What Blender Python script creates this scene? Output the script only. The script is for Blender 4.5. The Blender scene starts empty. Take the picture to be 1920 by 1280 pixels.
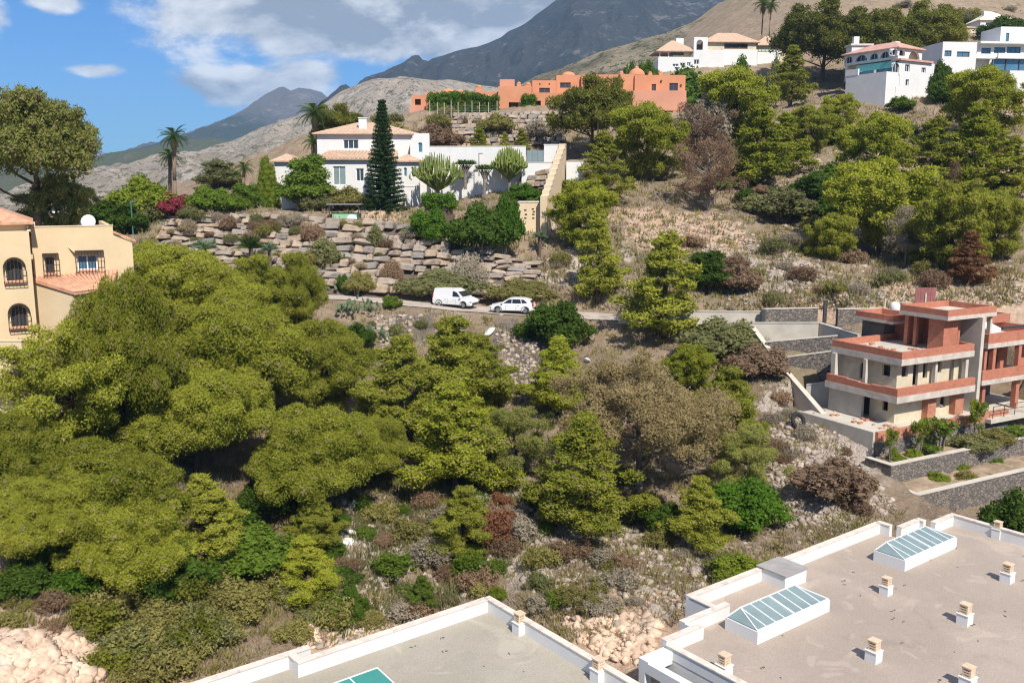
import bpy, math, random
import numpy as np
from mathutils import Vector, Matrix

# ------------------------------------------------------------------ camera, world, sun, exposure
R = math.radians
SC = bpy.context.scene
COL = SC.collection
PITCH = 9.62
FPX = 1740.0                      # focal length in pixels of the 1920 wide photograph
cam_d = bpy.data.cameras.new('camera')
cam_d.sensor_width = 36.0
cam_d.lens = 36.0 * FPX / 1920.0
cam_d.clip_start = 0.5
cam_d.clip_end = 60000.0
cam = bpy.data.objects.new('camera', cam_d)
COL.objects.link(cam)
cam.location = (0, 0, 0)
cam.rotation_euler = (R(90 - PITCH), 0, 0)
SC.camera = cam

SUN_AZ, SUN_EL = 21.0, 47.0       # sun to the right of straight behind the camera
S_DIR = Vector((math.cos(R(SUN_EL)) * math.sin(R(SUN_AZ)), -math.cos(R(SUN_EL)) * math.cos(R(SUN_AZ)), math.sin(R(SUN_EL))))
sun_d = bpy.data.lights.new('sun', 'SUN')
sun_d.energy = 4.2
sun_d.angle = R(0.6)
sun_d.color = (1.0, 0.94, 0.85)
sun = bpy.data.objects.new('sun', sun_d)
COL.objects.link(sun)
sun.rotation_euler = S_DIR.to_track_quat('Z', 'Y').to_euler()
sun.location = (60, -80, 100)

SC.view_settings.view_transform = 'Standard'
SC.view_settings.look = 'None'
SC.view_settings.gamma = 1.0
SC.view_settings.exposure = 0.64
SC.view_settings.use_curve_mapping = False
SC.render.engine = 'CYCLES'
SC.cycles.use_denoising = True
SC.cycles.max_bounces = 6
SC.cycles.diffuse_bounces = 3
SC.cycles.glossy_bounces = 2
SC.cycles.transmission_bounces = 4
SC.cycles.transparent_max_bounces = 8
SC.cycles.volume_bounces = 0
SC.cycles.caustics_reflective = False
SC.cycles.caustics_refractive = False
SC.cycles.filter_width = 1.2


class NT:
    """tiny helper around a node tree"""
    def __init__(self, tree):
        self.t = tree
        self.n = tree.nodes
        self.n.clear()

    def add(self, typ, **kw):
        nd = self.n.new(typ)
        for k, v in kw.items():
            setattr(nd, k, v)
        return nd

    def link(self, a, b):
        self.t.links.new(a, b)

    def setin(self, sock, v):
        if hasattr(v, 'is_output') or isinstance(v, bpy.types.NodeSocket):
            self.link(v, sock)
        elif isinstance(v, (tuple, list)) and len(v) == 3 and sock.type == 'RGBA':
            sock.default_value = (*v, 1)
        else:
            sock.default_value = v

    def math(self, op, a, b=0.0, c=0.0, clamp=False):
        nd = self.add('ShaderNodeMath', operation=op)
        nd.use_clamp = clamp
        for i, v in enumerate((a, b, c)):
            self.setin(nd.inputs[i], v)
        return nd.outputs[0]

    def mix(self, f, a, b, mode='MIX'):
        nd = self.add('ShaderNodeMix', data_type='RGBA', blend_type=mode)
        self.setin(nd.inputs[0], f)
        self.setin(nd.inputs[6], a)
        self.setin(nd.inputs[7], b)
        return nd.outputs[2]

    def noise(self, vec, scale, detail=4.0, rough=0.55, dist=0.0):
        nd = self.add('ShaderNodeTexNoise')
        if vec is not None:
            self.link(vec, nd.inputs['Vector'])
        nd.inputs['Scale'].default_value = scale
        nd.inputs['Detail'].default_value = detail
        nd.inputs['Roughness'].default_value = rough
        nd.inputs['Distortion'].default_value = dist
        return nd.outputs[0]

    def step(self, v, lo, hi):
        nd = self.add('ShaderNodeMapRange', interpolation_type='SMOOTHSTEP')
        self.setin(nd.inputs[0], v)
        self.setin(nd.inputs[1], lo)
        self.setin(nd.inputs[2], hi)
        return nd.outputs[0]


world = bpy.data.worlds.new('World')
SC.world = world
world.use_nodes = True
W = NT(world.node_tree)
sky = W.add('ShaderNodeTexSky', sky_type='NISHITA')
sky.sun_disc = False
sky.sun_elevation = R(SUN_EL)
sky.sun_rotation = R(180 - SUN_AZ)
sky.altitude = 150
sky.air_density = 1.0
sky.dust_density = 0.15
sky.ozone_density = 3.5
tc = W.add('ShaderNodeTexCoord')
sep = W.add('ShaderNodeSeparateXYZ')
W.link(tc.outputs['Generated'], sep.inputs[0])
X, Y_, Z = sep.outputs
ay = W.math('ADD', W.math('ABSOLUTE', Y_), 0.06)
pu = W.math('DIVIDE', X, ay)
pv = W.math('DIVIDE', Z, ay)
cmb = W.add('ShaderNodeCombineXYZ')
W.setin(cmb.inputs[0], pu)
W.setin(cmb.inputs[1], W.math('MULTIPLY', pv, 1.9))
pvec = cmb.outputs[0]
n_big = W.noise(pvec, 7.5, 8.0, 0.58, 0.3)
n_fine = W.noise(pvec, 22.0, 6.0, 0.6)
# cloud banks: (u, v, half width, half height, weight)
BANKS = [(-0.118, 0.175, 0.221, 0.055, 1.45), (-0.221, 0.151, 0.118, 0.033, 0.75), (-0.015, 0.140, 0.096, 0.037, 1.00),
         (-0.254, 0.094, 0.092, 0.022, 0.95), (-0.199, 0.103, 0.063, 0.029, 0.85), (-0.409, 0.110, 0.033, 0.008, 0.72),
         (-0.515, 0.158, 0.044, 0.033, 0.82), (-0.442, 0.173, 0.044, 0.019, 0.75), (-0.486, 0.110, 0.029, 0.006, 0.40),
         (-0.317, 0.193, 0.118, 0.022, 0.70), (0.184, 0.221, 0.295, 0.044, 1.00), (-0.088, 0.210, 0.295, 0.037, 1.10)]
mask = None
for (u, v, a, b, wt) in BANKS:
    du = W.math('DIVIDE', W.math('SUBTRACT', pu, u), a)
    dv = W.math('DIVIDE', W.math('SUBTRACT', pv, v), b)
    r2 = W.math('ADD', W.math('MULTIPLY', du, du), W.math('MULTIPLY', dv, dv))
    g = W.math('MULTIPLY', W.math('EXPONENT', W.math('MULTIPLY', r2, -0.75)), wt)
    mask = g if mask is None else W.math('MAXIMUM', mask, g)
# higher up the broken cloud field goes on unseen, made denser for neutral fill
lift = W.step(pv, 0.30, 0.75)
mask = W.math('MAXIMUM', mask, W.math('MULTIPLY', lift, 0.56))
dens = W.math('ADD', mask, W.math('MULTIPLY', W.math('SUBTRACT', n_big, 0.5), 1.5))
dens = W.math('ADD', dens, W.math('MULTIPLY', W.math('SUBTRACT', n_fine, 0.5), 0.32))
cover = W.step(dens, 0.44, 0.74)
thick = W.step(dens, 0.62, 1.25)
off = W.add('ShaderNodeVectorMath', operation='ADD')
W.link(pvec, off.inputs[0])
off.inputs[1].default_value = (0.016, 0.034, 0)
n_off = W.noise(off.outputs[0], 7.5, 8.0, 0.58, 0.3)
n_off2 = W.noise(off.outputs[0], 22.0, 6.0, 0.6)
rel = W.math('ADD', W.math('MULTIPLY', W.math('SUBTRACT', n_big, n_off), 4.0), W.math('MULTIPLY', W.math('SUBTRACT', n_fine, n_off2), 1.0))
lit = W.math('ADD', W.math('ADD', rel, 0.62), W.math('MULTIPLY', thick, -0.55), clamp=True)
shade = W.math('SUBTRACT', 1.0, lit, clamp=True)
ccol = W.mix(shade, (5.4, 5.45, 5.5), (1.85, 2.05, 2.4))
skyc = W.mix(1.0, sky.outputs[0], (0.18, 0.37, 0.60), 'MULTIPLY')
fin = W.mix(W.math('MULTIPLY', cover, 0.93), skyc, ccol)
bg = W.add('ShaderNodeBackground')
W.link(fin, bg.inputs[0])
bg.inputs[1].default_value = 0.125
wo = W.add('ShaderNodeOutputWorld')
W.link(bg.outputs[0], wo.inputs[0])

# ------------------------------------------------------------------ picture <-> world
CP, SP = math.cos(R(PITCH)), math.sin(R(PITCH))


YK = 1.358                        # first distances were paced out for a wider lens


def ray(px, py):
    u = (px - 960.0) / FPX
    v = (640.0 - py) / FPX
    return np.array([u, CP + SP * v, -SP + CP * v])


def at(px, py, Y):
    r = ray(px, py)
    return r * (Y / r[1])


def ratio(py):
    v = (640.0 - py) / FPX
    return (-SP + CP * v) / (CP + SP * v)


def zc(Y, z):
    return Y * CP - z * SP


def rng(seed):
    return np.random.default_rng(seed)


# ------------------------------------------------------------------ noise
def _h(i, j, s):
    n = (i * 374761393 + j * 668265263 + s * 974634777) & 0xffffffff
    n = ((n ^ (n >> 13)) * 1274126177) & 0xffffffff
    return ((n ^ (n >> 16)) & 0xffff) / 65535.0


def vnoise(x, y, s=0):
    xi = np.floor(x).astype(np.int64)
    yi = np.floor(y).astype(np.int64)
    fx = x - xi
    fy = y - yi
    fx = fx * fx * (3 - 2 * fx)
    fy = fy * fy * (3 - 2 * fy)
    a = _h(xi, yi, s); b = _h(xi + 1, yi, s); c = _h(xi, yi + 1, s); d = _h(xi + 1, yi + 1, s)
    return (a * (1 - fx) + b * fx) * (1 - fy) + (c * (1 - fx) + d * fx) * fy - 0.5


def fbm(x, y, octv=5, s=0, gain=0.5):
    t = 0
    a = 1.0
    for k in range(octv):
        t = t + a * vnoise(x, y, s + k)
        x = x * 2.03 + 7.1
        y = y * 2.03 - 3.7
        a *= gain
    return t


def ridged(x, y, octv=5, s=0, gain=0.55):
    t = 0
    a = 1.0
    for k in range(octv):
        t = t + a * (0.5 - np.abs(2 * vnoise(x, y, s + k)))
        x = x * 2.07 + 3.3
        y = y * 2.07 + 9.1
        a *= gain
    return t


# ------------------------------------------------------------------ object helpers
def mesh_np(name, verts, faces, mat=None, smooth=False, attr=None):
    """verts (n,3), faces (m,k) all the same size k, as ONE mesh"""
    me = bpy.data.meshes.new(name)
    v = np.asarray(verts, np.float32)
    f = np.asarray(faces, np.int32)
    k = f.shape[1]
    me.vertices.add(len(v))
    me.vertices.foreach_set('co', v.ravel())
    me.loops.add(f.size)
    me.loops.foreach_set('vertex_index', f.ravel())
    me.polygons.add(len(f))
    me.polygons.foreach_set('loop_start', np.arange(0, f.size, k, dtype=np.int32))
    me.polygons.foreach_set('loop_total', np.full(len(f), k, np.int32))
    if smooth:
        me.polygons.foreach_set('use_smooth', np.ones(len(f), bool))
    if attr:
        for an, av in attr.items():
            A = me.attributes.new(an, 'FLOAT', 'POINT')
            A.data.foreach_set('value', np.asarray(av, np.float32))
    me.update(calc_edges=True)
    for m in (mat if isinstance(mat, (list, tuple)) else [mat]):
        if m is not None:
            me.materials.append(m)
    return me


def link(name, me, parent=None, loc=None):
    o = bpy.data.objects.new(name, me)
    COL.objects.link(o)
    if parent is not None:
        o.parent = parent
    if loc is not None:
        o.location = loc
    return o


def tag(o, label=None, cat=None, group=None, kind=None):
    if label:
        o['label'] = label
    if cat:
        o['category'] = cat
    if group:
        o['group'] = group
    if kind:
        o['kind'] = kind
    return o


def empty(name, loc, label=None, cat=None, group=None, rz=0.0):
    o = link(name, None, None, loc)
    o.empty_display_size = 0.3
    o.rotation_euler = (0, 0, rz)
    return tag(o, label, cat, group)


KIDS = {}


def dup(root):
    """a copy of a thing with copies of its parts and their sub-parts (shared meshes)"""
    c = root.copy()
    COL.objects.link(c)
    for ch in root.children:
        k = ch.copy()
        COL.objects.link(k)
        k.parent = c
        for g in ch.children:
            q = g.copy()
            COL.objects.link(q)
            q.parent = k
    return c


class MB:
    """collects faces, links them as one mesh"""
    def __init__(self, xf=None):
        self.v = []
        self.f = []
        self.xf = xf

    def poly(self, pts, faces):
        b = len(self.v)
        for p in pts:
            self.v.append(self.xf(*p) if self.xf else tuple(p))
        for f in faces:
            self.f.append([b + i for i in f])
        return self

    def box(self, a0, a1, b0, b1, c0, c1):
        p = [(a0, b0, c0), (a1, b0, c0), (a1, b1, c0), (a0, b1, c0), (a0, b0, c1), (a1, b0, c1), (a1, b1, c1), (a0, b1, c1)]
        return self.poly(p, [(3, 2, 1, 0), (4, 5, 6, 7), (0, 1, 5, 4), (1, 2, 6, 5), (2, 3, 7, 6), (3, 0, 4, 7)])

    def prism(self, pts2, c0, c1):
        n = len(pts2)
        p = [(x, y, c0) for x, y in pts2] + [(x, y, c1) for x, y in pts2]
        return self.poly(p, [tuple(range(n - 1, -1, -1)), tuple(range(n, 2 * n))] + [(i, (i + 1) % n, n + (i + 1) % n, n + i) for i in range(n)])

    def vprism(self, pts_uz, w0, w1):
        """outline in u,z pushed from w0 to w1"""
        n = len(pts_uz)
        p = [(u, w0, z) for u, z in pts_uz] + [(u, w1, z) for u, z in pts_uz]
        return self.poly(p, [tuple(range(n)), tuple(range(2 * n - 1, n - 1, -1))] + [((i + 1) % n, i, n + i, n + (i + 1) % n) for i in range(n)])

    def tube(self, p0, p1, r0, r1=None, n=6):
        r1 = r0 if r1 is None else r1
        a = Vector(p0); b = Vector(p1)
        d = (b - a)
        if d.length < 1e-6:
            return self
        d.normalize()
        s = d.orthogonal().normalized()
        t = d.cross(s)
        pts = []
        for c, r in ((a, r0), (b, r1)):
            for k in range(n):
                q = 2 * math.pi * k / n
                pts.append(tuple(c + (s * math.cos(q) + t * math.sin(q)) * r))
        fs = [(k, (k + 1) % n, n + (k + 1) % n, n + k) for k in range(n)]
        fs += [tuple(range(n - 1, -1, -1)), tuple(range(n, 2 * n))]
        return self.poly(pts, fs)

    def path(self, pts, radii, n=6):
        for i in range(len(pts) - 1):
            self.tube(pts[i], pts[i + 1], radii[i], radii[i + 1], n)
        return self

    def lathe(self, cx, cy, prof, n=12):
        """prof: list of (r, z)"""
        pts = []
        for r, z in prof:
            for k in range(n):
                q = 2 * math.pi * k / n
                pts.append((cx + r * math.cos(q), cy + r * math.sin(q), z))
        fs = []
        for i in range(len(prof) - 1):
            for k in range(n):
                k2 = (k + 1) % n
                fs.append((i * n + k, i * n + k2, (i + 1) * n + k2, (i + 1) * n + k))
        fs.append(tuple(range(n - 1, -1, -1)))
        m = len(prof) - 1
        fs.append(tuple(m * n + k for k in range(n)))
        return self.poly(pts, fs)

    def mesh(self, name, mat=None, smooth=False):
        me = bpy.data.meshes.new(name)
        me.from_pydata(self.v, [], self.f)
        if mat is not None:
            me.materials.append(mat)
        if smooth:
            for p in me.polygons:
                p.use_smooth = True
        me.update()
        return me

    def build(self, name, mat=None, parent=None, smooth=False, loc=None):
        return link(name, self.mesh(name, mat, smooth), parent, loc)

# ------------------------------------------------------------------ materials
M = {}


def surf(name, base, rough=0.85, var=0.12, scale=1.5, bump=0.0, bscale=20.0, dirt=None, dirt_scale=0.6, dirt_amt=0.5, metallic=0.0, spec=0.3, coord='Object'):
    """a plain surface with patchy colour, optional dirt of its own shape and fine relief"""
    m = bpy.data.materials.new(name)
    m.use_nodes = True
    T = NT(m.node_tree)
    out = T.add('ShaderNodeOutputMaterial')
    b = T.add('ShaderNodeBsdfPrincipled')
    T.link(b.outputs[0], out.inputs[0])
    c = T.add('ShaderNodeTexCoord').outputs[coord]
    n = T.noise(c, scale, 6, 0.62)
    lo = tuple(x * (1 - var) for x in base)
    hi = tuple(min(1, x * (1 + var)) for x in base)
    col = T.mix(T.step(n, 0.3, 0.7), lo, hi)
    if dirt:
        d = T.noise(c, dirt_scale, 8, 0.65, 0.4)
        col = T.mix(T.math('MULTIPLY', T.step(d, 0.5, 0.72), dirt_amt), col, dirt)
    T.link(col, b.inputs['Base Color'])
    b.inputs['Roughness'].default_value = rough
    b.inputs['Metallic'].default_value = metallic
    b.inputs['Specular IOR Level'].default_value = spec
    if bump:
        bn = T.noise(c, bscale, 5, 0.6)
        bp = T.add('ShaderNodeBump')
        bp.inputs['Strength'].default_value = bump
        bp.inputs['Distance'].default_value = 0.05
        T.link(bn, bp.inputs['Height'])
        T.link(bp.outputs[0], b.inputs['Normal'])
    M[name] = m
    return m


def leafmat(name, base, alt, var=0.30, trans=0.40):
    """foliage: colour drifts from base to alt with each clump's tint and from plant to plant"""
    m = bpy.data.materials.new(name)
    m.use_nodes = True
    T = NT(m.node_tree)
    out = T.add('ShaderNodeOutputMaterial')
    at_ = T.add('ShaderNodeAttribute', attribute_name='tint')
    oi = T.add('ShaderNodeObjectInfo')
    f = T.math('ADD', T.math('MULTIPLY', at_.outputs['Fac'], 0.75), T.math('MULTIPLY', oi.outputs['Random'], 0.35), clamp=True)
    col = T.mix(f, base, alt)
    val = T.math('ADD', 1.0 - var / 2, T.math('MULTIPLY', oi.outputs['Random'], var))
    hs = T.add('ShaderNodeHueSaturation')
    T.link(col, hs.inputs['Color'])
    T.link(val, hs.inputs['Value'])
    d = T.add('ShaderNodeBsdfPrincipled')
    d.inputs['Roughness'].default_value = 0.6
    d.inputs['Specular IOR Level'].default_value = 0.12
    T.link(hs.outputs[0], d.inputs['Base Color'])
    if trans:
        tr = T.add('ShaderNodeBsdfTranslucent')
        T.link(hs.outputs[0], tr.inputs['Color'])
        mx = T.add('ShaderNodeMixShader')
        mx.inputs[0].default_value = trans
        T.link(d.outputs[0], mx.inputs[1])
        T.link(tr.outputs[0], mx.inputs[2])
        T.link(mx.outputs[0], out.inputs[0])
    else:
        T.link(d.outputs[0], out.inputs[0])
    M[name] = m
    return m


surf('white_render', (0.67, 0.66, 0.64), 0.8, 0.04, 0.7, 0.15, 40, (0.62, 0.58, 0.52), 0.5, 0.35)
surf('white_plain', (0.68, 0.68, 0.665), 0.7, 0.03, 1.0)
surf('coping', (0.66, 0.57, 0.49), 0.85, 0.12, 2.0, dirt=(0.30, 0.25, 0.22), dirt_scale=2.5, dirt_amt=0.6)
surf('cream_render', (0.65, 0.50, 0.305), 0.85, 0.05, 0.6, 0.2, 30, (0.62, 0.42, 0.22), 0.35, 0.4)
surf('cream_light', (0.63, 0.50, 0.33), 0.85, 0.05, 0.6, 0.2, 30, (0.66, 0.48, 0.27), 0.35, 0.35)
surf('pale_plaster', (0.60, 0.52, 0.37), 0.9, 0.12, 0.9, 0.25, 30, (0.38, 0.31, 0.23), 0.9, 0.75)
surf('terracotta_render', (0.56, 0.25, 0.135), 0.88, 0.07, 0.3, 0.1, 20, (0.50, 0.19, 0.11), 0.2, 0.5)
surf('terracotta_pale', (0.56, 0.27, 0.175), 0.88, 0.06, 0.3)
surf('concrete', (0.46, 0.42, 0.36), 0.9, 0.12, 0.8, 0.25, 25, (0.30, 0.27, 0.23), 0.5, 0.6)
surf('concrete_pale', (0.52, 0.475, 0.40), 0.9, 0.10, 0.8, 0.25, 25, (0.42, 0.38, 0.32), 0.5, 0.6)
surf('slab_edge', (0.53, 0.465, 0.405), 0.9, 0.14, 1.6, 0.2, 20, (0.30, 0.27, 0.24), 1.2, 0.6)
surf('dark_metal', (0.05, 0.05, 0.055), 0.5, 0.1, 3, spec=0.5)
surf('iron', (0.045, 0.03, 0.022), 0.6, 0.2, 4)
surf('grey_metal', (0.30, 0.31, 0.32), 0.45, 0.1, 3, metallic=0.6)
surf('green_metal', (0.06, 0.16, 0.13), 0.5, 0.1, 3)
surf('brown_wood', (0.13, 0.06, 0.035), 0.7, 0.2, 4)
surf('roof_void', (0.030, 0.026, 0.022), 0.9, 0.2, 2)
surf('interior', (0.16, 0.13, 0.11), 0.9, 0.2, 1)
surf('white_frame', (0.78, 0.78, 0.76), 0.5, 0.02, 2)
surf('grey_flat', (0.33, 0.31, 0.29), 0.9, 0.1, 2.0, dirt=(0.22, 0.2, 0.18), dirt_scale=3)
surf('vent_clay', (0.62, 0.47, 0.33), 0.85, 0.12, 6)
surf('teal_paint', (0.10, 0.33, 0.33), 0.7, 0.1, 1)
surf('pink_roof', (0.52, 0.30, 0.24), 0.85, 0.15, 1.2)
surf('pale_roof', (0.72, 0.66, 0.50), 0.85, 0.1, 1.2)
surf('tarmac', (0.44, 0.38, 0.32), 0.95, 0.12, 0.6, 0.2, 40, (0.20, 0.17, 0.14), 0.5, 0.6)
surf('bark', (0.12, 0.085, 0.06), 0.95, 0.25, 4, 0.6, 14)
surf('bark_grey', (0.22, 0.185, 0.155), 0.95, 0.2, 4, 0.6, 14)
surf('palm_bark', (0.20, 0.14, 0.10), 0.95, 0.2, 5, 0.8, 9)
surf('pallet_wood', (0.25, 0.10, 0.09), 0.8, 0.2, 3)
surf('car_paint', (0.72, 0.72, 0.72), 0.25, 0.01, 1, spec=0.5)
surf('tyre', (0.02, 0.02, 0.02), 0.8, 0.1, 5)
surf('rim', (0.45, 0.45, 0.46), 0.35, 0.05, 5, metallic=0.8)
surf('red_light', (0.45, 0.02, 0.02), 0.3, 0.05, 5)
surf('lamp_glass', (0.65, 0.68, 0.70), 0.15, 0.05, 5, spec=0.6)
surf('black_plastic', (0.02, 0.02, 0.022), 0.5, 0.1, 5)
surf('tank_green', (0.26, 0.52, 0.30), 0.6, 0.08, 3)
surf('paper_grey', (0.55, 0.56, 0.55), 0.7, 0.1, 3)
surf('terrace_soil', (0.33, 0.245, 0.165), 0.95, 0.25, 1.5, 0.5, 8, (0.22, 0.19, 0.11), 1.2, 0.7)
surf('gravel_dark', (0.12, 0.105, 0.10), 0.95, 0.3, 6)


def glass(name, base, rough=0.08):
    m = bpy.data.materials.new(name)
    m.use_nodes = True
    T = NT(m.node_tree)
    out = T.add('ShaderNodeOutputMaterial')
    b = T.add('ShaderNodeBsdfPrincipled')
    T.link(b.outputs[0], out.inputs[0])
    n = T.noise(T.add('ShaderNodeTexCoord').outputs['Object'], 1.3, 3)
    T.link(T.mix(n, tuple(x * 0.7 for x in base), tuple(x * 1.3 for x in base)), b.inputs['Base Color'])
    b.inputs['Roughness'].default_value = rough
    b.inputs['Specular IOR Level'].default_value = 0.6
    M[name] = m


glass('window_glass', (0.035, 0.045, 0.055))
glass('car_glass', (0.02, 0.024, 0.028), 0.05)
glass('skylight_glass', (0.20, 0.265, 0.265), 0.22)
glass('skylight_green', (0.05, 0.25, 0.21), 0.15)
glass('pale_glass', (0.20, 0.26, 0.26), 0.2)
glass('blue_glass', (0.07, 0.16, 0.24), 0.1)


def roof_gravel(name, base, tone):
    m = bpy.data.materials.new(name)
    m.use_nodes = True
    T = NT(m.node_tree)
    out = T.add('ShaderNodeOutputMaterial')
    b = T.add('ShaderNodeBsdfPrincipled')
    T.link(b.outputs[0], out.inputs[0])
    c = T.add('ShaderNodeTexCoord').outputs['Object']
    big = T.noise(c, 0.22, 6, 0.6, 0.6)
    mid = T.noise(c, 1.1, 6, 0.7)
    fine = T.noise(c, 14.0, 3, 0.7)
    col = T.mix(T.step(big, 0.36, 0.66), base, tone)
    col = T.mix(T.math('MULTIPLY', T.step(mid, 0.46, 0.75), 0.5), col, tuple(x * 0.76 for x in base))
    col = T.mix(T.math('MULTIPLY', T.step(fine, 0.44, 0.68), 0.32), col, tuple(x * 0.52 for x in base))
    stain = T.noise(c, 0.55, 4, 0.5, 1.2)
    col = T.mix(T.math('MULTIPLY', T.step(stain, 0.60, 0.66), 0.28), col, tuple(min(1, x * 1.35) for x in base))
    col = T.mix(T.math('MULTIPLY', T.step(T.noise(c, 0.31, 7, 0.7, 0.8), 0.58, 0.68), 0.35), col, tuple(x * 0.66 for x in tone))
    col = T.mix(T.math('MULTIPLY', T.step(T.noise(c, 23.0, 2, 0.6), 0.58, 0.72), 0.35), col, tuple(min(1, x * 1.6) for x in base))
    T.link(col, b.inputs['Base Color'])
    b.inputs['Roughness'].default_value = 0.95
    bp = T.add('ShaderNodeBump')
    bp.inputs['Strength'].default_value = 0.7
    bp.inputs['Distance'].default_value = 0.03
    T.link(fine, bp.inputs['Height'])
    T.link(bp.outputs[0], b.inputs['Normal'])
    M[name] = m


roof_gravel('roof_gravel_pink', (0.405, 0.332, 0.272), (0.345, 0.282, 0.23))
roof_gravel('roof_gravel_grey', (0.385, 0.348, 0.282), (0.33, 0.297, 0.238))


def brick(name, c1, c2, mortar, bw, bh, ms=0.012):
    m = bpy.data.materials.new(name)
    m.use_nodes = True
    T = NT(m.node_tree)
    out = T.add('ShaderNodeOutputMaterial')
    b = T.add('ShaderNodeBsdfPrincipled')
    T.link(b.outputs[0], out.inputs[0])
    tcn = T.add('ShaderNodeTexCoord')
    s = T.add('ShaderNodeSeparateXYZ')
    T.link(tcn.outputs['Object'], s.inputs[0])
    cb = T.add('ShaderNodeCombineXYZ')
    T.setin(cb.inputs[0], T.math('ADD', s.outputs[0], s.outputs[1]))
    T.link(s.outputs[2], cb.inputs[1])
    bt = T.add('ShaderNodeTexBrick')
    T.link(cb.outputs[0], bt.inputs['Vector'])
    bt.inputs['Scale'].default_value = 1.0
    bt.inputs['Brick Width'].default_value = bw
    bt.inputs['Row Height'].default_value = bh
    bt.inputs['Mortar Size'].default_value = ms
    bt.inputs['Bias'].default_value = 0.0
    for k, v in (('Color1', c1), ('Color2', c2), ('Mortar', mortar)):
        bt.inputs[k].default_value = (*v, 1)
    n = T.noise(tcn.outputs['Object'], 0.9, 6, 0.65)
    col = T.mix(T.math('MULTIPLY', T.step(n, 0.4, 0.75), 0.45), bt.outputs[0], tuple(0.6 * x for x in c2))
    n2 = T.noise(tcn.outputs['Object'], 2.3, 4, 0.6)
    col = T.mix(T.math('MULTIPLY', T.step(n2, 0.56, 0.75), 0.15), col, (0.5, 0.36, 0.28))
    T.link(col, b.inputs['Base Color'])
    b.inputs['Roughness'].default_value = 0.92
    bp = T.add('ShaderNodeBump')
    bp.inputs['Strength'].default_value = 0.6
    bp.inputs['Distance'].default_value = 0.02
    bp.invert = True
    T.link(bt.outputs[1], bp.inputs['Height'])
    T.link(bp.outputs[0], b.inputs['Normal'])
    M[name] = m


brick('red_brick', (0.52, 0.19, 0.11), (0.44, 0.14, 0.08), (0.40, 0.22, 0.15), 0.26, 0.09, 0.008)
brick('block_terracotta', (0.50, 0.205, 0.115), (0.43, 0.16, 0.09), (0.45, 0.31, 0.23), 0.40, 0.20)


def stones(name, c1, c2, c3, joint, scale, zs=1.6, depth=0.06):
    """rubble masonry: every cell a stone of its own tone, joints recessed in relief"""
    m = bpy.data.materials.new(name)
    m.use_nodes = True
    T = NT(m.node_tree)
    out = T.add('ShaderNodeOutputMaterial')
    b = T.add('ShaderNodeBsdfPrincipled')
    T.link(b.outputs[0], out.inputs[0])
    mp = T.add('ShaderNodeMapping')
    mp.inputs['Scale'].default_value = (1, 1, zs)
    T.link(T.add('ShaderNodeTexCoord').outputs['Object'], mp.inputs[0])
    v = T.add('ShaderNodeTexVoronoi', feature='F1')
    e = T.add('ShaderNodeTexVoronoi', feature='DISTANCE_TO_EDGE')
    for q in (v, e):
        q.inputs['Scale'].default_value = scale
        T.link(mp.outputs[0], q.inputs['Vector'])
    ss = T.add('ShaderNodeSeparateColor')
    T.link(v.outputs['Color'], ss.inputs[0])
    col = T.mix(T.step(ss.outputs[0], 0.1, 0.6), c1, c2)
    col = T.mix(T.step(ss.outputs[1], 0.6, 0.75), col, c3)
    n = T.noise(mp.outputs[0], 6, 5, 0.65)
    col = T.mix(T.math('MULTIPLY', n, 0.5), col, tuple(x * 0.55 for x in c1))
    edge = T.step(e.outputs['Distance'], 0.02, 0.09)
    col = T.mix(edge, joint, col)
    T.link(col, b.inputs['Base Color'])
    b.inputs['Roughness'].default_value = 0.92
    bp = T.add('ShaderNodeBump')
    bp.inputs['Strength'].default_value = 0.9
    bp.inputs['Distance'].default_value = depth
    T.link(edge, bp.inputs['Height'])
    T.link(bp.outputs[0], b.inputs['Normal'])
    M[name] = m


stones('slate_wall', (0.21, 0.185, 0.165), (0.15, 0.135, 0.125), (0.30, 0.245, 0.19), (0.10, 0.09, 0.08), 4.0)
stones('hill_stone', (0.42, 0.35, 0.28), (0.30, 0.27, 0.24), (0.46, 0.36, 0.27), (0.12, 0.10, 0.08), 0.85, 1.5, 0.25)


def tiles(name, c1, c2):
    m = surf(name, c1, 0.88, 0.2, 3.0, 0, 10, c2, 0.9, 0.8)
    return m


tiles('clay_tile', (0.56, 0.29, 0.18), (0.42, 0.27, 0.19))
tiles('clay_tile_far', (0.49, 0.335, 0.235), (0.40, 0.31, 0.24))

# foliage (real leaf colours)
leafmat('pine', (0.215, 0.242, 0.025), (0.375, 0.380, 0.048))
leafmat('pine_bright', (0.235, 0.272, 0.022), (0.40, 0.415, 0.040))
leafmat('pine_dark', (0.125, 0.145, 0.020), (0.22, 0.22, 0.030))
leafmat('pine_grey', (0.23, 0.245, 0.060), (0.34, 0.345, 0.09))
leafmat('pine_dead', (0.36, 0.275, 0.125), (0.48, 0.385, 0.19), 0.2)
leafmat('rust', (0.20, 0.085, 0.045), (0.27, 0.13, 0.065), 0.2)
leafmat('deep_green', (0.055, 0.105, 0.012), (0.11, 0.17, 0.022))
leafmat('mid_green', (0.10, 0.17, 0.018), (0.17, 0.235, 0.028))
leafmat('hedge_green', (0.065, 0.145, 0.012), (0.11, 0.20, 0.018))
leafmat('norfolk', (0.026, 0.058, 0.020), (0.055, 0.10, 0.030))
leafmat('lime', (0.16, 0.22, 0.02), (0.26, 0.30, 0.035))
leafmat('cactus', (0.20, 0.25, 0.06), (0.30, 0.34, 0.09), 0.15, 0.1)
leafmat('palm', (0.06, 0.12, 0.025), (0.13, 0.18, 0.04))
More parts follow.
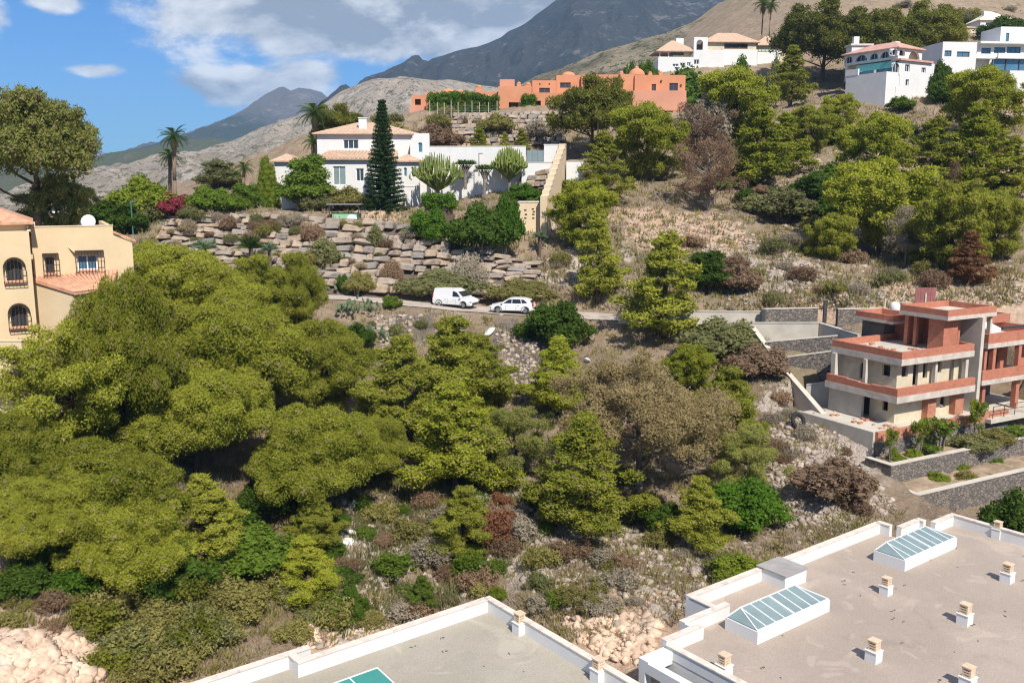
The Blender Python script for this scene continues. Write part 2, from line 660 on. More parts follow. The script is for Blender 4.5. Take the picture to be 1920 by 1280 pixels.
leafmat('palm_dead', (0.30, 0.20, 0.11), (0.38, 0.27, 0.16), 0.2)
leafmat('olive', (0.17, 0.18, 0.065), (0.25, 0.245, 0.10))
leafmat('scrub_olive', (0.215, 0.20, 0.058), (0.33, 0.295, 0.095))
leafmat('scrub_grey', (0.33, 0.285, 0.205), (0.43, 0.37, 0.28))
leafmat('scrub_brown', (0.24, 0.155, 0.095), (0.33, 0.225, 0.14))
leafmat('purple_brown', (0.195, 0.130, 0.085), (0.27, 0.185, 0.115))
leafmat('dry_grass', (0.36, 0.28, 0.17), (0.46, 0.375, 0.24))
leafmat('bougainvillea', (0.36, 0.05, 0.09), (0.26, 0.12, 0.08))
leafmat('agave', (0.14, 0.20, 0.10), (0.20, 0.27, 0.15))

# ------------------------------------------------------------------ terrain: one height field through measured points
CT = [  # px, py, distance Y
    (950, 1110, 36), (950, 1000, 40), (950, 900, 45), (950, 800, 50), (950, 700, 56), (950, 610, 63.5), (960, 585, 66),
    (100, 1270, 27), (100, 1180, 28.5), (100, 1100, 30.5), (100, 1050, 32), (100, 900, 35.5), (60, 750, 40), (260, 1250, 29),
    (400, 1160, 32), (400, 1000, 37), (400, 850, 43), (400, 700, 50), (400, 600, 57), (650, 1150, 34), (650, 1000, 39.5),
    (650, 850, 47), (650, 700, 55), (650, 610, 62), (640, 557, 68.5), (800, 572, 67.5), (1100, 592, 65), (1280, 602, 63.5),
    (1150, 1100, 34.5), (1150, 1000, 39), (1150, 900, 44), (1150, 800, 49), (1180, 700, 55),
    (300, 402, 78.5), (500, 398, 80), (700, 402, 80.5), (700, 382, 90), (500, 387, 90), (840, 418, 79), (880, 372, 88), (1000, 415, 80),
    (200, 440, 75), (250, 455, 70), (60, 420, 78), (100, 402, 95),
    (650, 262, 105), (600, 250, 108), (560, 330, 100), (620, 275, 104), (450, 347, 100), (350, 365, 95), (250, 372, 95),
    (860, 268, 110), (1030, 268, 110), (850, 213, 117), (1030, 210, 117), (1280, 215, 118), (760, 225, 114),
    (1100, 440, 78), (1100, 510, 71.5), (1150, 565, 67), (1300, 430, 80), (1300, 545, 68), (1400, 335, 95), (1400, 405, 86),
    (1500, 500, 73), (1600, 545, 66), (1700, 482, 75), (1800, 532, 66.5), (1910, 562, 62.5), (1500, 305, 100), (1400, 225, 112),
    (1500, 205, 119), (1560, 185, 121), (1650, 197, 116), (1740, 183, 116), (1800, 305, 95), (1900, 305, 93), (1900, 405, 81),
    (1850, 185, 125), (1700, 65, 175), (1900, 70, 180), (1500, 105, 168), (1600, 35, 225), (1900, 5, 240), (1100, 305, 100), (1080, 235, 114),
    (1050, 352, 90), (1200, 355, 92), (1000, 335, 94), (1240, 142, 158), (1400, 142, 156),
    (1400, 628, 60), (1460, 720, 52), (1590, 880, 42.5), (1690, 965, 39), (1450, 900, 43.5), (1400, 1000, 39), (1300, 1090, 35),
    (1550, 950, 39.5), (1300, 700, 55), (1300, 850, 47),
]
CW = [  # world x, y, z
    (5, 20, -24), (24, 22, -24), (40, 26, -23), (-10, 20, -24.5), (0, 6, -25), (35, 6, -24), (-30, 10, -24), (-60, 20, -22), (-60, 50, -12),
    (24.2, 45.5, -19.0), (22.8, 47.7, -17.9), (22.0, 49.2, -17.0), (33, 47.5, -18.2), (42, 50, -17.8), (31, 38, -19.3), (40, 40, -19), (28, 52, -15.0), (38, 55, -14.5), (60, 45, -16), (62, 62, -9), (75, 80, 0),
    (-70, 90, -9), (-70, 150, -22), (-40, 150, -12), (-110, 110, -16), (-110, 60, -14), (-20, 150, 4), (5, 150, 6), (35, 148, 12),
    (-120, 250, -35), (-60, 300, -35), (0, 250, 5), (0, 330, 0), (60, 330, 55), (100, 330, 84), (150, 250, 72), (150, 120, 28), (120, 80, 12), (140, 330, 98),
]
_P = np.array([at(c[0], c[1], c[2] * YK) for c in CT] + [np.array((c[0], c[1] * YK, c[2]), float) for c in CW])
_S = 50.0


def _phi(r):
    return np.where(r > 1e-9, r * r * np.log(np.maximum(r, 1e-9)), 0.0)


def _fit():
    A = _P[:, :2] / _S
    n = len(A)
    r = np.linalg.norm(A[:, None] - A[None], axis=2)
    K = _phi(r) + np.eye(n) * 0.004
    Q = np.c_[np.ones(n), A]
    Lm = np.block([[K, Q], [Q.T, np.zeros((3, 3))]])
    return A, np.linalg.solve(Lm, np.r_[_P[:, 2], 0, 0, 0])


_A, _Wt = _fit()


def base_h(x, y):
    sh = np.shape(x)
    q = np.c_[np.ravel(x), np.ravel(y)] / _S
    out = np.empty(len(q))
    for i in range(0, len(q), 20000):
        b = q[i:i + 20000]
        r2 = ((b[:, None, 0] - _A[None, :, 0]) ** 2 + (b[:, None, 1] - _A[None, :, 1]) ** 2)
        out[i:i + 20000] = (0.5 * r2 * np.log(np.maximum(r2, 1e-18))) @ _Wt[:-3] + _Wt[-3] + b @ _Wt[-2:]
    return out.reshape(sh)


XL = np.r_[np.arange(-150, -60, 1.6), np.arange(-60, 60, 0.42), np.arange(60, 175, 1.4)]
YL = np.r_[np.arange(4, 32, 1.4), np.arange(32, 112, 0.46), np.arange(112, 192, 1.1), np.arange(192, 470, 3.0)]
GX, GY = np.meshgrid(XL, YL)
GZ = base_h(GX, GY)

ROAD_PX = [(560, 545, 70.5), (640, 556, 68.5), (720, 563, 68), (800, 571, 67.6), (900, 580, 66.6), (1000, 587, 65.6), (1100, 592, 65), (1200, 598, 64), (1300, 602, 63.4), (1400, 604, 62.8), (1520, 604, 62.5)]
ROAD = np.array([at(p[0], p[1], p[2] * YK) for p in ROAD_PX])


def road_near(x, y):
    """distance to the road's middle line and the road's height there"""
    best = np.full(np.shape(x), 1e9)
    zz = np.zeros(np.shape(x))
    for a, b in zip(ROAD[:-1], ROAD[1:]):
        d = b[:2] - a[:2]
        t = np.clip(((x - a[0]) * d[0] + (y - a[1]) * d[1]) / (d @ d), 0, 1)
        ds = np.hypot(x - a[0] - t * d[0], y - a[1] - t * d[1])
        z = a[2] + t * (b[2] - a[2])
        m = ds < best
        best = np.where(m, ds, best)
        zz = np.where(m, z, zz)
    return best, zz


def sst(v, a, b):
    t = np.clip((v - a) / (b - a), 0, 1)
    return t * t * (3 - 2 * t)


_rd, _rz = road_near(GX, GY)
rough_amp = 0.55 + 0.5 * sst(fbm(GX / 9, GY / 9, 3, 5), -0.3, 0.4)
GZ = GZ + rough_amp * (0.75 * fbm(GX / 5.0, GY / 5.0, 4, 11) + 0.42 * ridged(GX / 1.9, GY / 1.9, 4, 21) - 0.1)
# ledges of bedrock: steps in the slope
led = fbm(GX / 7.0, GY / 4.0, 3, 31)
GZ = GZ + 0.5 * sst(led, 0.05, 0.16) - 0.2
k = 1 - sst(_rd, 2.4, 4.4)
GZ = GZ * (1 - k) + (_rz - 0.02) * k


def flat(x0, x1, y0, y1, z, soft=1.5):
    """level pad under a building (world box)"""
    global GZ
    d = np.maximum(np.maximum(x0 - GX, GX - x1), np.maximum(y0 - GY, GY - y1))
    q = 1 - sst(d, 0, soft)
    GZ = GZ * (1 - q) + z * q


def H(x, y):
    """height of the built ground at x, y (bilinear)"""
    x = np.clip(np.asarray(x, float), XL[0], XL[-1] - 1e-3)
    y = np.clip(np.asarray(y, float), YL[0], YL[-1] - 1e-3)
    i = np.clip(np.searchsorted(XL, x, 'right') - 1, 0, len(XL) - 2)
    j = np.clip(np.searchsorted(YL, y, 'right') - 1, 0, len(YL) - 2)
    fx = (x - XL[i]) / (XL[i + 1] - XL[i])
    fy = (y - YL[j]) / (YL[j + 1] - YL[j])
    return (GZ[j, i] * (1 - fx) + GZ[j, i + 1] * fx) * (1 - fy) + (GZ[j + 1, i] * (1 - fx) + GZ[j + 1, i + 1] * fx) * fy


def hit(px, py, t0=32.0, t1=410.0, n=560):
    """where sight lines through photograph points first meet the ground: (k,3) and a found mask"""
    px = np.atleast_1d(np.asarray(px, float))
    py = np.atleast_1d(np.asarray(py, float))
    u = (px - 960.0) / FPX
    v = (640.0 - py) / FPX
    rx, ry, rz = u, CP + SP * v, -SP + CP * v
    Ys = t0 * (t1 / t0) ** np.linspace(0, 1, n)
    found = np.zeros(len(px), bool)
    out = np.zeros((len(px), 3))
    prev = None
    for Yk in Ys:
        x = rx / ry * Yk
        z = rz / ry * Yk
        d = z - H(x, np.full_like(x, Yk))
        if prev is not None:
            new = (~found) & (d <= 0) & (prev[1] > 0)
            if new.any():
                f = prev[1][new] / (prev[1][new] - d[new])
                yy = prev[0] + (Yk - prev[0]) * f
                out[new] = np.c_[rx[new] / ry[new] * yy, yy, rz[new] / ry[new] * yy]
                found |= new
        prev = (Yk, d)
    return out, found


# kinds of ground by place: (px, py, radius m, kind) kind 0 pale rubble, 1 peach rock, 2 dark scree, 3 bare soil
GROUND_SPOTS = [(985, 690, 3.4, 2), (960, 640, 3.0, 2), (760, 600, 2.6, 2), (990, 740, 2.2, 2), (1560, 830, 3.0, 0), (1520, 900, 2.6, 0), (1600, 900, 2.2, 0), (1460, 760, 2.4, 0), (1560, 950, 2.0, 0),
                (1230, 1000, 2.6, 0), (1300, 1040, 2.0, 0), (1120, 1010, 2.2, 0), (960, 950, 2.0, 0), (700, 1010, 2.0, 0), (690, 1100, 2.0, 0), (1010, 1060, 2.0, 0),
                (1200, 1180, 3.2, 1), (1130, 1190, 2.4, 1), (690, 1190, 2.2, 1), (620, 1190, 1.6, 1), (60, 1235, 5.0, 1), (150, 1255, 4.0, 1), (20, 1270, 5.0, 1), (40, 1170, 2.0, 0),
                (1240, 430, 5.0, 1), (1330, 432, 4.0, 1), (1420, 500, 5.0, 0), (1500, 520, 5.0, 0), (1600, 550, 4.0, 1), (1750, 552, 4.0, 1), (1880, 560, 4.0, 1), (1360, 470, 4.0, 0),
                (1120, 480, 3.5, 0), (1080, 510, 3.0, 0), (1050, 440, 3.0, 0), (1000, 520, 2.0, 0), (1690, 300, 3.0, 1), (1580, 250, 5.0, 3), (1540, 210, 5.0, 3), (1490, 330, 4.0, 3), (1900, 200, 4.0, 1),
                (1700, 190, 6.0, 3), (1780, 40, 14.0, 3), (860, 350, 3.0, 1), (700, 398, 3.0, 1), (1900, 340, 4.0, 1), (760, 870, 2.4, 3), (900, 870, 2.0, 3)]


def build_terrain():
    ny, nx = GX.shape
    idx = np.arange(ny * nx).reshape(ny, nx)
    f = np.stack([idx[:-1, :-1], idx[:-1, 1:], idx[1:, 1:], idx[1:, :-1]], -1).reshape(-1, 4)
    masks = [np.zeros(ny * nx) for _ in range(4)]
    hp, ok = hit([s[0] for s in GROUND_SPOTS], [s[1] for s in GROUND_SPOTS])
    wob = np.clip(0.75 + 1.5 * fbm(GX / 2.6, GY / 2.6, 5, 77).ravel(), 0, 1.6)
    for s, p, o in zip(GROUND_SPOTS, hp, ok):
        if o:
            d = np.hypot(GX.ravel() - p[0], (GY.ravel() - p[1]) * 0.8) / s[2]
            masks[s[3]] = np.maximum(masks[s[3]], np.clip((1.5 - d) * (1.6 if s[3] == 1 else 0.9) * (np.maximum(wob, .62) if s[3] == 1 else wob), 0, 1))
    m = bpy.data.materials.new('hillside')
    m.use_nodes = True
    T = NT(m.node_tree)
    out = T.add('ShaderNodeOutputMaterial')
    b = T.add('ShaderNodeBsdfPrincipled')
    T.link(b.outputs[0], out.inputs[0])
    c = T.add('ShaderNodeTexCoord').outputs['Object']
    n1 = T.noise(c, 0.11, 6, 0.6, 0.3)
    n2 = T.noise(c, 0.55, 8, 0.68, 0.2)
    n3 = T.noise(c, 2.6, 8, 0.7)
    n4 = T.noise(c, 9.0, 5, 0.7)
    soil = T.mix(T.step(n2, 0.35, 0.65), (0.255, 0.185, 0.125), (0.345, 0.265, 0.185))
    soil = T.mix(T.math('MULTIPLY', T.step(n1, 0.48, 0.66), 0.6), soil, (0.22, 0.185, 0.105))
    rock = T.mix(T.step(n4, 0.32, 0.68), (0.29, 0.245, 0.20), (0.47, 0.40, 0.33))
    col = T.mix(T.step(n3, 0.55, 0.68), soil, rock)
    pale = T.mix(T.step(n4, 0.35, 0.62), (0.34, 0.265, 0.22), (0.58, 0.50, 0.43))
    peach = T.mix(T.step(n3, 0.35, 0.65), (0.46, 0.295, 0.20), (0.60, 0.45, 0.33))
    peach = T.mix(T.math('MULTIPLY', T.step(n4, 0.5, 0.7), 0.5), peach, (0.62, 0.53, 0.44))
    scree = T.mix(T.step(n4, 0.38, 0.62), (0.10, 0.085, 0.078), (0.22, 0.185, 0.165))
    bare = T.mix(T.step(n2, 0.35, 0.65), (0.27, 0.19, 0.135), (0.34, 0.26, 0.20))
    for nm, cc in (('pale', pale), ('peach', peach), ('scree', scree), ('bare', bare)):
        a = T.add('ShaderNodeAttribute', attribute_name=nm)
        mm = T.step(T.math('ADD', a.outputs['Fac'], T.math('MULTIPLY', T.math('SUBTRACT', n2, 0.5), 2.2)), 0.30, 0.62)
        col = T.mix(mm, col, cc)
    T.link(col, b.inputs['Base Color'])
    b.inputs['Roughness'].default_value = 0.95
    b.inputs['Specular IOR Level'].default_value = 0.15
    hgt = T.math('ADD', T.math('MULTIPLY', n3, 1.0), T.math('MULTIPLY', n4, 0.45))
    bp = T.add('ShaderNodeBump')
    bp.inputs['Strength'].default_value = 0.9
    bp.inputs['Distance'].default_value = 0.35
    T.link(hgt, bp.inputs['Height'])
    T.link(bp.outputs[0], b.inputs['Normal'])
    M['hillside'] = m
    me = mesh_np('hillside', np.c_[GX.ravel(), GY.ravel(), GZ.ravel()], f, m, False,
                 dict(pale=masks[0], peach=masks[1], scree=masks[2], bare=masks[3]))
    tag(link('hillside', me), kind='structure')


# ------------------------------------------------------------------ road
def build_road():
    pts = []
    # resample the middle line
    seg = [ROAD[0]]
    for a, b in zip(ROAD[:-1], ROAD[1:]):
        for k in range(1, 9):
            seg.append(a + (b - a) * k / 8)
    seg = np.array(seg)
    tan = np.gradient(seg, axis=0)
    nrm = np.c_[-tan[:, 1], tan[:, 0]] / np.hypot(tan[:, 0], tan[:, 1])[:, None]
    v = []
    wv = [-2.3, -1.1, 0, 1.1, 2.1]
    for i, p in enumerate(seg):
        for w in wv:
            ww = w + 0.15 * math.sin(i * 0.9 + w)
            v.append((p[0] + nrm[i, 0] * ww, p[1] + nrm[i, 1] * ww, p[2] + 0.05))
    k = len(wv)
    f = [(i * k + j, (i + 1) * k + j, (i + 1) * k + j + 1, i * k + j + 1) for i in range(len(seg) - 1) for j in range(k - 1)]
    tag(link('road', mesh_np('road', v, f, M['tarmac'])), kind='structure')


# ------------------------------------------------------------------ distant land
def mountain(name, sky_px, Yc, Yf, zf, amp, fs, mat, nx=260, ny=60, prof=1.0, jag=0.0, seed=1, back=0.6):
    sky_px = np.array(sky_px, float)
    P = np.array([at(a, b, Yc) for a, b in sky_px])
    xs = np.linspace(P[0, 0], P[-1, 0], nx)
    zs = np.interp(xs, P[:, 0], P[:, 2])
    zs = zs + jag * fbm(xs / fs * 2.2, xs * 0 + seed, 5, seed)
    t = np.r_[np.linspace(0, 1, ny), 1 + np.linspace(0.05, 0.6, 8)]
    TT, XX = np.meshgrid(t, xs, indexing='ij')
    ZC = np.broadcast_to(zs, TT.shape)
    YY = Yf + (Yc - Yf) * TT
    tt = np.minimum(TT, 1)
    ZZ = zf + (ZC - zf) * tt ** prof
    ZZ = np.where(TT > 1, ZC - (ZC - zf) * (TT - 1) * back * 2, ZZ)
    fade = np.clip(4 * TT * np.abs(1 - TT) + 0.12 * TT, 0, 1)
    YY = YY + 0.9 * amp * fade * fbm(XX / fs + 9, ZZ / fs * 1.4, 3, seed + 40)
    ZZ = ZZ + amp * fade * (ridged(XX / fs, YY / (fs * 1.6), 6, seed) - 0.1)
    n, mm = TT.shape
    idx = np.arange(n * mm).reshape(n, mm)
    f = np.stack([idx[:-1, :-1], idx[:-1, 1:], idx[1:, 1:], idx[1:, :-1]], -1).reshape(-1, 4)
    # share of height, for woods below and rock above
    me = mesh_np(name, np.c_[XX.ravel(), YY.ravel(), ZZ.ravel()], f, mat, False, dict(rise=tt.ravel()))
    return tag(link(name, me), kind='structure')


def hillmat(name, low, high, rockc, fs, rock_lo=0.5, rock_hi=0.62, mid=0.5, spot=None):
    m = bpy.data.materials.new(name)
    m.use_nodes = True
    T = NT(m.node_tree)
    out = T.add('ShaderNodeOutputMaterial')
    b = T.add('ShaderNodeBsdfPrincipled')
    T.link(b.outputs[0], out.inputs[0])
    c = T.add('ShaderNodeTexCoord').outputs['Object']
    a = T.add('ShaderNodeAttribute', attribute_name='rise').outputs['Fac']
    n1 = T.noise(c, 2.2 / fs, 8, 0.65, 0.4)
    n2 = T.noise(c, 14.0 / fs, 8, 0.7)
    n3 = T.noise(c, 60.0 / fs, 5, 0.75)
    h = T.math('ADD', a, T.math('MULTIPLY', T.math('SUBTRACT', n1, 0.5), 1.2))
    col = T.mix(T.step(h, mid - 0.15, mid + 0.15), low, high)
    rk = T.math('ADD', n2, T.math('MULTIPLY', T.math('SUBTRACT', n3, 0.5), 0.8))
    col = T.mix(T.step(rk, rock_lo, rock_hi), col, rockc)
    if spot:
        n5 = T.noise(c, 42.0 / fs, 3, 0.8)
        col = T.mix(T.math('MULTIPLY', T.step(n5, 0.53, 0.60), 0.85), col, spot)
    T.link(col, b.inputs['Base Color'])
    b.inputs['Roughness'].default_value = 0.95
    b.inputs['Specular IOR Level'].default_value = 0.1
    bp = T.add('ShaderNodeBump')
    bp.inputs['Strength'].default_value = 0.8
    bp.inputs['Distance'].default_value = fs * 0.02
    T.link(rk, bp.inputs['Height'])
    T.link(bp.outputs[0], b.inputs['Normal'])
    M[name] = m
    return m


def build_far():
    m1 = hillmat('big_mountain', (0.014, 0.026, 0.020), (0.045, 0.050, 0.050), (0.16, 0.15, 0.14), 900, 0.54, 0.78, 0.5)  # woods and rock, darkened so the colour holds the cloud shadow too
    mountain('mountain', [(600, 262), (640, 205), (690, 150), (720, 139), (755, 119), (768, 113), (777, 103), (786, 104), (792, 112), (806, 116), (850, 101), (895, 90), (940, 71), (955, 59), (985, 44), (1040, 2), (1080, -22), (1180, -34), (1300, -44), (1450, -46), (1650, -50), (1900, -50)],
             2200, 1050, -40, 48, 210, m1, 420, 140, 1.05, 5, 3)
    m2 = hillmat('rocky_hill', (0.27, 0.235, 0.19), (0.34, 0.295, 0.245), (0.42, 0.37, 0.315), 260, 0.5, 0.66, 0.5, (0.095, 0.10, 0.06))
    mountain('rocky_hill', [(60, 392), (200, 357), (280, 330), (350, 303), (400, 288), (450, 268), (540, 229), (600, 203), (640, 173), (700, 150), (760, 147), (850, 150), (900, 158), (1000, 172), (1100, 185), (1250, 200)],
             760, 300, -40, 22, 120, m2, 420, 110, 0.9, 3, 7)
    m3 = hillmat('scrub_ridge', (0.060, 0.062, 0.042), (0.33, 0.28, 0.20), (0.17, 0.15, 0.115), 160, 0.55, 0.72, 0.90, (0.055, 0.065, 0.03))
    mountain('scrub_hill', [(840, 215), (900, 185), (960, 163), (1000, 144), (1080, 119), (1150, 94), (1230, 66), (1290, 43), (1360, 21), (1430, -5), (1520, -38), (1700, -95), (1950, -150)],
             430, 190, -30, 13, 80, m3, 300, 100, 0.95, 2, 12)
    m4 = hillmat('far_peak', (0.040, 0.052, 0.036), (0.12, 0.11, 0.10), (0.21, 0.19, 0.17), 1200, 0.55, 0.72, 0.7)  # paler rock near the crest also carries the sunlit tip in its colour
    mountain('mountain', [(200, 330), (300, 291), (330, 268), (360, 250), (440, 212), (500, 181), (525, 165), (533, 165), (546, 172), (560, 166), (580, 168), (603, 174), (615, 185), (660, 228), (760, 280)],
             3900, 2300, -20, 60, 420, m4, 300, 90, 1.0, 7, 21)
    m5 = hillmat('green_hill', (0.10, 0.105, 0.055), (0.085, 0.095, 0.05), (0.17, 0.15, 0.11), 500, 0.55, 0.72, 0.5)
    mountain('hill', [(-200, 345), (60, 325), (135, 312), (200, 298), (280, 280), (340, 264), (400, 259), (440, 266), (520, 295), (640, 340)],
             1750, 850, -50, 26, 260, m5, 260, 70, 1.0, 3, 31)
    m6 = hillmat('hazy_hill', (0.13, 0.11, 0.10), (0.20, 0.17, 0.15), (0.26, 0.22, 0.2), 2500)
    mountain('mountain', [(-400, 300), (-100, 292), (60, 288), (130, 280), (160, 275), (185, 280), (212, 292), (235, 287), (255, 288), (330, 303), (500, 330)],
             6400, 4800, -60, 90, 1000, m6, 200, 40, 1.0, 8, 44)
    m7 = hillmat('plain', (0.12, 0.12, 0.07), (0.17, 0.15, 0.10), (0.24, 0.2, 0.15), 400)
    # the low land all round, out to the horizon
    a = 14000.0
    tag(link('ground', mesh_np('ground', [(-a, -a, -60), (a, -a, -60), (a, a, -60), (-a, a, -60)], [(0, 1, 2, 3)], m7)), kind='structure')


def build_haze():
    m = bpy.data.materials.new('haze')
    m.use_nodes = True
    T = NT(m.node_tree)
    out = T.add('ShaderNodeOutputMaterial')
    v = T.add('ShaderNodeVolumePrincipled')
    v.inputs['Color'].default_value = (0.40, 0.66, 1.0, 1)
    v.inputs['Density'].default_value = HAZE
    v.inputs['Anisotropy'].default_value = 0.0
    T.link(v.outputs[0], out.inputs['Volume'])
    mb = MB().box(-5600, 4200, -400, 7200, -75, 620)
    tag(mb.build('haze', m), kind='stuff')


HAZE = 1.15e-4
build_far()
build_haze()

# ------------------------------------------------------------------ building helpers (local frame: u right, w away, z up)
def holewall(mb, s0, s1, z0, z1, d0, d1, holes=(), side=False):
    """a wall slab with real openings. holes (s0, s1, z0, z1[, arched])"""
    def put(a0, a1, c0, c1):
        if a1 - a0 > 1e-4 and c1 - c0 > 1e-4:
            if side:
                mb.box(d0, d1, a0, a1, c0, c1)
            else:
                mb.box(a0, a1, d0, d1, c0, c1)
    zs = sorted({z0, z1} | {h[2] for h in holes} | {h[3] for h in holes})
    zs = [z for z in zs if z0 <= z <= z1]
    for a, b in zip(zs[:-1], zs[1:]):
        cut = sorted((h[0], h[1]) for h in holes if h[2] < b - 1e-6 and h[3] > a + 1e-6)
        s = s0
        for h0, h1 in cut:
            put(s, h0, a, b)
            s = h1
        put(s, s1, a, b)
    for h in holes:
        if len(h) > 4 and h[4]:
            c = (h[0] + h[1]) / 2
            r = (h[1] - h[0]) / 2
            zsp = h[3] - r
            n = 6
            for sg in (-1, 1):
                pts = [(c + sg * r, zsp), (c + sg * r, h[3])]
                arc = [(c + sg * r * math.cos(q), zsp + r * math.sin(q)) for q in [math.pi / 2 * k / n for k in range(n, 0, -1)]]
                poly = [pts[1]] + arc + [pts[0]]
                nn = len(poly)
                if side:
                    p = [(d0, s, z) for s, z in poly] + [(d1, s, z) for s, z in poly]
                else:
                    p = [(s, d0, z) for s, z in poly] + [(s, d1, z) for s, z in poly]
                for k in range(1, nn - 1):
                    mb.poly([p[0], p[k], p[k + 1], p[nn], p[nn + k], p[nn + k + 1]], [(0, 1, 2), (5, 4, 3), (1, 4, 5, 2)])


def window(par, s0, s1, z0, z1, d, side=False, mull=1, fr=0.06, mat='white_frame', gl='window_glass', arch=False, name='window', depth=0.05):
    """frame in an opening with its pane set into it"""
    mb = MB()
    def b(a0, a1, c0, c1, e0=0.0, e1=depth):
        if side:
            mb.box(d + e0, d + e1, a0, a1, c0, c1)
        else:
            mb.box(a0, a1, d + e0, d + e1, c0, c1)
    b(s0, s0 + fr, z0, z1); b(s1 - fr, s1, z0, z1)
    b(s0 + fr, s1 - fr, z0, z0 + fr); b(s0 + fr, s1 - fr, z1 - fr, z1)
    for k in range(mull):
        c = s0 + (s1 - s0) * (k + 1) / (mull + 1)
        b(c - fr / 2, c + fr / 2, z0 + fr, z1 - fr)
    f = mb.build(name, M[mat], par)
    mb = MB()
    b(s0 + fr, s1 - fr, z0 + fr, z1 - fr, depth * 0.4, depth * 0.8)
    mb.build('pane', M[gl], f)
    return f


def skylight(par, u0, u1, w0, w1, zb, zc_, zr, hip, n, glm):
    root = MB().box(u0, u1, w0, w1, zb, zc_).build('skylight', M['white_plain'], par)
    wr = w1 - 0.22
    F = lambda t: (u0 + 0.05 + (u1 - u0 - 0.1) * t, w0 + 0.05, zc_ + 0.03)
    B = lambda t: (u0 + hip + 0.05 + (u1 - u0 - 2 * hip - 0.1) * t, wr, zr)
    fr = MB()
    us = [u0 + hip + 0.05 + (u1 - u0 - 2 * hip - 0.1) * k / n for k in range(n + 1)]
    bars = [((u, w0 + 0.05, zc_ + 0.03), (u, wr, zr)) for u in us]
    if hip > 0.1:
        bars += [((u0 + 0.05, w0 + 0.05, zc_ + 0.03), (us[0], wr, zr)), ((u1 - 0.05, w0 + 0.05, zc_ + 0.03), (us[-1], wr, zr)),
                 ((u0 + 0.05, w1 - 0.05, zc_ + 0.03), (us[0], wr, zr)), ((u1 - 0.05, w1 - 0.05, zc_ + 0.03), (us[-1], wr, zr))]
    bars += [((us[0], wr, zr), (us[-1], wr, zr)), ((u0 + 0.05, w0 + 0.05, zc_ + 0.03), (u1 - 0.05, w0 + 0.05, zc_ + 0.03))]
    for i, (a, b) in enumerate(bars):
        r = 0.06 if i == n // 2 else 0.028
        fr.tube(a, b, r, r, 4)
    fr.build('frame', M['white_frame'], root)
    for a, b in zip(us[:-1], us[1:]):
        MB().poly([(a + .01, w0 + .06, zc_ + .03), (b - .01, w0 + .06, zc_ + .03), (b - .01, wr, zr), (a + .01, wr, zr),
                   (a + .01, w0 + .06, zc_ + .012), (b - .01, w0 + .06, zc_ + .012), (b - .01, wr, zr - .018), (a + .01, wr, zr - .018)],
                  [(0, 1, 2, 3), (7, 6, 5, 4), (0, 4, 5, 1), (2, 6, 7, 3), (1, 5, 6, 2), (0, 3, 7, 4)]).build('pane', M[glm], root)
    if hip > 0.1:
        for e, uu in ((0, u0 + .05), (-1, u1 - .05)):
            for wa, wb in ((w0 + .05, w1 - .05),):
                tri = [(uu, w0 + .06, zc_ + .03), (us[e], wr, zr), (uu, w1 - .06, zc_ + .03), (us[e], w0 + .06, zc_ + .03)]
                MB().poly([tri[0], tri[3], tri[1], tri[2]], [(0, 1, 2), (0, 2, 3)]).build('pane', M[glm], root)
    # sloping back of the frame
    MB().poly([(us[0], wr, zr), (us[-1], wr, zr), (u1 - .05, w1 - .05, zc_ + .02), (u0 + .05, w1 - .05, zc_ + .02)], [(0, 3, 2, 1)]).build('back_panel', M['white_plain'], root)
    return root


def roof_vent(par, u, w, z, hb=0.5, rz=0.0, base='white_plain'):
    """ventilation stack: rendered base, clay cap of small bricks with slots"""
    k_ = .77 + .05 * math.sin(u * 7.3 + w * 3.1)
    X = lambda a, b, c: (u + (a - u) * k_, w + (b - w) * k_, z + (c - z) * k_)
    b = MB(X).box(u - .26, u + .26, w - .26, w + .26, z, z + hb)
    b.box(u - .29, u + .29, w - .29, w + .29, z + hb, z + hb + .03)
    root = b.build('chimney', M[base], par)
    c = MB(X)
    z0 = z + hb + .03
    for k in range(4):
        zz = z0 + k * 0.115
        c.box(u - .19, u + .19, w - .19, w - .11, zz, zz + .07)
        c.box(u - .19, u + .19, w + .11, w + .19, zz, zz + .07)
        c.box(u - .19, u - .11, w - .108, w + .108, zz, zz + .07)
        c.box(u + .11, u + .19, w - .108, w + .108, zz, zz + .07)
        if k < 3:
            for a in (-1, 1):
                for e in (-1, 1):
                    c.box(u + a * .15 - .035, u + a * .15 + .035, w + e * .15 - .035, w + e * .15 + .035, zz + .07, zz + .115)
    c.box(u - .22, u + .22, w - .22, w + .22, z0 + 3 * .115 + .07, z0 + 3 * .115 + .115)
    c.build('chimney_cap', M['vent_clay'], root)
    MB(X).box(u - .10, u + .10, w - .10, w + .10, z0 + .002, z0 + .4).build('flue', M['roof_void'], root)
    return root


def parapet(mb, cop, pts, z0, z1, th=0.22, inner=1):
    """upright walls along the outline; inner=1: thickness to the right of travel"""
    for (a, b) in zip(pts[:-1], pts[1:]):
        d = Vector((b[0] - a[0], b[1] - a[1]))
        L = d.length
        d.normalize()
        n = Vector((d.y, -d.x)) * inner
        q = [(a[0], a[1]), (b[0], b[1]), (b[0] + n.x * th, b[1] + n.y * th), (a[0] + n.x * th, a[1] + n.y * th)]
        if inner < 0:
            q = q[::-1]
        mb.prism(q[::-1], z0, z1)
        o = 0.025
        q = [(a[0] - n.x * o, a[1] - n.y * o), (b[0] - n.x * o, b[1] - n.y * o), (b[0] + n.x * (th + o), b[1] + n.y * (th + o)), (a[0] + n.x * (th + o), a[1] + n.y * (th + o))]
        if inner < 0:
            q = q[::-1]
        cop.prism(q[::-1], z1, z1 + 0.045)


